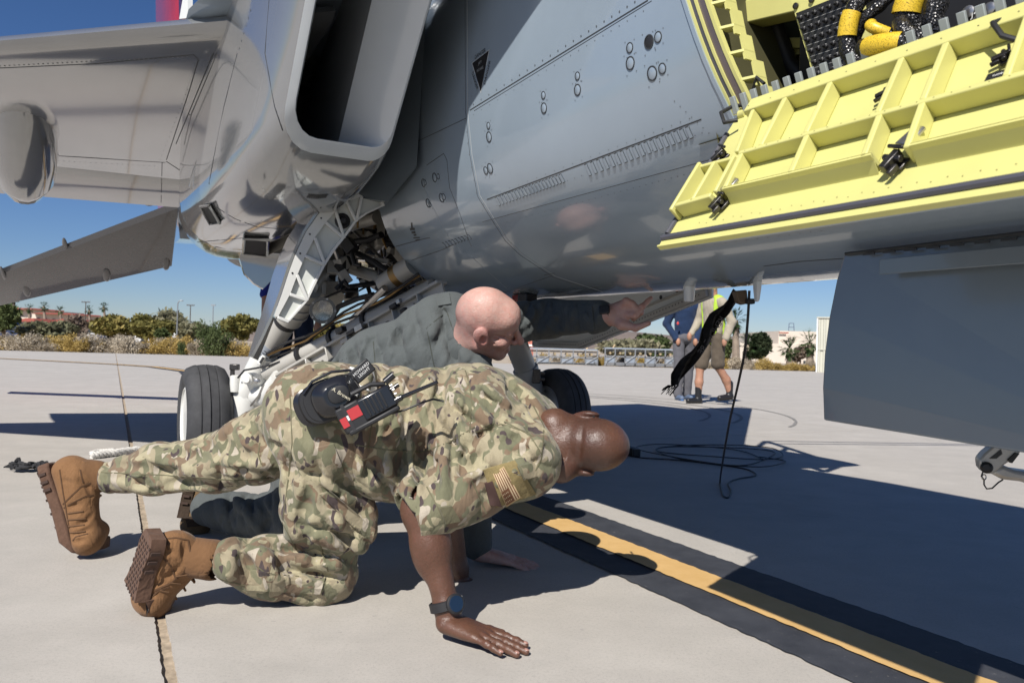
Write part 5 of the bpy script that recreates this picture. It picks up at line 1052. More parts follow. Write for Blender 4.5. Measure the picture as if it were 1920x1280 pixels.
prib((-1.38, .725), (-.84, .722), .035, .02); prib((-.84, .722), (.22, .978), .035, .02); prib((-1.25, .80), (-.82, .80), .012, .012); prib((-.80, .80), (.2, 1.03), .012, .012); prib((-1.36, .71), (-1.36, 1.0), .04, .02)
RP = MB()
for (a, c, k) in (((-1.30, .755), (-.85, .752), 26), ((-.83, .754), (.2, 1.005), 44)):
    for i in range(k): RP.disc(W(a[0]+(c[0]-a[0])*i/k, .9085, a[1]+(c[1]-a[1])*i/k-.03), -AL, .004, 6)
for s, z in ((-1.34, .76), (-1.31, .79), (-1.28, .77), (-.1, .97), (.02, 1.0)): RP.disc(W(s, .909, z), -AL, .012, 10)
RP.build('door_rivets', DRK, pdr, kind='stuff')
# belly fittings
h = hit(BV, 1444, 545); p = W(1.38, -.02, .893)
mb = MB(); q = PY(1445, 530, toA(p)[0]*0+2.15); base = W(1.43, -.03, .895); mb.rings([[base+AF*a*k_+AL*b_*k_-AZ*hh for a, b_ in ((.016, 0), (.004, .006), (-.016, 0), (.004, -.006))] for hh, k_ in ((0, 1.0), (.02, .9), (.05, .6), (.055, .3))]); mb.build('blade_antenna', LIPG, jet)
mb = MB(); mb.lathe(W(1.17, -.04, .905), -AZ, [(.018, 0), (.016, .05), (.012, .055)], 14); mb.build('belly_probe', LIPG, jet)
mb = MB(); mb.box(W(.28, -.13, .892), (.05, .035, .03), (AF, AL, AZ)); mb.build('beacon', mat('beacon_red', (.25, .02, .015), .2), jet, bevel=.004); mb = MB(); mb.box(W(.35, -.13, .892), (.07, .05, .03), (AF, AL, AZ)); mb.build('beacon_housing', DRK, jet, bevel=.004)
# ================================================================ people
def skin(name, c, red, rough=.42):
    m = NT(name); at = m.n('Attribute'); at.attribute_name = 'tint'; v = m.coord(); a = m.noise(v, 14, 4, .6); b = m.noise(v, 60, 4, .65); p_ = m.noise(v, 420, 2, .6)
    fr = m.noise(v, 230, 2, .6); cc = m.mix(m.ramp(b, [(.4, (0, 0, 0)), (.72, (.75,)*3)]), m.ramp(a, [(.3, [x*.80 for x in c]), (.7, [min(1, x*1.15) for x in c])]), red); cc = m.mix(m.ramp(fr, [(.62, (0, 0, 0)), (.70, (.35,)*3)]), cc, [x*.6 for x in c]); m.col(m.mix(1.0, cc, at.outputs['Color'], 'MULTIPLY'))
    m.set(Roughness=rough); m.b.inputs['Subsurface Weight'].default_value = .06; m.b.inputs['Subsurface Radius'].default_value = (.010, .004, .002); m.b.inputs['Subsurface Scale'].default_value = .5
    n1 = m.bump(m.noise(v, 190, 3, .65), .55, .0022); m.bump(b, .35, .004, n1); m.rgh(m.ramp(m.noise(v, 150, 3, .7), [(.3, (rough*.8,)*3), (.7, (min(1, rough*1.5),)*3)])); return m.m
SK1 = skin('deep_brown_skin', (.105, .050, .031), (.125, .055, .036), .36); SK2 = skin('pale_pink_skin', (.53, .335, .28), (.52, .245, .20), .45); SK3 = skin('tan_skin', (.42, .23, .15), (.40, .18, .12), .5)
def camo():
    m = NT('camouflage_cloth')
    def patch(sc, rot, scale, lo, seed, det=1.6):
        v = m.coord(scale=scale, rot=rot); mp = v.node; mp.inputs['Location'].default_value = (seed*3.1, seed*1.7, seed*.9); nz = m.noise(v, sc, det, .45, .25); return m.ramp(nz, [(lo-.008, (0, 0, 0)), (lo+.008, (1, 1, 1))])
    base = m.ramp(m.noise(m.coord(), 7, 2, .5), [(.35, (.285, .24, .158)), (.65, (.355, .31, .21))])
    c = m.mix(patch(19, (.3, .2, .5), (1, 1, .7), .52, 1), base, (.182, .178, .110))
    c = m.mix(patch(17, (1.1, .4, .2), (1, .8, 1), .535, 2), c, (.19, .135, .088))
    c = m.mix(patch(23, (.2, .9, .4), (.8, 1, 1), .585, 3), c, (.37, .33, .215))
    c = m.mix(patch(24, (.7, .3, .9), (1, 1, .6), .60, 5), c, (.150, .150, .092))
    c = m.mix(patch(30, (.5, .2, .1), (1, 1, .5), .645, 4), c, (.42, .37, .295))
    c = m.mix(patch(32, (.1, .6, .3), (1.1, 1, .5), .652, 6), c, (.065, .048, .050))
    w = m.noise(m.coord(), 650, 2, .6); c = m.mix(m.ramp(w, [(.3, (.28,)*3), (.6, (0, 0, 0))]), c, (.12, .10, .07))
    m.col(c); m.set(Roughness=.88); m.b.inputs['Sheen Weight'].default_value = .12; m.b.inputs['Specular IOR Level'].default_value = .2
    n1 = m.bump(w, .3, .001); n1 = m.bump(m.noise(m.coord(), 45, 4, .6), .3, .006, n1); m.bump(m.math('ABSOLUTE', m.math('SUBTRACT', m.noise(m.coord(scale=(1, 1, .55)), 16, 3, .55, .6), .5)), .55, .02, n1); return m.m
CAMO = camo()
def cloth(name, c, sc=600, bump=.3):
    m = NT(name); v = m.coord(); w = m.noise(v, sc, 2, .6); a = m.noise(v, 9, 4, .6)
    m.col(m.mix(.5, m.ramp(w, [(.3, [x*.75 for x in c]), (.7, [x*1.2 for x in c])]), m.ramp(a, [(.3, [x*.88 for x in c]), (.7, [x*1.1 for x in c])])))
    m.set(Roughness=.9); m.b.inputs['Sheen Weight'].default_value = .10; m.b.inputs['Specular IOR Level'].default_value = .15; n1 = m.bump(w, bump, .001); n1 = m.bump(m.noise(v, 40, 4, .6), .28, .006, n1); m.bump(m.math('ABSOLUTE', m.math('SUBTRACT', m.noise(m.coord(scale=(1, 1, .55)), 16, 3, .55, .6), .5)), .55, .02, n1); return m.m
SAGE = cloth('sage_green_cloth', (.088, .098, .098)); SUEDE = cloth('coyote_suede', (.205, .108, .050), 300, .5); SUED2 = cloth('coyote_fabric', (.17, .09, .043), 900, .3); SOLE = cloth('brown_rubber_sole', (.115, .066, .045), 120, .3); TAN = cloth('tan_webbing', (.30, .235, .14), 700, .4); TANT = cloth('tan_tshirt', (.36, .25, .145), 700)
VELC = cloth('loop_fastener_tan', (.235, .185, .085), 240, .9); NAIL1 = mat('nail_rose', (.36, .20, .16), .3); STIT = mat('stitching_olive', (.13, .12, .07), .9); EDGEC = cloth('cloth_fold_edge', (.15, .14, .085))
def axes(up, fwd):
    f = nrm(fwd); u = np.asarray(up, float); u = nrm(u-f*(f@u)); r = np.cross(f, u); return r, f, u
def head(S, c, up, fwd, k=1.0, neck=None, ears=True):
    r, f, u = axes(up, fwd); R = np.array([r, f, u]); c = np.asarray(c, float)
    def P(x, y, z): return c+(r*x+f*y+u*z)*k
    def E(p, rad, kk=.015, sub=False): S.ell(P(*p), np.array(rad)*k, R, kk, sub)
    E((0, -.012, .02), (.075, .096, .090)); E((0, .035, -.055), (.056, .060, .072), .03); E((0, .072, -.108), (.026, .022, .02), .02); E((0, .055, .03), (.058, .045, .05), .03)
    for q in (-1, 1):
        S.cone(P(.055*q, -.005, -.06), P(.02*q, .066, -.105), .021*k, .016*k, .02); E((.044*q, .060, -.036), (.023, .022, .019), .02); S.cone(P(.012*q, .088, .004), P(.044*q, .076, .002), .012*k, .011*k, .012)
        E((.031*q, .099, -.013), (.017, .014, .010), .010, True); E((.031*q, .082, -.014), (.0145, .012, .010), .004); E((.0115*q, .104, -.050), (.0085, .010, .008), .006)
        if ears:
            tu = nrm(u*.95-f*.3); tf = nrm(np.cross(tu, r)); RE = np.array([r, tf, tu]); S.ell(P(.080*q, -.004, -.020), np.array([.010, .022, .037])*k, RE, .006); S.ell(P(.084*q, -.012, -.012), np.array([.0095, .023, .030])*k, RE, .004); S.ell(P(.091*q, .001, -.019), np.array([.007, .010, .017])*k, RE, .004, True)
    S.cone(P(0, .092, -.002), P(0, .123, -.044), .009*k, .0130*k, .008); S.cone(P(-.019, .091, -.076), P(.019, .091, -.076), .0075*k, .0075*k, .006); S.cone(P(-.016, .089, -.088), P(.016, .089, -.088), .0075*k, .0075*k, .005)
    if neck is not None: S.cone(P(0, -.018, -.045), neck, .060*k, .066*k, .03)
    return P
def hand(S, wrist, fd, bn, side, curl=(0, 0, 0, 0), thumb=(.9, .2), k=1.0, spread=.10, point=None, flatten=.42, nails=None):
    """fd: towards the fingertips, bn: out of the back of the hand, side: +1 thumb on the cross(fd,bn) side"""
    fd = nrm(fd); bn = np.asarray(bn, float); bn = nrm(bn-fd*(bn@fd)); tx = np.cross(fd, bn)*side; w = np.asarray(wrist, float)
    def P(a, b, c=0.0): return w+(fd*a+tx*b+bn*c)*k
    for b0, b1, a1 in ((.020, .028, .088), (.004, .009, .094), (-.010, -.010, .090), (-.020, -.027, .082)): S.cone(P(.0, b0*.9, 0), P(a1, b1, .002), .016*k, .0115*k, .012, (bn, .95))
    S.cone(P(.0, 0, 0), P(.05, 0, 0), .024*k, .026*k, .02, (bn, .62))
    S.cone(P(.012, .022, -.006), P(.05, .034, -.008), .015*k, .013*k, .012)
    base = [(.088, .028), (.094, .009), (.090, -.010), (.082, -.027)]; lens = [(.042, .025, .021), (.047, .028, .022), (.043, .026, .022), (.033, .020, .019)]; tips = []
    for i, ((a, b), L_) in enumerate(zip(base, lens)):
        an = (1.5-i)*spread; d = nrm(fd*math.cos(an)+tx*math.sin(an)); p = P(a, b, .002); cu = curl[i]; n = bn; r = .0098 if i < 3 else .0085
        angs = (cu*.9, cu*1.1, cu*.7) if np.isscalar(cu) else cu
        for j, (ll, ag) in enumerate(zip(L_, angs)):
            d2 = nrm(d*math.cos(ag)-n*math.sin(ag)); n = nrm(n*math.cos(ag)+d*math.sin(ag)); d = d2; q = p+d*ll*k; S.cone(p, q, (r-.0008*j)*k, (r-.0008*(j+1))*k, .004); 
            if j < 2: S.ell(q+n*.0012*k, np.array([.0094, .0094, .009])*k*(.98-.04*j), None, .004)
            p = q
        tips.append((p, d, n))
    td = nrm(fd*math.cos(thumb[0])+tx*math.sin(thumb[0])-bn*thumb[1]); p = P(.045, .034, -.008); q = p+td*.038*k; td2 = nrm(td+fd*.35); S.cone(p, q, .0135*k, .0115*k, .01); S.cone(q, q+td2*.030*k, .0115*k, .009*k, .005); tips.append((q+td2*.028*k, td2, bn))
    return tips
def tint(o, heads):
    """stubble, brows, lips, ears and flushed areas, placed in the head's own axes"""
    me = o.data; n = len(me.vertices); co = np.empty(n*3); me.vertices.foreach_get('co', co); co = co.reshape(-1, 3); C_ = np.ones((n, 4))
    def g(p, c, r): return np.exp(-(((p-np.array(c))/np.array(r))**2).sum(1))
    for c, up, fwd, k, cols in heads:
        r, f, u = axes(up, fwd); p = np.stack([(co-c)@r, (co-c)@f, (co-c)@u], 1)/k; near = (np.abs(p) < .17).all(1); p[:, 0] = np.abs(p[:, 0])
        def mixin(w, col): 
            w = np.where(near, np.clip(w, 0, 1), 0)[:, None]; C_[:, :3] = C_[:, :3]*(1-w)+C_[:, :3]*np.array(col)*w
        st_ = 1/(1+np.exp(-(.045-p[:, 2])/.012))*1/(1+np.exp(-(p[:, 2]+.065)/.012))*1/(1+np.exp(-(.035-p[:, 1])/.010)); mixin(st_*.9, cols[0])
        mixin(1/(1+np.exp(-(-.060-p[:, 2])/.008))*1/(1+np.exp(-(p[:, 1]-.02)/.01))*.8, cols[0])
        mixin(1.3*g(p, (.030, .090, .008), (.020, .014, .005)), cols[1]); mixin(1.4*g(p, (.031, .092, -.013), (.014, .012, .0035)), cols[2]); mixin(1.2*g(p, (0, .098, -.082), (.02, .014, .009)), cols[3]); mixin(g(p, (.085, -.006, -.02), (.014, .024, .038)), cols[4]); mixin(g(p, (.042, .07, -.04), (.022, .025, .02)), cols[4]); mixin(g(p, (0, .115, -.045), (.016, .016, .016)), cols[4])
    a = me.color_attributes.new('tint', 'FLOAT_COLOR', 'POINT'); a.data.foreach_set('color', C_.astype(np.float32).ravel())
def joined(name, mbs, m, parent=None):
    A_ = MB()
    for q in mbs: A_.add(q.v, q.f)
    return fast(name, A_, m, parent)
def fast(name, A_, m, parent=None):
    me = D.meshes.new(name); me.from_pydata(A_.v, [], A_.f); me.materials.append(m); me.polygons.foreach_set('use_smooth', [True]*len(me.polygons)); me.update(); return link(name, me, parent)
def patch(bv, quad, nx, ny, m, name, parent, lift=.003, thick=.003, uv=False):
    """a quad of sight lines laid on a cloth surface"""
    q = [np.array(p, float) for p in quad]; V = []; ok = True
    for j in range(ny+1):
        for i in range(nx+1):
            a, b = i/nx, j/ny; p = (q[0]*(1-a)+q[1]*a)*(1-b)+(q[3]*(1-a)+q[2]*a)*b; h = hit(bv, *p)
            if h is None: return None
            V.append(h)
    G = np.array([v[0] for v in V]).reshape(ny+1, nx+1, 3); N = nrm(np.mean([v[1] for v in V], 0))
    for it in range(2):        # stiff cloth: relax
        G2 = G.copy(); G2[1:-1, 1:-1] = (G[1:-1, 1:-1]*2+G[:-2, 1:-1]+G[2:, 1:-1]+G[1:-1, :-2]+G[1:-1, 2:])/6; G = G2
    b = MB(); T = (G+N*(lift+thick)).reshape(-1, 3); B = (G-N*.004).reshape(-1, 3); n1 = nx+1; F_ = []
    for j in range(ny):
        for i in range(nx): F_.append((j*n1+i, j*n1+i+1, (j+1)*n1+i+1, (j+1)*n1+i))
    K_ = len(T); rim = [i for i in range(nx)]+[j*n1+nx for j in range(ny)]+[ny*n1+i for i in range(nx, 0, -1)]+[j*n1 for j in range(ny, 0, -1)]
    b.add(list(T)+list(B), F_+[(rim[i], rim[(i+1) % len(rim)], K_+rim[(i+1) % len(rim)], K_+rim[i]) for i in range(len(rim))])
    o = b.build(name, m, parent)
    if uv:
        me = o.data; ul = me.uv_layers.new(name='UVMap')
        for lp in me.loops: vi = lp.vertex_index % K_; ul.data[lp.index].uv = ((vi % n1)/nx, 1-(vi//n1)/ny)
    return o
def stitch(bv, pts, parent, w=.003, m=STIT, name='seam', lift=.001):
    hs = pix_line(bv, pts, 8)
    if len(hs) > 2: b = MB(); ribbon(b, hs, w, lift); b.build(name, m, parent)
# ---------------------------------------------------------------- the man in camouflage
J = {k: PY(*v) for k, v in dict(hipR=(615, 815, 2.0), hipL=(600, 790, 2.24), kneeR=(604, 1072, 2.10), ankR=(372, 1048, 1.97), kneeL=(410, 866, 2.36), ankL=(180, 893, 2.46), waist=(690, 800, 2.13), chest=(880, 806, 2.14), shR=(975, 862, 1.98), shL=(990, 800, 2.32), elR=(794, 952, 1.88), wrR=(838, 1138, 1.84), elL=(835, 945, 2.30), wrL=(858, 1066, 2.31), head=(1108, 832, 2.06)).items()}
tr = SDF()
tr.chain([J['hipR'], J['hipR']*.5+J['kneeR']*.5, J['kneeR']], [.120, .102, .082], .05); tr.chain([J['kneeR'], J['kneeR']*.55+J['ankR']*.45, J['ankR']+np.array([.085, .01, 0])], [.080, .072, .056], .04)
tr.chain([J['hipL'], PY(480, 838, 2.30), J['kneeL'], PY(300, 878, 2.42), J['ankL']+np.array([.055, 0, 0])], [.125, .098, .082, .072, .054], .05)
tr.ell(PY(612, 778, 2.12), (.15, .18, .145), None, .06); tr.ell(PY(672, 800, 2.12), (.13, .165, .15), None, .05); tr.ell(PY(575, 770, 2.05), (.10, .10, .11), None, .06)
tr.ell(J['kneeR']+np.array([.01, 0, -.012]), (.075, .068, .056), None, .03)
c = J['kneeR']*.62+J['hipR']*.38; tr.ell(c+np.array([.09, -.03, .01]), (.055, .05, .085), None, .02)        # cargo pocket bulge
for (px, py, Y), n, lam, amp, rad in (((598, 1040, 2.0), (.2, .3, 1), .05, .020, .12), ((560, 1075, 2.0), (1, .2, .5), .06, .014, .11), ((450, 1060, 1.93), (1, 0, .3), .075, .012, .14), ((600, 900, 1.92), (.3, .2, 1), .085, .012, .15), ((540, 830, 2.1), (1, 0, .8), .07, .014, .15), ((430, 850, 2.28), (1, .1, -.4), .075, .013, .15), ((300, 880, 2.38), (.5, .1, 1), .06, .011, .14), ((230, 885, 2.4), (1, 0, .2), .055, .011, .10), ((640, 850, 2.0), (1, .2, .2), .06, .012, .13), ((660, 980, 1.95), (1, 0, .8), .05, .012, .09)): tr.fold(PY(px, py, Y), n, lam, amp, rad, .03, int(px))
tr.noise(14, .006, 3); tr.noise(40, .0015, 8)
tr.strokes([[(540, 850), (542, 892), (535, 920)], ([(600, 927), (645, 952), (690, 970)], .016), ([(557, 1030), (575, 1010), (592, 990)], .014), ([(500, 1015), (520, 1050), (530, 1075)], .014), ([(530, 1017), (560, 1035), (567, 1060)], .016), [(600, 995), (605, 1030)], ([(422, 1027), (450, 1014), (480, 1005)], .012), [(692, 890), (702, 865)], ([(203, 868), (250, 878), (295, 885), (348, 888)], .016), [(308, 891), (321, 918)], [(377, 822), (410, 858)], [(410, 820), (460, 865)], [(545, 742), (551, 779)], [(402, 825), (435, 850), (470, 858)], ([(470, 800), (500, 850), (520, 885)], .010), [(330, 850), (390, 860)], [(640, 1000), (660, 1040)], ([(575, 1080), (600, 1070), (630, 1078)], .014), ([(560, 1050), (590, 1055), (620, 1045)], .012), [(440, 1035), (470, 1060), (480, 1090)], [(585, 900), (570, 950), (560, 1000)], [(640, 880), (650, 920)], ([(250, 905), (330, 905), (400, 912)], .010)], .011, .013)
tr.wrinkles([((560, 860, 690, 1040), 35, 35, 14, .008), ((400, 1035, 600, 1105), 80, 35, 12, .007), ((200, 860, 540, 920), 15, 25, 16, .007), ((400, 760, 560, 860), 50, 30, 10, .008), ((560, 700, 680, 840), 110, 30, 8, .006), ((560, 1030, 640, 1090), 10, 30, 7, .008)], 3)
man = SDF(); man.cone(J['hipR'], J['hipL'], .09, .09, .05); man.chain([J['waist'], J['chest']], [.10, .12], .05); man.chain([J['chest'], J['shR']], [.08, .06], .04); man.chain([J['chest'], J['shL']], [.08, .06], .04)
man.chain([J['hipR'], J['kneeR'], J['ankR']], [.055, .034, .022], .03); man.chain([J['hipL'], PY(480, 838, 2.30), J['kneeL'], PY(300, 878, 2.42), J['ankL']], [.055, .04, .034, .028, .022], .03)
neckb = PY(1010, 838, 2.13); HU1, HF1 = (1.0, -.16, -.06), (.10, .97, -.16); vb = man.mb(.009); man = SDF(); hP = head(man, J['head'], HU1, HF1, .93, neckb); man.cone(neckb, J['chest']*.5+neckb*.5, .072, .09, .04)
man.cone(PY(1040, 800, 2.06), PY(1052, 872, 2.03), .050, .046, .02)                # roll at the back of the neck
for q0, q1 in (((.060, -.075, -.030), (-.060, -.075, -.030)), ((.055, -.078, -.052), (-.055, -.078, -.052)), ((.05, -.075, -.072), (-.05, -.075, -.072))):
    mid_ = hP(0, q0[1]-.026, q0[2]); man.cone(hP(*q0), mid_, .0042, .0045, .009, None, True); man.cone(mid_, hP(*q1), .0045, .0042, .009, None, True)
man.noise(55, .0012, 2); vh1 = man.mb(.0032)
ar = SDF(); ar.chain([J['shR'], J['elR'], J['elR']*.6+J['wrR']*.4, J['wrR']], [.050, .042, .038, .0275], .03); ar.ell(J['elR']*.75+J['wrR']*.25, (.040, .042, .07), None, .03); ar.ell(J['elR']*.62+J['wrR']*.38+np.array([-.010, -.010, 0]), (.030, .030, .07), None, .03); ar.ell(J['elR']+np.array([-.012, .0, -.004]), (.038, .038, .044), None, .03); ar.noise(70, .0010, 3)
fdR = PZ(975, 1196)-PZ(850, 1168); HW = J['wrR']+np.array([.0, -.005, -.034]); ar.cone(J['wrR'], HW+np.array([.012, 0, 0]), .029, .026, .02)
tipsR = hand(ar, HW+nrm(fdR)*.008, nrm(fdR)+np.array([0, 0, -.13]), (0, 0, 1), -1, (.04, .05, .05, .06), (.75, .12), 1.06, .075); vr = ar.mb(.0028)
al = SDF(); al.chain([J['shL'], J['elL'], J['wrL']], [.058, .046, .030], .03); fdL = np.array([.93, -.25, 0.]); HL = J['wrL']+np.array([.01, 0, -.045]); al.cone(J['wrL'], HL, .029, .027, .02); hand(al, HL, nrm(fdL)+np.array([0, 0, -.16]), (0, 0, 1), 1, ((.0, .35, .5), (-.1, .4, .5), (-.1, .4, .5), (0, .3, .4)), (.5, .1), 1.04, .10); vl = al.mb(.0032)
m1 = joined('person', [vb, vh1, vr, vl], SK1); tint(m1, [(J['head'], HU1, HF1, .93, ((.62, .62, .68), (.4, .4, .4), (.3, .3, .3), (1.1, .8, .8), (1.15, 1.0, 1.0)))]); tag(m1, 'person in camouflage uniform crouching on hands and knees, head lowered sideways', 'person')
for k in range(4):
    p, d, n = tipsR[k]; x = np.cross(d, n); b = MB(); b.sphere(p-d*.001+n*.0062, (.0052, .0068, .0022), 10, 6, (x, d, n)); b.build('fingernail', NAIL1, m1)
tro = fast('trousers', tr.mb(.0050), CAMO, m1)
sh = SDF()
sh.chain([PY(655, 800, 2.13), J['waist'], J['chest'], PY(950, 822, 2.14)], [.155, .160, .165, .135], .06, (np.array([0, 1., 0]), 1.22)); sh.ell(PY(885, 800, 2.15), (.17, .215, .152), None, .05)
sh.cone(PY(930, 790, 2.2), J['shL'], .12, .095, .05); sh.cone(PY(930, 830, 2.08), J['shR'], .12, .098, .05); sh.cone(PY(980, 818, 2.14), PY(1016, 832, 2.13), .115, .088, .04)
sh.ell(PY(725, 872, 2.07), (.10, .14, .085), None, .05); sh.ell(PY(800, 885, 2.08), (.12, .13, .07), None, .05)
cf = PY(796, 950, 1.875); sh.chain([J['shR'], J['shR']*.5+cf*.5, cf], [.092, .084, .082], .04)
sh.chain([J['shL'], J['elL']*.75+J['shL']*.25], [.095, .08], .04)
for (px, py, Y), n, lam, amp, rad in (((700, 740, 1.98), (1, .1, -.25), .058, .020, .16), ((760, 780, 1.97), (1, .1, -.2), .065, .018, .15), ((830, 740, 1.98), (1, .1, .25), .075, .016, .14), ((740, 870, 1.93), (1, 0, .25), .055, .020, .13), ((880, 850, 1.90), (.75, .1, .75), .055, .018, .13), ((930, 800, 1.93), (.5, .2, 1), .065, .015, .12), ((960, 740, 2.02), (.8, 0, .5), .08, .012, .13), ((990, 880, 1.9), (.3, 0, 1), .05, .010, .09), ((800, 870, 1.9), (1, 0, .1), .05, .016, .10), ((680, 850, 1.95), (.6, 0, .8), .05, .012, .1)): sh.fold(PY(px, py, Y), n, lam, amp, rad, .03, int(px+py))
sh.noise(13, .007, 13); sh.noise(42, .0015, 18)
sh.strokes([([(874, 726), (876, 770), (870, 805)], .016), ([(829, 707), (822, 750), (814, 786)], .016), ([(757, 771), (748, 800), (735, 835)], .016), ([(949, 790), (910, 812), (874, 835), (836, 850)], .020), ([(1001, 805), (975, 797), (949, 790)], .014), ([(1016, 842), (980, 820), (945, 797)], .012), ([(791, 816), (786, 860), (780, 899)], .016), ([(742, 842), (748, 870), (750, 895)], .014), ([(718, 845), (705, 870), (690, 895)], .018), [(840, 842), (822, 856), (806, 870)], ([(712, 674), (705, 707), (706, 740)], .014), ([(742, 681), (738, 730), (742, 760)], .012), [(810, 700), (790, 702), (772, 700)], ([(858, 696), (866, 712), (874, 726)], .014), ([(775, 720), (770, 760), (782, 800)], .013), ([(845, 715), (850, 760), (845, 800)], .012), ([(905, 745), (925, 770), (935, 790)], .010), ([(905, 850), (880, 868), (850, 880)], .014), ([(765, 905), (770, 930)], .012), ([(730, 900), (722, 930)], .012), ([(950, 715), (985, 740), (1010, 775)], .008), ([(805, 850), (800, 890), (800, 910)], .014), ([(690, 790), (720, 810), (760, 815)], .009)], .011, .013)
sh.wrinkles([((690, 700, 870, 900), 100, 18, 22, .008), ((870, 700, 1000, 800), 60, 35, 9, .006), ((860, 800, 1000, 880), 150, 22, 10, .008), ((850, 870, 980, 950), 120, 30, 7, .004), ((690, 860, 830, 930), 95, 20, 10, .008)], 5)
sh.cone(PY(1035, 834, 2.1), PY(1075, 834, 2.06), .072, .085, .004, None, True)                      # neck opening
cdir = nrm(cf-J['shR']); sh.cone(cf+cdir*.155, cf+cdir*.3, .125, .125, .008, None, True); sh.cone(cf-cdir*.02, cf+cdir*.06, .058, .062, .004, None, True); sh.cut(cf+cdir*.028+np.array([0, 0, -.02]), cdir+np.array([0, .0, .55])) if False else None            # cuff opening
vS = sh.mb(.0046)
shirt = fast('uniform_shirt', vS, CAMO, m1); BS = bvh_of(vS); tmb = MB(); tmb.v = [tuple(v.co) for v in tro.data.vertices]; tmb.f = [tuple(p.vertices) for p in tro.data.polygons]; BT = bvh_of(tmb); BC = bvh_of(vS, tmb)
ts = SDF(); a, c = PY(1022, 834, 2.12), PY(1050, 834, 2.085); ts.cone(a, c, .080, .071, .002); ts.cone(a-(c-a)*.3, c+(c-a)*.5, .071, .063, .002, None, True); fast('undershirt_collar', ts.mb(.004), TANT, m1)
# pockets, flaps, seams, patches
def cp(name, m=CAMO, b=BC, **kw): return lambda quad, nx=6, ny=6: patch(b, quad, nx, ny, m, name, m1, **kw)
cp('pocket_flap', lift=.006)([(598, 925), (618, 918), (702, 990), (695, 1018)], 8, 3); cp('cargo_pocket', lift=.004)([(606, 960), (655, 985), (672, 1062), (618, 1050)], 6, 6)
cp('hip_pocket_flap', TAN, lift=.008, thick=.004)([(585, 676), (640, 682), (632, 705), (580, 696)], 5, 2)
cp('knee_patch', lift=.003)([(470, 1068), (610, 1080), (600, 1112), (458, 1104)], 8, 3); cp('thigh_pocket', lift=.003)([(592, 838), (625, 830), (648, 890), (622, 900)], 4, 5)
for pts in ([(544, 740), (548, 830), (540, 900), (530, 980), (556, 1030)], [(383, 1072), (430, 1090), (470, 1100)], [(480, 1060), (500, 1075), (560, 1080)], [(487, 830), (484, 850), (490, 870)], [(190, 885), (300, 890), (440, 900), (520, 895)], [(600, 1020), (615, 1070)]): stitch(BT, pts, m1, .0035)
for pts in ([(668, 834), (720, 842), (790, 847), (840, 830), (890, 800)], [(872, 694), (880, 720), (885, 760), (880, 810)], [(885, 812), (940, 795), (990, 810), (1015, 850)], [(800, 912), (838, 984)], [(884, 900), (912, 962)], [(1000, 760), (1020, 800), (1015, 860), (990, 910)], [(700, 700), (702, 760), (690, 840)], [(945, 790), (1000, 818)]): stitch(BS, pts, m1, .0032)
cp('loop_field', VELC, BS, lift=.003, thick=.002)([(905, 880), (965, 862), (1005, 925), (930, 950)], 6, 6)
flagm = NT('flag_patch_tan'); uvn = flagm.n('TexCoord'); sx = flagm.n('SeparateXYZ'); flagm.l(uvn.outputs['UV'], sx.inputs[0]); U_, V_ = sx.outputs[0], sx.outputs[1]
stripe = flagm.math('GREATER_THAN', flagm.math('FRACT', flagm.math('MULTIPLY', V_, 6.5)), .5); canton = flagm.math('MULTIPLY', flagm.math('GREATER_THAN', U_, .56), flagm.math('LESS_THAN', V_, .54)); vo = flagm.n('TexVoronoi'); vo.inputs['Scale'].default_value = 9; vo.inputs['Randomness'].default_value = 0; flagm.l(uvn.outputs['UV'], vo.inputs['Vector']); star = flagm.math('LESS_THAN', vo.outputs['Distance'], .22)
brd = flagm.math('MAXIMUM', flagm.math('GREATER_THAN', flagm.math('ABSOLUTE', flagm.math('SUBTRACT', U_, .5)), .465), flagm.math('GREATER_THAN', flagm.math('ABSOLUTE', flagm.math('SUBTRACT', V_, .5)), .45))
cc = flagm.mix(stripe, (.55, .43, .27), (.165, .072, .035)); cc = flagm.mix(canton, cc, flagm.mix(star, (.165, .072, .035), (.55, .43, .27))); cc = flagm.mix(brd, cc, (.40, .29, .15)); flagm.col(cc); flagm.set(Roughness=.85); flagm.bump(flagm.noise(flagm.coord(), 700, 2, .6), .3, .001)
patch(BS, [(943, 872), (975, 930), (948, 948), (922, 885)], 6, 6, flagm.m, 'flag_patch', m1, lift=.0065, thick=.0025, uv=True)
cp('shoulder_tab', CAMO, BS, lift=.008, thick=.002)([(968, 872), (994, 866), (1006, 890), (980, 898)], 3, 3); cp('unit_patch', mat('dark_unit_patch', (.06, .03, .025), .8), BS, lift=.005, thick=.002)([(908, 905), (922, 900), (940, 948), (918, 945)], 3, 4)
cp('cuff_fold', EDGEC, BS, lift=.004, thick=.004)([(822, 950), (845, 946), (862, 975), (834, 980)], 3, 3)
# belt items: white-lined pouch flap at the waist
cp('shirt_pocket_lining', mat('white_lining', (.72, .72, .70), .8), BC, lift=.004, thick=.002)([(655, 690), (700, 700), (708, 742), (672, 728)], 4, 4)
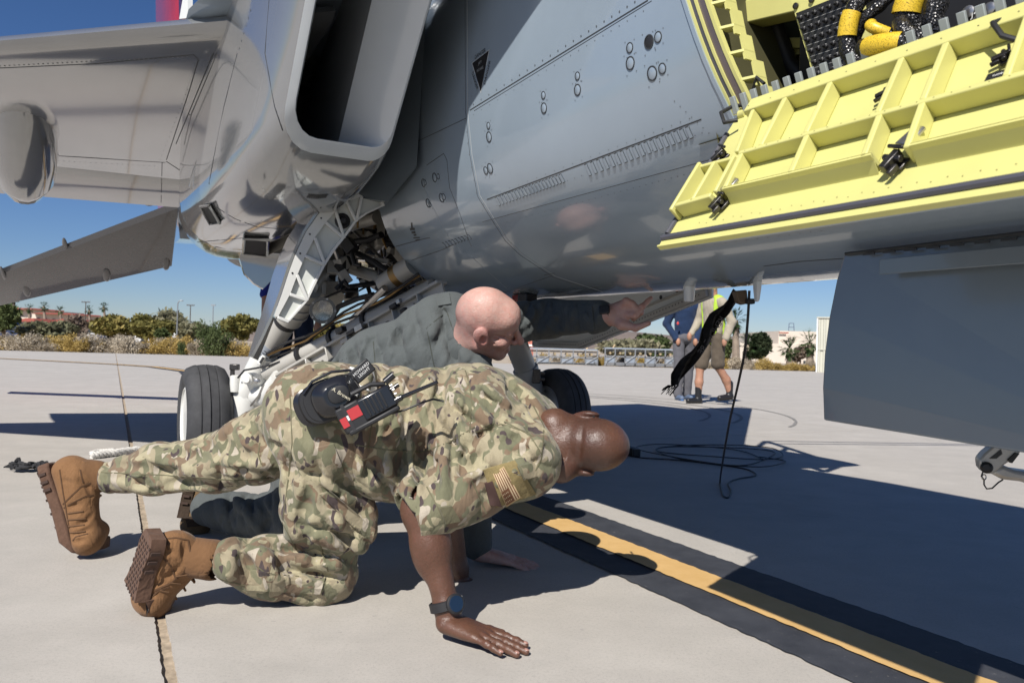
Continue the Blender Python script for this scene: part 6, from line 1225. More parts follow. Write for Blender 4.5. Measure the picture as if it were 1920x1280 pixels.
# boots
def boot(heel, ball, toe, N, ankle, up=SUEDE, sm=SOLE, par=None, wid=.046, shaft_m=SUED2, seams=(), laces=(), creases=()):
    heel, ball, toe, ankle = [np.asarray(p, float) for p in (heel, ball, toe, ankle)]; N = nrm(N); fa = nrm(ball-heel); N = nrm(N-fa*(N@fa)); w = np.cross(fa, N)
    S = SDF(); td = nrm(toe-ball); Nt = nrm(np.cross(w, td)); Nt = Nt if Nt@N > 0 else -Nt
    S.cone(heel+fa*.028-N*.062, heel+fa*.10-N*.066, .040, .044, .03, (w, .92)); S.cone(heel+fa*.03-N*.035, ball-N*.035, .036, .038, .03, (w, 1.12)); S.cone(heel+fa*.075-N*.080, ball-N*.042, .040, .032, .03, (w, 1.05)); S.cone(ball-N*.034, toe-td*.03-Nt*.032, .040, .030, .03, (w, 1.18))
    sh0 = heel+fa*.055-N*.075; S.cone(sh0, sh0+(ankle-sh0)*.6, .046, .044, .02)
    a0 = heel+fa*.12-N*.115
    for q in range(5): c_ = heel+fa*(.115+.024*q)-N*(.118-.016*q); S.cone(c_-w*.03, c_+w*.03, .0036, .0036, .004)
    S.noise(45, .0022, 4); S.strokes(creases, .006, .005, .008, .008) if creases else None; vB = S.mb(.0038); bt = fast('boot', vB, up, par); BB = bvh_of(vB)
    for ln in seams: stitch(BB, ln, par if par else bt, .004, mat('boot_seam', (.085, .042, .018), .9), 'boot_seam', .0016)
    for ln in laces:
        hs = pix_line(BB, ln, 6)
        if len(hs) > 1: b = MB(); b.tube([p_+n_*.001 for p_, n_ in hs], .0028, 6); b.build('bootlace', mat('lace_brown', (.12, .062, .028), .9), par if par else bt)
    T = SDF(); T.cone(sh0+(ankle-sh0)*.25, ankle, .050, .052, .01); T.cone(sh0+(ankle-sh0)*.80, ankle+(ankle-sh0)*.25, .042, .044, .004, None, True); T.noise(50, .003, 6); fast('boot_shaft', T.mb(.0045), shaft_m, par if par else bt)
    b = MB(); st_ = [(heel-fa*.012, fa, N, .026), (heel+fa*.0, fa, N, .034), (heel+fa*.03, fa, N, .040), (heel*.78+ball*.22, fa, N, .038), (heel*.5+ball*.5, fa, N, .034), (heel*.25+ball*.75, fa, N, .042), (ball-fa*.02, fa, N, .050), (ball+td*.012, td, Nt, .052), (ball*.5+toe*.5, td, Nt, .048), (toe-td*.012, td, Nt, .034), (toe, td, Nt, .018)]
    b.rings([[p-w*h, p-w*h*.96+n_*.026, p+w*h*.96+n_*.026, p+w*h, p+w*h*1.0-n_*.010, p-w*h*1.0-n_*.010] for p, d_, n_, h in st_]); so = b.build('boot_sole', sm, par if par else bt, bevel=.006)
    L_ = np.linalg.norm(ball-heel)
    for i in range(11):
        for j in range(5):
            t = .012+i*(L_-.035)/10; p = heel+fa*t+w*((j-2)*.014+(.004 if i % 2 else -.004))+N*.0262; b = MB(); x = fa; b.box(p, (.008, .006, .003), (fa, w, N)); b.build('tread_lug', mat('tread_dark', (.055, .032, .024), .85), par if par else bt, smooth=False)
    for t in (.02, .045, .07):
        for s_ in (-1, 1): p = heel+fa*t+w*s_*.041+N*.012; b = MB(); b.box(p, (.008, .004, .022), (fa, w, N)); b.build('sole_groove', mat('tread_dark', (.055, .032, .024), .85), par if par else bt, smooth=False)
    hp = heel+fa*.012-N*.075; 
    return bt
toeR = PZ(296, 1143); toeR[2] = .022; ballR = PZ(248, 1153); ballR[2] = .035
boot(PY(296, 1008, 1.91), ballR+np.array([.012, .0, .01]), toeR+np.array([.03, .02, .012]), (-.66, -.72, .22), J['ankR']+np.array([.03, .005, -.002]), par=m1, seams=([(308, 1010), (330, 1008), (352, 1012), (358, 1040), (345, 1072), (321, 1092), (290, 1106)], [(300, 1040), (320, 1060), (330, 1085)], [(282, 1120), (300, 1104), (318, 1100)], [(312, 1012), (316, 1030)]), creases=([(300, 1085), (318, 1080), (335, 1062)], [(290, 1095), (312, 1092)], [(345, 1020), (350, 1050)], [(310, 1030), (330, 1040)], [(285, 1112), (300, 1116)]), laces=([(330, 1080), (352, 1076)], [(318, 1092), (338, 1094)], [(300, 1106), (316, 1110)]))
ballL = PZ(135, 1046); ballL[2] = .035; toeL = PZ(182, 1040); toeL[2] = .03
boot(PY(94, 874, 2.43), ballL+np.array([.01, 0, .012]), toeL+np.array([.02, .03, .012]), (-.99, -.10, .10), J['ankL']+np.array([.0, 0, .0]), par=m1, seams=([(118, 945), (135, 928), (152, 912), (170, 905)], [(120, 952), (140, 940), (160, 930), (175, 928)], [(112, 880), (118, 920), (130, 990)], [(130, 1020), (142, 1006), (165, 1000)], [(150, 880), (156, 905)]), creases=([(140, 985), (160, 978), (172, 965)], [(138, 1002), (158, 996), (170, 990)], [(150, 900), (165, 912), (172, 930)], [(120, 900), (135, 905)], [(140, 1015), (160, 1012)], [(130, 950), (150, 945)]), laces=([(128, 962), (156, 958)], [(128, 974), (160, 972)], [(130, 986), (158, 984)], [(132, 998), (160, 996)]))
# wrist watch
wd = nrm(J['wrR']-J['elR']); wc = J['wrR']*.97+J['elR']*.03; b = MB(); b.tube([wc-wd*.012, wc-wd*.010, wc+wd*.010, wc+wd*.012], [.036, .0405, .0405, .036], 28, False); b.build('watch_strap', DRK, m1)
vn = nrm(np.array([.55, -.75, .25])); vn = nrm(vn-wd*(vn@wd)); b = MB(); b.lathe(wc+vn*.036, vn, [(.022, 0), (.0235, .006), (.0235, .010), (.020, .012)], 26); b.build('watch_case', DRK, m1); b = MB(); b.lathe(wc+vn*.0481, vn, [(.019, 0), (.018, .0008)], 24); b.build('watch_glass', mat('watch_glass_blue', (.012, .025, .05), .05), m1)
for k in range(3):
    for q in range(4): a_n = nrm(vn*math.cos(.9+q*.2)+np.cross(wd, vn)*math.sin(.9+q*.2)*(-1)); b = MB(); b.lathe(wc+a_n*.0405+wd*(k-1)*.007, a_n, [(.0024, 0), (.0024, .0008)], 8); b.build('strap_hole', WHTP, m1)
# sunglasses temple over the upper ear
b = MB(); b.tube([hP(-.078, -.03, .0), hP(-.086, .01, .008), hP(-.082, .08, .004)], .003, 7); b.build('glasses_temple', DRK, m1); b = MB(); b.tube([hP(.078, -.03, .0), hP(.086, .01, .008), hP(.082, .08, .004)], .003, 7); b.build('glasses_temple', DRK, m1)
# ---------------------------------------------------------------- the bald man in the flight suit
K2 = {k: PY(*v) for k, v in dict(chest=(825, 668, 2.66), mid=(720, 705, 2.74), waist=(650, 770, 2.80), hip=(575, 850, 2.86), shL=(905, 615, 2.80), elL=(1030, 598, 2.90), wrL=(1136, 591, 2.63), shR=(868, 712, 2.52), elR=(880, 885, 2.52), wrR=(893, 1030, 2.47), kneeR=(560, 985, 2.62), ankR=(392, 952, 2.76), hipR=(580, 870, 2.76), kneeL=(575, 950, 2.95), ankL=(500, 955, 3.0), head=(914, 600, 2.46)).items()}
bo = SDF(); bo.chain([K2['hip'], K2['waist'], K2['mid'], K2['chest']], [.10, .10, .11, .12], .05); bo.chain([K2['chest'], K2['shL'], K2['elL'], K2['wrL']], [.08, .06, .045, .028], .03); bo.chain([K2['chest'], K2['shR']], [.08, .06], .03); bo.chain([K2['hip'], K2['kneeL'], K2['ankL']], [.055, .034, .022], .03)
up2 = (-.16, -.55, .82); fw2 = (.95, .10, -.24); nb = PY(868, 668, 2.56); HS2 = 1.0; vb2 = bo.mb(.009); bo = SDF(); hP2 = head(bo, K2['head'], up2, fw2, HS2, nb); bo.cone(nb, K2['chest']*.4+nb*.6, .072, .085, .04)
for k_, (y_, z_) in enumerate(((.060, .052), (.066, .040), (.068, .028))):           # brow furrows
    bo.cone(hP2(-.045, y_-.012, z_), hP2(.045, y_-.012, z_), 0.0030, .0030, .007, None, True)
for (a_1, b_1) in (((.050, .062, -.010), (.062, .035, -.008)), ((.050, .060, -.020), (.062, .034, -.024)), ((.030, .090, -.050), (.040, .060, -.085)), ((.052, .03, -.06), (.06, -.0, -.05)), ((.05, .058, -.03), (.058, .04, -.038))):
    bo.cone(hP2(*a_1), hP2(*b_1), .0028, .0028, .006, None, True); bo.cone(hP2(-a_1[0], *a_1[1:]), hP2(-b_1[0], *b_1[1:]), .0028, .0028, .006, None, True)
bo.cone(hP2(0, -.035, -.055), nb+np.array([-.02, 0, -.01]), .055, .060, .02)
bo.noise(60, .0010, 2); vhd2 = bo.mb(.0030)
h2 = SDF(); tip = hit(BV, 1222, 557); tipp = tip[0] if tip else PY(1222, 557, 2.6)
h2.chain([K2['elL'], K2['wrL']], [.04, .030], .02); HW2 = PY(1146, 590, 2.625)
fd2 = nrm(PY(1196, 576, 2.60)-HW2); bn2 = nrm(np.array([-.12, -.95, .25]))
h2.cone(K2['wrL'], HW2, .030, .028, .02); IDX = (-.36, .02, .05)
tip2 = hand(h2, HW2, fd2, bn2, 1, ((0, 0, 0), (1.25, 1.5, .8), (1.35, 1.5, .9), (1.4, 1.5, .9)), (.55, -.05), 1.0, .05)
h2.pr = [p for p in h2.pr]                       # index finger re-aimed at the skin of the jet
vh2 = None
# replace the straight index finger by one that points up at the belly
def aimed_hand():
    S = SDF(); S.chain([K2['elL'], K2['wrL']], [.04, .030], .02); S.cone(K2['wrL'], HW2, .030, .028, .02)
    fd, bn = fd2, nrm(bn2-fd2*(bn2@fd2)); up = np.cross(bn, fd); up = up if up[2] > 0 else -up; w = HW2
    P = lambda a, b, c=0.: w+fd*a+up*b+bn*c
    for b0, b1, a1 in ((.016, .018, .050), (.0, .0, .050), (-.014, -.014, .045)): S.cone(P(0, b0, 0), P(a1, b1, 0), .018, .0165, .014)
    S.cone(P(0, 0, -.004), P(.05, 0, -.004), .028, .030, .02, (bn, .62))
    k0 = PY(1190, 591, 2.575); d = tipp-k0; e1 = k0+d*.46+bn*.004; e2 = k0+d*.76+bn*.002; S.cone(P(.03, -.006, .002), k0, .014, .0118, .012); S.cone(k0, e1, .0112, .0098, .005); S.cone(e1, e2, .0098, .0086, .004); S.cone(e2, tipp-nrm(d)*.005, .0086, .0072, .004); S.ell(e1+bn*.002, (.0102, .0102, .0102), None, .004)
    for i, (px, py) in enumerate(((1190, 578), (1184, 570), (1174, 565))):      # folded fingers, knuckles uppermost
        p0 = PY(px, py, 2.585); p1 = p0+np.array([.026, .030, -.012]); p2 = p1+np.array([-.022, .012, -.020]); S.cone(P(.03, .004+.008*i, 0), p0, .014, .0125, .012); S.ell(p0, (.0125, .0125, .0125), None, .006); S.cone(p0, p1, .0115, .0105, .006); S.cone(p1, p2, .0105, .010, .005)
    t0 = PY(1166, 608, 2.60); t1 = PY(1192, 615, 2.58); t2 = PY(1216, 606, 2.565); S.cone(P(.005, -.014, -.002), t0, .020, .018, .014); S.cone(t0, t1, .017, .0120, .012); S.cone(t1, t2, .0120, .0088, .005)
    return S.mb(.003)
vh2 = aimed_hand()
g2 = SDF(); g2.chain([K2['elR'], K2['wrR']], [.045, .030], .02); HG = K2['wrR']+np.array([.02, 0, -.035]); HG[2] = max(HG[2], .035); g2.cone(K2['wrR'], HG, .029, .027, .02); hand(g2, HG, np.array([.97, -.10, -.20]), (0, 0, 1), -1, (.05, .05, .05, .08), (.6, .1), 1.05, .07); vg2 = g2.mb(.0032)
m2 = joined('person', [vb2, vhd2, vh2, vg2], SK2); tint(m2, [(K2['head'], up2, fw2, HS2, ((.80, .80, .86), (.60, .52, .46), (.32, .26, .26), (.92, .62, .62), (1.08, .76, .72)))]); tag(m2, 'person in grey-green flight suit leaning under the jet and pointing up at its belly', 'person')
fs = SDF(); fs.chain([K2['hip'], K2['waist'], K2['mid'], K2['chest']], [.155, .150, .165, .175], .06, (np.array([0, 1., 0]), 1.12)); fs.ell(PY(835, 640, 2.68), (.15, .17, .17), None, .06); fs.cone(PY(850, 620, 2.72), K2['shL'], .12, .088, .04); fs.chain([K2['shL'], K2['elL'], PY(1122, 592, 2.655)], [.088, .070, .058], .03)
fs.cone(PY(845, 690, 2.6), K2['shR'], .11, .09, .05); fs.chain([K2['shR'], K2['elR'], K2['wrR']+np.array([0, 0, .02])], [.088, .072, .052], .03)
fs.chain([K2['hipR'], K2['kneeR']], [.13, .090], .05); fs.chain([K2['kneeR'], K2['ankR']], [.088, .064], .04); fs.chain([K2['hip'], K2['kneeL'], K2['ankL']], [.13, .095, .07], .05)
fs.cone(PY(868, 655, 2.56), PY(885, 690, 2.50), .075, .070, .03)
fs.cone(PY(1105, 600, 2.66), PY(1112, 616, 2.655), .035, .022, .015)
for (px, py, Y), n, lam, amp, rad in (((830, 610, 2.5), (1, 0, .5), .07, .013, .14), ((760, 650, 2.58), (1, 0, .35), .08, .014, .15), ((850, 660, 2.48), (.8, .2, -.4), .05, .012, .09), ((680, 690, 2.6), (1, 0, .6), .075, .012, .15), ((1000, 590, 2.8), (1, 0, -.4), .05, .010, .09), ((1080, 592, 2.7), (1, .2, .3), .05, .008, .09), ((480, 950, 2.65), (1, 0, .3), .07, .012, .13), ((430, 960, 2.68), (1, 0, .2), .05, .01, .1), ((800, 570, 2.6), (.3, 0, 1), .06, .010, .1)): fs.fold(PY(px, py, Y), n, lam, amp, rad, .03, int(px))
fs.noise(13, .006, 23); fs.noise(36, .0014, 28)
fs.strokes([([(843, 591), (838, 610), (832, 626)], .014), [(829, 585), (850, 578)], ([(750, 609), (742, 635), (729, 657)], .013), [(764, 595), (756, 610), (750, 622)], ([(722, 629), (716, 650), (709, 664)], .012), [(664, 646), (660, 672)], ([(781, 612), (774, 630), (764, 650)], .013), ([(825, 612), (818, 635), (808, 650)], .013), ([(983, 574), (995, 590), (1004, 609)], .010), ([(1040, 570), (1048, 595), (1042, 615)], .009), ([(1080, 572), (1086, 600), (1080, 618)], .008), [(640, 660), (620, 690)], [(690, 650), (670, 690)], ([(840, 640), (850, 665), (862, 690)], .012), ([(430, 930), (440, 960), (430, 985)], .012), ([(500, 935), (490, 970), (500, 1000)], .012)], .012, .011)
fs.wrinkles([((580, 600, 860, 720), 110, 25, 24, .007), ((985, 565, 1110, 615), 90, 30, 18, .007), ((410, 920, 545, 1000), 90, 30, 16, .009)], 7)
fs.cone(hP2(0, -.03, -.06), nb+np.array([-.005, 0, -.005]), .066, .074, .004, None, True)
vF = fs.mb(.0054); suit = fast('flight_suit', vF, SAGE, m2); BF = bvh_of(vF)
cl_ = SDF(); a, c = nb+np.array([-.012, .0, -.012]), nb+(hP2(0, -.03, -.08)-nb)*.42; cl_.cone(a, c, .094, .086, .002); cl_.cone(a-(c-a)*.5, c+(c-a)*.6, .080, .074, .002, None, True); fast('collar', cl_.mb(.0045), SAGE, m2)
SST = mat('dark_thread', (.045, .05, .042), .9)
for pts in ([(820, 560), (838, 585), (850, 620)], [(700, 640), (704, 690), (690, 720)], [(830, 590), (800, 615), (815, 690)], [(560, 700), (600, 688), (650, 672)]): stitch(BF, pts, m2, .003, SST)
patch(BF, [(1085, 572), (1112, 574), (1116, 622), (1090, 618)], 3, 5, SAGE, 'cuff_tab', m2, lift=.004, thick=.003); patch(BF, [(818, 556), (842, 550), (846, 572), (822, 576)], 3, 3, SAGE, 'shoulder_tab', m2, lift=.004)
b = MB(); d_ = nrm(HW2-K2['wrL']); c0 = PY(1137, 589, 2.632); b.tube([c0-d_*.012, c0+d_*.012], .0365, 22, False, (1, .9)); b.build('watch_strap', DRK, m2); vn = nrm(np.array([-.1, -.9, .4])); vn = nrm(vn-d_*(vn@d_)); b = MB(); b.box(c0+vn*.037, (.036, .034, .010), (d_, np.cross(vn, d_), vn)); b.build('watch_case', DRK, m2, bevel=.005)
# boot of the second man
bR = PZ(338, 1001); bR[2] = .035; tR = PZ(362, 1003); tR[2] = .03; TANB = cloth('dusty_boot_leather', (.13, .085, .045), 300, .5)
boot(PY(362, 905, 2.80), bR+np.array([.0, .03, 0]), tR+np.array([.03, .05, .01]), (-.88, -.3, .3), K2['ankR']+np.array([.02, 0, .0]), TANB, cloth('dark_sole', (.05, .035, .025), 120), m2, shaft_m=TANB)
# ---------------------------------------------------------------- people farther off
def walker(name_label, feet, H_, yaw, top, bottom, shoes, legs, arms, shorts=False, sleeves='long', lean=0.0, vest=None, headon=True, dY=0.0):
    """feet: ground point between the feet; legs: ((dx, lift), ...) stride offsets; all sizes scale with height"""
    o = np.array(feet, float); k = H_/1.8; f = np.array([math.sin(yaw), -math.cos(yaw), 0]); r = np.array([math.cos(yaw), math.sin(yaw), 0])
    def P(x, y, z): return o+(r*x+f*y)*k+np.array([0, 0, z*k])
    B_ = SDF(); hip = P(0, 0, .95); ch = P(0, .02+lean, 1.35); B_.cone(hip, ch, .09*k, .085*k, .05); hd = P(0, .06+lean, 1.66); head(B_, hd, (0, 0, 1), f+np.array([0, 0, -.1]), k, P(0, lean+.02, 1.45))
    T_ = SDF(); T_.chain([P(0, 0, 1.02), P(0, .01, 1.15), ch], [.148*k, .152*k, .168*k], .04, (f, .74)); T_.cone(P(-.15, lean+.02, 1.42), P(.15, lean+.02, 1.42), .075*k, .075*k, .05); Q = SDF(); Q.ell(P(0, 0, .95), np.array([.155, .135, .11])*k, np.array([r, f, [0, 0, 1.]]), .03)
    for q, (dy, lift, knee) in zip((-1, 1), legs):
        an = P(.10*q, dy, .09+lift); kn = P(.10*q, (dy*.5)+knee, .50+lift*.4); hp = P(.09*q, 0, .90); B_.chain([hp, kn, P(.10*q, dy*.85+knee*.3, .30+lift*.6), an], [.075*k, .055*k, .056*k, .038*k], .03)
        if shorts: e = hp+(kn-hp)*.88; Q.chain([hp, e], [.092*k, .094*k], .015)
        else: Q.chain([hp, kn, an+np.array([0, 0, .0])], [.092*k, .076*k, .066*k], .015)
        S_ = SDF(); pit = lift*1.6; ff = nrm(f+np.array([0, 0, -pit])); S_.cone(an-f*.02*k-np.array([0, 0, .05*k]), an+ff*.17*k-np.array([0, 0, .05*k]), .044*k, .036*k, .02); S_.cone(an-np.array([0, 0, .04*k]), an+np.array([0, 0, (.13 if shorts else .02)*k]), .045*k, .048*k, .02); fast('shoe', S_.mb(.010), shoes, None)['tmp'] = 1
        S2_ = SDF(); S2_.cone(an-f*.03*k-np.array([0, 0, .088*k]), an+ff*.18*k-np.array([0, 0, .080*k]), .030*k, .028*k, .005, (np.array([0, 0, 1.]), .4)); fast('shoe_sole', S2_.mb(.009), DRK if shorts else mat('blue_sole', (.05, .16, .42), .6), None)['tmp'] = 1
    for q, (ex, ey, ez, wx, wy, wz) in zip((-1, 1), arms):
        s0 = P(.20*q, lean+.02, 1.40); el = P(ex*q, ey, ez); wr = P(wx*q, wy, wz); B_.chain([s0, el, wr], [.05*k, .042*k, .03*k], .03); B_.ell(wr+nrm(wr-el)*.06*k, np.array([.035, .035, .06])*k, None, .02)
        T_.chain([s0, el] if sleeves == 'short' else [s0, el, wr], [.072*k, .058*k] if sleeves == 'short' else [.072*k, .056*k, .046*k], .03)
    for S_, sd in ((T_, 31), (Q, 41)): S_.noise(16, .008*k, sd); S_.noise(40, .008*k, sd+3)
    T_.cone(P(0, .03+lean, 1.47), P(0, .05+lean, 1.60), .07*k, .075*k, .004, None, True)
    body = fast('person', B_.mb(.011), SK3); tint(body, []); tag(body, name_label, 'person'); fast('top_garment', T_.mb(.011), top, body); fast('shorts' if shorts else 'trousers', Q.mb(.011), bottom, body)
    for ob in list(D.objects):
        if ob.get('tmp'): del ob['tmp']; ob.parent = body
    if vest is not None:
        V_ = SDF(); V_.chain([P(0, 0, .98), P(0, .01, 1.1), ch], [.163*k, .168*k, .186*k], .05, (f, .80)); V_.cone(P(-.13, lean+.02, 1.43), P(.13, lean+.02, 1.43), .082*k, .082*k, .04); V_.cone(P(0, .26, .9), P(0, .26+lean, 1.5), .20*k, .19*k, .02, None, True); V_.cone(P(.26, .0, .9), P(.27, .0+lean, 1.3), .15*k, .12*k, .02, None, True); V_.cone(P(-.26, .0, .9), P(-.27, .0+lean, 1.3), .15*k, .12*k, .02, None, True); V_.cone(P(0, .03+lean, 1.47), P(0, .05+lean, 1.62), .09*k, .09*k, .004, None, True); V_.noise(16, .010*k, 31); V_.noise(34, .006*k, 34); fast('safety_vest', V_.mb(.011), vest, body)
        b = MB(); secs = []
        for t in np.linspace(0, 6.283, 28): secs.append(P(.172*math.cos(t), .14*math.sin(t)+.01, 1.08))
    return body, P
NAVY = cloth('navy_sweatshirt', (.018, .035, .082)); GRYP = cloth('grey_trousers', (.115, .115, .13)); KHK = cloth('khaki_shirt', (.37, .33, .26)); BRNS = cloth('dark_khaki_shorts', (.105, .085, .065)); HIV = mat('hi_vis_yellow', (.40, .60, .05), .6); JEAN = cloth('dark_jeans', (.020, .028, .055)); BLU = cloth('royal_blue_shirt', (.022, .035, .26)); BSH = mat('black_boot_leather', (.014, .014, .016), .4)
g1 = (PZ(1262, 747)+PZ(1300, 752))/2; g1[2] = 0
pn, Pn = walker('person in navy sweatshirt and grey trousers with hands in pockets', g1, 1.70, .15, NAVY, GRYP, mat('slate_sneaker', (.10, .14, .22), .6), ((.05, 0, .02), (-.10, 0, .0)), ((.27, -.06, 1.15, .16, .07, .93), (.27, -.06, 1.15, .16, .07, .93)))
b = MB(); c0 = PY(1271, 606, g1[1]-.21); b.sphere(c0, (.018, .006, .024)); b.build('chest_emblem', mat('emblem_red', (.5, .05, .05), .6), pn)
g2_ = (PZ(1318, 756)+PZ(1352, 758))/2; g2_[2] = 0
pv, Pv = walker('person in yellow safety vest, khaki shirt and shorts with black boots walking', g2_, 1.74, -1.15, KHK, BRNS, BSH, ((.16, 0, .06), (-.22, .07, .10)), ((.28, .05, 1.15, .24, .20, .98), (.28, -.08, 1.15, .26, .0, .92)), shorts=True, vest=HIV)
g3 = np.array([PY(548, 700, 6.9)[0], 6.9, 0]); pb, Pb = walker('person in royal blue shirt and dark jeans standing behind the landing gear', g3, 1.76, .1, BLU, JEAN, BSH, ((.03, 0, 0), (-.05, 0, 0)), ((.25, .0, 1.14, .24, .10, .90), (.26, .0, 1.14, .24, .10, .90)), sleeves='short')
# ================================================================ loose things
EMB = mat('black_gloss_plastic', (.012, .012, .014), .22, var=.1, coat=.4); PADM = mat('black_vinyl_pad', (.014, .014, .015), .5); REDL = mat('red_label', (.42, .03, .035), .5)
# ear defenders on the belt
def ray_fr(px, py, Y):
    c = PY(px, py, Y); n = nrm(CAM-c); x = nrm(np.cross(_u, n)); x = _r-n*(_r@n); x = nrm(x); y = np.cross(n, x); return c, x, y, n
c, x, y, n = ray_fr(625, 745, 1.84); t = empty('ear_defenders', c, 'black ear defenders clipped to the belt of the camouflaged person', 'ear defenders')
ca, sa = math.cos(.42), math.sin(.42); ex = x*ca+y*sa; ey = -x*sa+y*ca
def ovals(cc, prof, sx, sy, m, nm, nn=n, sq=2.6):
    b = MB(); secs = []
    for r_, h_ in prof:
        L_ = []
        for k in range(36):
            a = 6.2832*k/36; q = (abs(math.cos(a))**sq+abs(math.sin(a))**sq)**(-1/sq); L_.append(cc+ex*sx*r_*q*math.cos(a)+ey*sy*r_*q*math.sin(a)+nn*h_)
        secs.append(L_)
    b.rings(secs); return b.build(nm, m, t)
ovals(c+ex*.008, [(.7, -.02), (.95, -.012), (1.0, .0), (.98, .012), (.86, .022), (.6, .028), (.55, .030), (.45, .030)], .060, .047, EMB, 'ear_cup'); ovals(c-ex*.030-n*.012, [(.8, -.03), (1, -.02), (1.0, .0), (.92, .008)], .052, .050, PADM, 'ear_cushion'); ovals(c-ex*.055-n*.026, [(.7, -.02), (.98, -.010), (1, .008), (.7, .014)], .040, .046, EMB, 'ear_cup')
ovals(c-ex*.018-n*.006, [(.9, -.02), (1.02, -.012), (1.02, -.002), (.9, .004)], .056, .050, PADM, 'ear_cushion')
ovals(c+ex*.014+ey*.002, [(.42, .030), (.40, .034), (.30, .035)], .060, .047, PADM, 'cup_badge')
b = MB(); b.tube([c-ex*.06+ey*.035, c-ex*.03+ey*.055, c+ex*.02+ey*.058, c+ex*.06+ey*.045, c+ex*.085+ey*.02], .0035, 8); b.build('headband_wire', EMB, t)
b = MB(); b.box(c+ex*.085+ey*.030+n*.004, (.060, .036, .008), (nrm(ex*.95+ey*.3), nrm(ey*.95-ex*.3), n)); b.build('headband', PADM, t, bevel=.003)
e2 = nrm(ex*.95+ey*.3); e3 = nrm(ey*.95-ex*.3)
b = text_mb('HOWARD\nLEIGHT', .0105, c+ex*.088+ey*.031+n*.0084, e2, e3); b.build('headband_lettering', WHTP, t, smooth=False)
b = text_mb('A. Brown', .0125, c+ex*.020+n*.0392, nrm(-ey*.8+ex*.55), nrm(ex*.8+ey*.55)); b.build('name_lettering', mat('cream_print', (.65, .6, .45), .6), t, smooth=False)
b = text_mb('TX', .0095, c+ex*.050-ey*.014+n*.0275, nrm(-ey*.8+ex*.55), nrm(ex*.8+ey*.55)); b.build('cup_lettering', WHTP, t, smooth=False)
b = MB(); b.tube([c+ex*.045+ey*.035+n*.018, c+ex*.062+ey*.012+n*.018, c+ex*.066-ey*.012+n*.014], .0016, 6); b.build('chrome_clip', MET, t)
# hand-held radio in its pouch
c, x, y, n = ray_fr(697, 760, 1.80); t = empty('handheld_radio', c, 'black handheld radio with stub antenna on the belt of the camouflaged person', 'radio'); ca, sa = math.cos(.50), math.sin(.50); ex = x*ca+y*sa; ey = -x*sa+y*ca
b = MB(); b.box(c-n*.01, (.115, .056, .034), (ex, ey, n)); b.build('body', EMB, t, bevel=.006)
for k in range(5): b = MB(); b.box(c+ex*(-.012+k*.0105)+n*.0085, (.005, .040, .004), (ex, ey, n)); b.build('speaker_rib', PADM, t, bevel=.0012)
b = MB(); b.box(c-ex*.052-ey*.002-n*.010, (.060, .064, .036), (ex, ey, n)); b.build('battery', PADM, t, bevel=.005)
b = MB(); b.box(c-ex*.042+ey*.004+n*.0088, (.030, .026, .0016), (ex, ey, n)); b.build('warning_label', REDL, t, smooth=False); b = MB(); b.box(c-ex*.072-ey*.006+n*.0088, (.016, .024, .0016), (ex, ey, n)); b.build('warning_label', REDL, t, smooth=False); b = MB(); b.box(c-ex*.0605+n*.010, (.005, .012, .002), (ex, ey, n)); b.build('white_tag', WHTP, t, smooth=False); b = MB(); b.box(c-ex*.0605+n*.0092, (.008, .070, .003), (ex, ey, n)); b.build('pouch_strap', DRK, t)
b = MB(); b.box(c-ey*.034-ex*.01-n*.004, (.13, .012, .03), (ex, ey, n)); b.build('push_to_talk_bar', PADM, t, bevel=.004)
b = MB(); a0 = c+ex*.052-ey*.016; b.tube([a0, a0+ex*.018, a0+ex*.02, PY(820, 716, 1.79)], [.0075, .0075, .0052, .0042], 10); b.build('antenna', EMB, t)
b = MB(); b.tube([c+ex*.056+ey*.012, c+ex*.078+ey*.014], [.006, .0055], 10); b.build('volume_knob', EMB, t); b = MB(); b.tube([c+ex*.052+ey*.034, c+ex*.078+ey*.040], [.009, .009], 12); b.build('channel_knob', EMB, t)
b = MB(); b.tube([c+ex*.05+ey*.03-n*.008, c+ex*.02+ey*.045, c-ex*.03+ey*.046], .006, 8); b.build('accessory_cable', DRK, t)
for k in range(4): b = MB(); b.lathe(c+ex*.058+ey*(.02-k*.011)+n*.004, ex, [(.0035, 0), (.0035, .006)], 8); b.build('connector', MET, t)
b = MB(); hs = [PY(px, py, 1.83) for px, py in ((735, 775), (760, 768), (790, 755), (812, 748), (832, 752))]; b.tube(hs, .0028, 6); tag(b.build('radio_cord', DRK), 'thin black cord trailing from the radio over the camouflage shirt', 'cord')
# black streamer hanging from the belly
STM = cloth('charred_black_streamer', (.006, .0055, .0055), 300, .4)
path = [(1383, 546), (1372, 566), (1360, 580), (1341, 595), (1328, 622), (1318, 645), (1303, 664), (1286, 682), (1268, 706), (1262, 726)]; wd_ = [8, 9, 10, 12, 12, 10, 10, 12, 11, 8]
YS = 2.42; L_ = []; rs_ = random.Random(8)
pp = [PY(x_, y_, YS+.015*math.sin(i*1.1)) for i, (x_, y_) in enumerate(path)]; fine = []; wf = []
for i in range(len(pp)-1):
    for t_ in np.arange(5)/5: fine.append(pp[i]+(pp[i+1]-pp[i])*t_); wf.append(wd_[i]+(wd_[i+1]-wd_[i])*t_)
secs = []
for i, p in enumerate(fine):
    d = nrm(fine[min(i+1, len(fine)-1)]-fine[max(i-1, 0)]); w_ = nrm(np.cross(d, [0, -1., 0])); hw = wf[i]/FPX*YS; nrm_ = np.cross(d, w_); row = []
    for j in range(7): q_ = (j/3-1); row.append(p+w_*hw*q_+nrm_*(.012*math.sin(j*1.3+i*.35)*1.0))
    secs.append(row+[q-nrm_*.003 for q in reversed(row)])
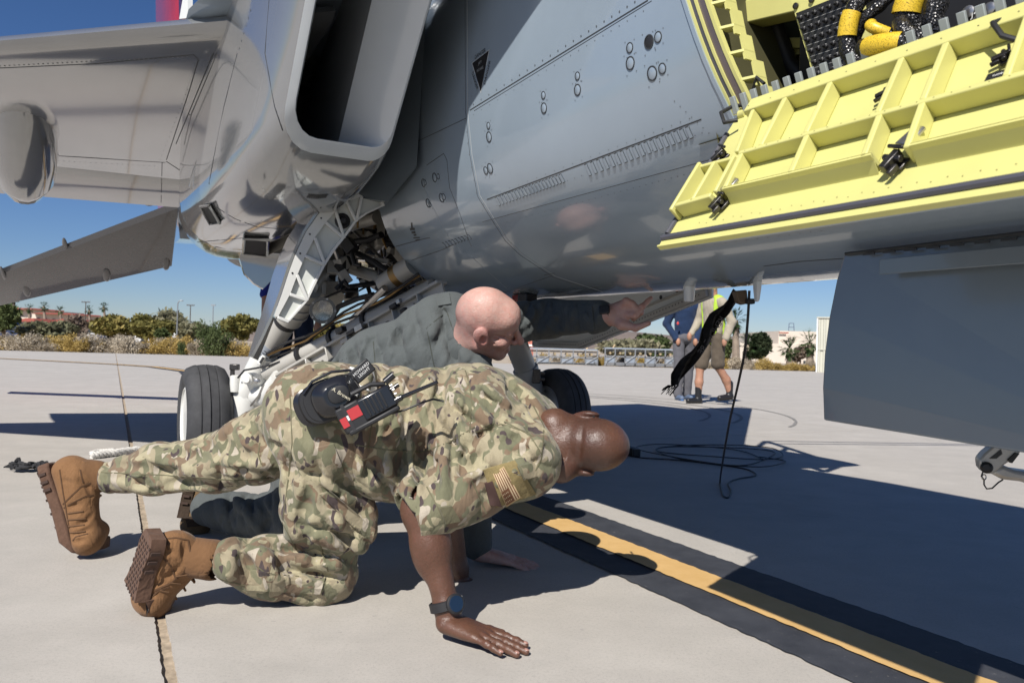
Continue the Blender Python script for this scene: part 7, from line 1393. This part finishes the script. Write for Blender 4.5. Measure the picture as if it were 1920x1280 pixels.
b = MB(); b.rings(secs); t = empty('warning_streamer', pp[0], 'black warning streamer hanging from the belly of the jet', 'streamer'); b.build('ribbon', STM, t)
b = MB()
for k in range(16): p = fine[-1]+np.array([rs_.uniform(-.018, .018), rs_.uniform(-.006, .006), 0]); b.tube([p, p+np.array([rs_.uniform(-.03, .0), 0, rs_.uniform(-.035, -.01)])], .0014, 5)
b.build('frayed_end', STM, t)
tr_ = nrm(PY(1300, 672, YS)-PY(1352, 590, YS)); r_d = -tr_; up_ = nrm(np.cross(np.array([0, -1., 0]), r_d))
for txt, s0 in (('REMOVE BE', .0),):
    m_ = PY(1333, 628, YS-.022); b = text_mb(txt, .026, m_, tr_, nrm(np.cross(np.array([0, -1., 0]), tr_)), .0); b.build('streamer_lettering', mat('faint_grey_print', (.075, .07, .07), .7), t, smooth=False)
# sensor box with a test lead hanging to the ground
t = empty('sensor_clamp', W(1.30, -.02, .86), 'small brown clamp box under the belly holding the test lead', 'clamp'); pc = PY(1391, 556, 2.34)
b = MB(); b.prism([PY(1378, 545, 2.34), PY(1401, 543, 2.34), PY(1403, 566, 2.34), PY(1396, 571, 2.34), PY(1385, 567, 2.34)], (0, .04, 0)); b.build('body', mat('clamp_brown', (.12, .085, .055), .5), t, bevel=.004); b = MB(); b.box(PY(1406, 565, 2.335), (.024, .03, .016)); b.build('plug', DRK, t, bevel=.003)
G_ = lambda px, py: PZ(px, py, .004)
lead = [PY(1405, 545, 2.33), PY(1402, 600, 2.33), PY(1396, 660, 2.36), PY(1384, 720, 2.5), PY(1368, 790, 2.8), PY(1356, 860, 3.2), G_(1350, 905), G_(1356, 928), G_(1366, 932), G_(1371, 920), G_(1366, 905), G_(1385, 897), G_(1410, 893), G_(1417, 888), G_(1395, 878), G_(1340, 870), G_(1270, 862), G_(1205, 858), G_(1175, 853)]
def spline(P, k=6):
    Q = []
    for i in range(len(P)-1):
        p0 = P[max(0, i-1)]; p1 = P[i]; p2 = P[i+1]; p3 = P[min(len(P)-1, i+2)]
        for t_ in np.arange(k)/k: Q.append(.5*((2*p1)+(-p0+p2)*t_+(2*p0-5*p1+4*p2-p3)*t_*t_+(-p0+3*p1-3*p2+p3)*t_**3))
    Q.append(P[-1]); return Q
Q = spline(lead)
for q in Q: q[2] = max(q[2], .004)
b = MB(); b.tube(Q, .0042, 8); tag(b.build('test_lead', DRK), 'long black test lead hanging from the belly down to the apron', 'cable')
rc = random.Random(4); P = []
for k in range(22):
    a = k*.95; cx_, cy_ = 1.25+.30*math.sin(k*.11), 5.05+.25*math.sin(k*.17); rx, ry = .42+.16*math.sin(k*.9), .38+.2*math.sin(k*.5); P.append(np.array([cx_+rx*math.cos(a), cy_+ry*math.sin(a), .006+.004*(k % 5)]))
b = MB(); b.tube(spline(P, 6), .0036, 6); tag(b.build('cable_coil', DRK), 'loose coil of black cable lying in the shade of the jet', 'cable')
t_ = empty('cable_connector', PZ(1178, 854), 'black cable plug at the end of the coiled cable beside the lowered bare head', 'connector')
for k in range(3): b = MB(); b.box(PZ(1178+k*7, 852+k*2)+[0, 0, .03], (.05, .08, .05)); b.build('plug', DRK, t_, bevel=.006)
# ropes on the apron
def rope(px0, px1, twist, r, m, name, label, cat):
    P = [PZ(*p, r) for p in px0]; Q = spline(P, 8); t = empty(name, P[0]*[1, 1, 0], label, cat); 
    for s_ in range(3):
        b = MB(); S_ = []
        for i, q in enumerate(Q): d = nrm(Q[min(i+1, len(Q)-1)]-Q[max(0, i-1)]); x_, y_, _ = frame(d); a = i*twist+s_*2.094; S_.append(q+(x_*math.cos(a)+y_*math.sin(a))*r*.52)
        b.tube(S_, r*.52, 7); b.build('strand', m, t)
ROPW = cloth('white_cotton_rope', (.62, .60, .56), 300, .6); ROPD = cloth('dark_grey_rope', (.030, .030, .032), 300, .6)
rope([(172, 853), (185, 852), (200, 850), (218, 848), (238, 845), (262, 842)], None, .55, .022, ROPW, 'white_rope', 'white twisted rope end lying behind the stretched-out leg', 'rope')
rope([(172, 850), (182, 847), (198, 846), (214, 845)], None, .85, .017, ROPW, 'white_rope', 'short doubled white rope strand lying behind the longer white rope', 'rope')
t = empty('dark_rope', PZ(45, 878), 'knotted dark grey rope end lying left of the upright brown boot', 'rope')
for k in range(9):
    P = []
    for j in range(9): a = rc.uniform(0, 6.28); fx = j/8; P.append(PZ(24+fx*64+rc.uniform(-3, 3), 876+rc.uniform(-3, 3), .02)+np.array([0, rc.uniform(-.02, .02), abs(rc.gauss(0, .014))*(1.6 if fx < .35 else .8)]))
    b = MB(); b.tube(spline(P, 4), .008, 6); b.build('strand', ROPD, t)
for k in range(4): p = PZ(22, 876, .02); b = MB(); b.tube([p+[.02, 0, .01*k], p+[-.01-.01*k, 0, .0]], .004, 5); b.build('loose_thread', ROPD, t)
# tow bar head at the right edge
ALU = mat('cast_aluminium', (.50, .49, .46), .42, .35, var=.12, vscale=25); YT = 1.62
def T(px, py, dy=0.0): return PY(px, py, YT+dy)
t = empty('tow_bar', T(1880, 890)*[1, 1, 0], 'cast metal tow bar head with black knob at the right picture edge', 'tow bar')
b = MB(); b.prism([T(1836, 862), T(1846, 850), T(1858, 840), T(1870, 830), T(1882, 824), T(1935, 826), T(1935, 834), T(1916, 846), T(1897, 862), T(1880, 874), T(1862, 888), T(1846, 888), T(1838, 878)], (.02, .05, 0)); b.build('cheek_plate', ALU, t, bevel=.006)
b = MB(); b.prism([T(1856, 886, .01), T(1880, 872, .01), T(1905, 882, .01), T(1960, 890, .01), T(1960, 918, .01), T(1915, 903, .01), T(1880, 899, .01)], (.02, .06, 0)); b.build('bar', ALU, t, bevel=.008)
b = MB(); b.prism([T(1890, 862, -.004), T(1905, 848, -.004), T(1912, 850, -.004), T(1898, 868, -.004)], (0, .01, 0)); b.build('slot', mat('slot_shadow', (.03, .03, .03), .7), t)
b = MB(); b.lathe(T(1850, 876, -.002), nrm(CAM-T(1850, 876)), [(.011, 0), (.012, .006), (.009, .010), (.009, .016), (.0065, .018), (.0065, .024)], 20); b.build('knob', DRK, t)
b = MB(); b.tube([T(1843, 884, -.01), T(1840, 892, -.01), T(1845, 899, -.01), T(1845, 908, -.01), T(1850, 916, -.01), T(1860, 915, -.01), T(1872, 904, -.01), T(1880, 899, 0)], .0016, 7); b.build('lanyard', DRK, t); b = MB(); b.tube([T(1845+4*math.cos(a), 894+5*math.sin(a), -.01) for a in np.linspace(0, 6.28, 14)], .0012, 6); b.build('ring', MET, t)
for k in range(4): a = T(1856+k*2.2, 858+k*1.2, -.001); b = MB(); b.box(a+_r*.012+_u*.008, (.030-.004*k, .0018, .0006), (nrm(_r*.75+_u*.62), nrm(_u*.75-_r*.62), -_f)); b.build('stamped_lettering', mat('stamp_dark', (.05, .05, .05), .6), t, smooth=False)
# boarding ladder hooked on the far side of the cockpit
LDM = mat('ladder_steel', (.45, .45, .44), .4, .5); t = empty('boarding_ladder', W(1.5, .9, 0), 'steel boarding ladder hooked on the far side of the cockpit', 'ladder')
pg = [np.array([1.892, 5.622, 0]), np.array([2.294, 6.363, 0]), np.array([1.91, 4.91, 0]), np.array([1.892, 4.499, 0])]
Lh = LIGHT/-LIGHT[2]
def up_to(g, z): return g-Lh*z
a0 = up_to(np.array([2.05, 6.15, 0]), 2.35); a1 = up_to(np.array([1.80, 5.62, 0]), 2.2); b0 = up_to(np.array([2.12, 4.90, 0]), 1.62); b1 = up_to(np.array([1.90, 4.62, 0]), 1.55)
for p, q in ((a0, b0), (a1, b1)): b = MB(); b.tube([p, q], .028, 8); b.build('rail', LDM, t)
for k in range(4): f_ = k/3; b = MB(); b.tube([a0+(b0-a0)*f_, a1+(b1-a1)*f_], .024, 8); b.build('rung', LDM, t)
for z0 in (0, .35): b = MB(); b.tube([a0+[0, 0, -z0*.5], a0+[2.2, .3, -z0*.2-.1]], .012, 6); b.build('stay', LDM, t)
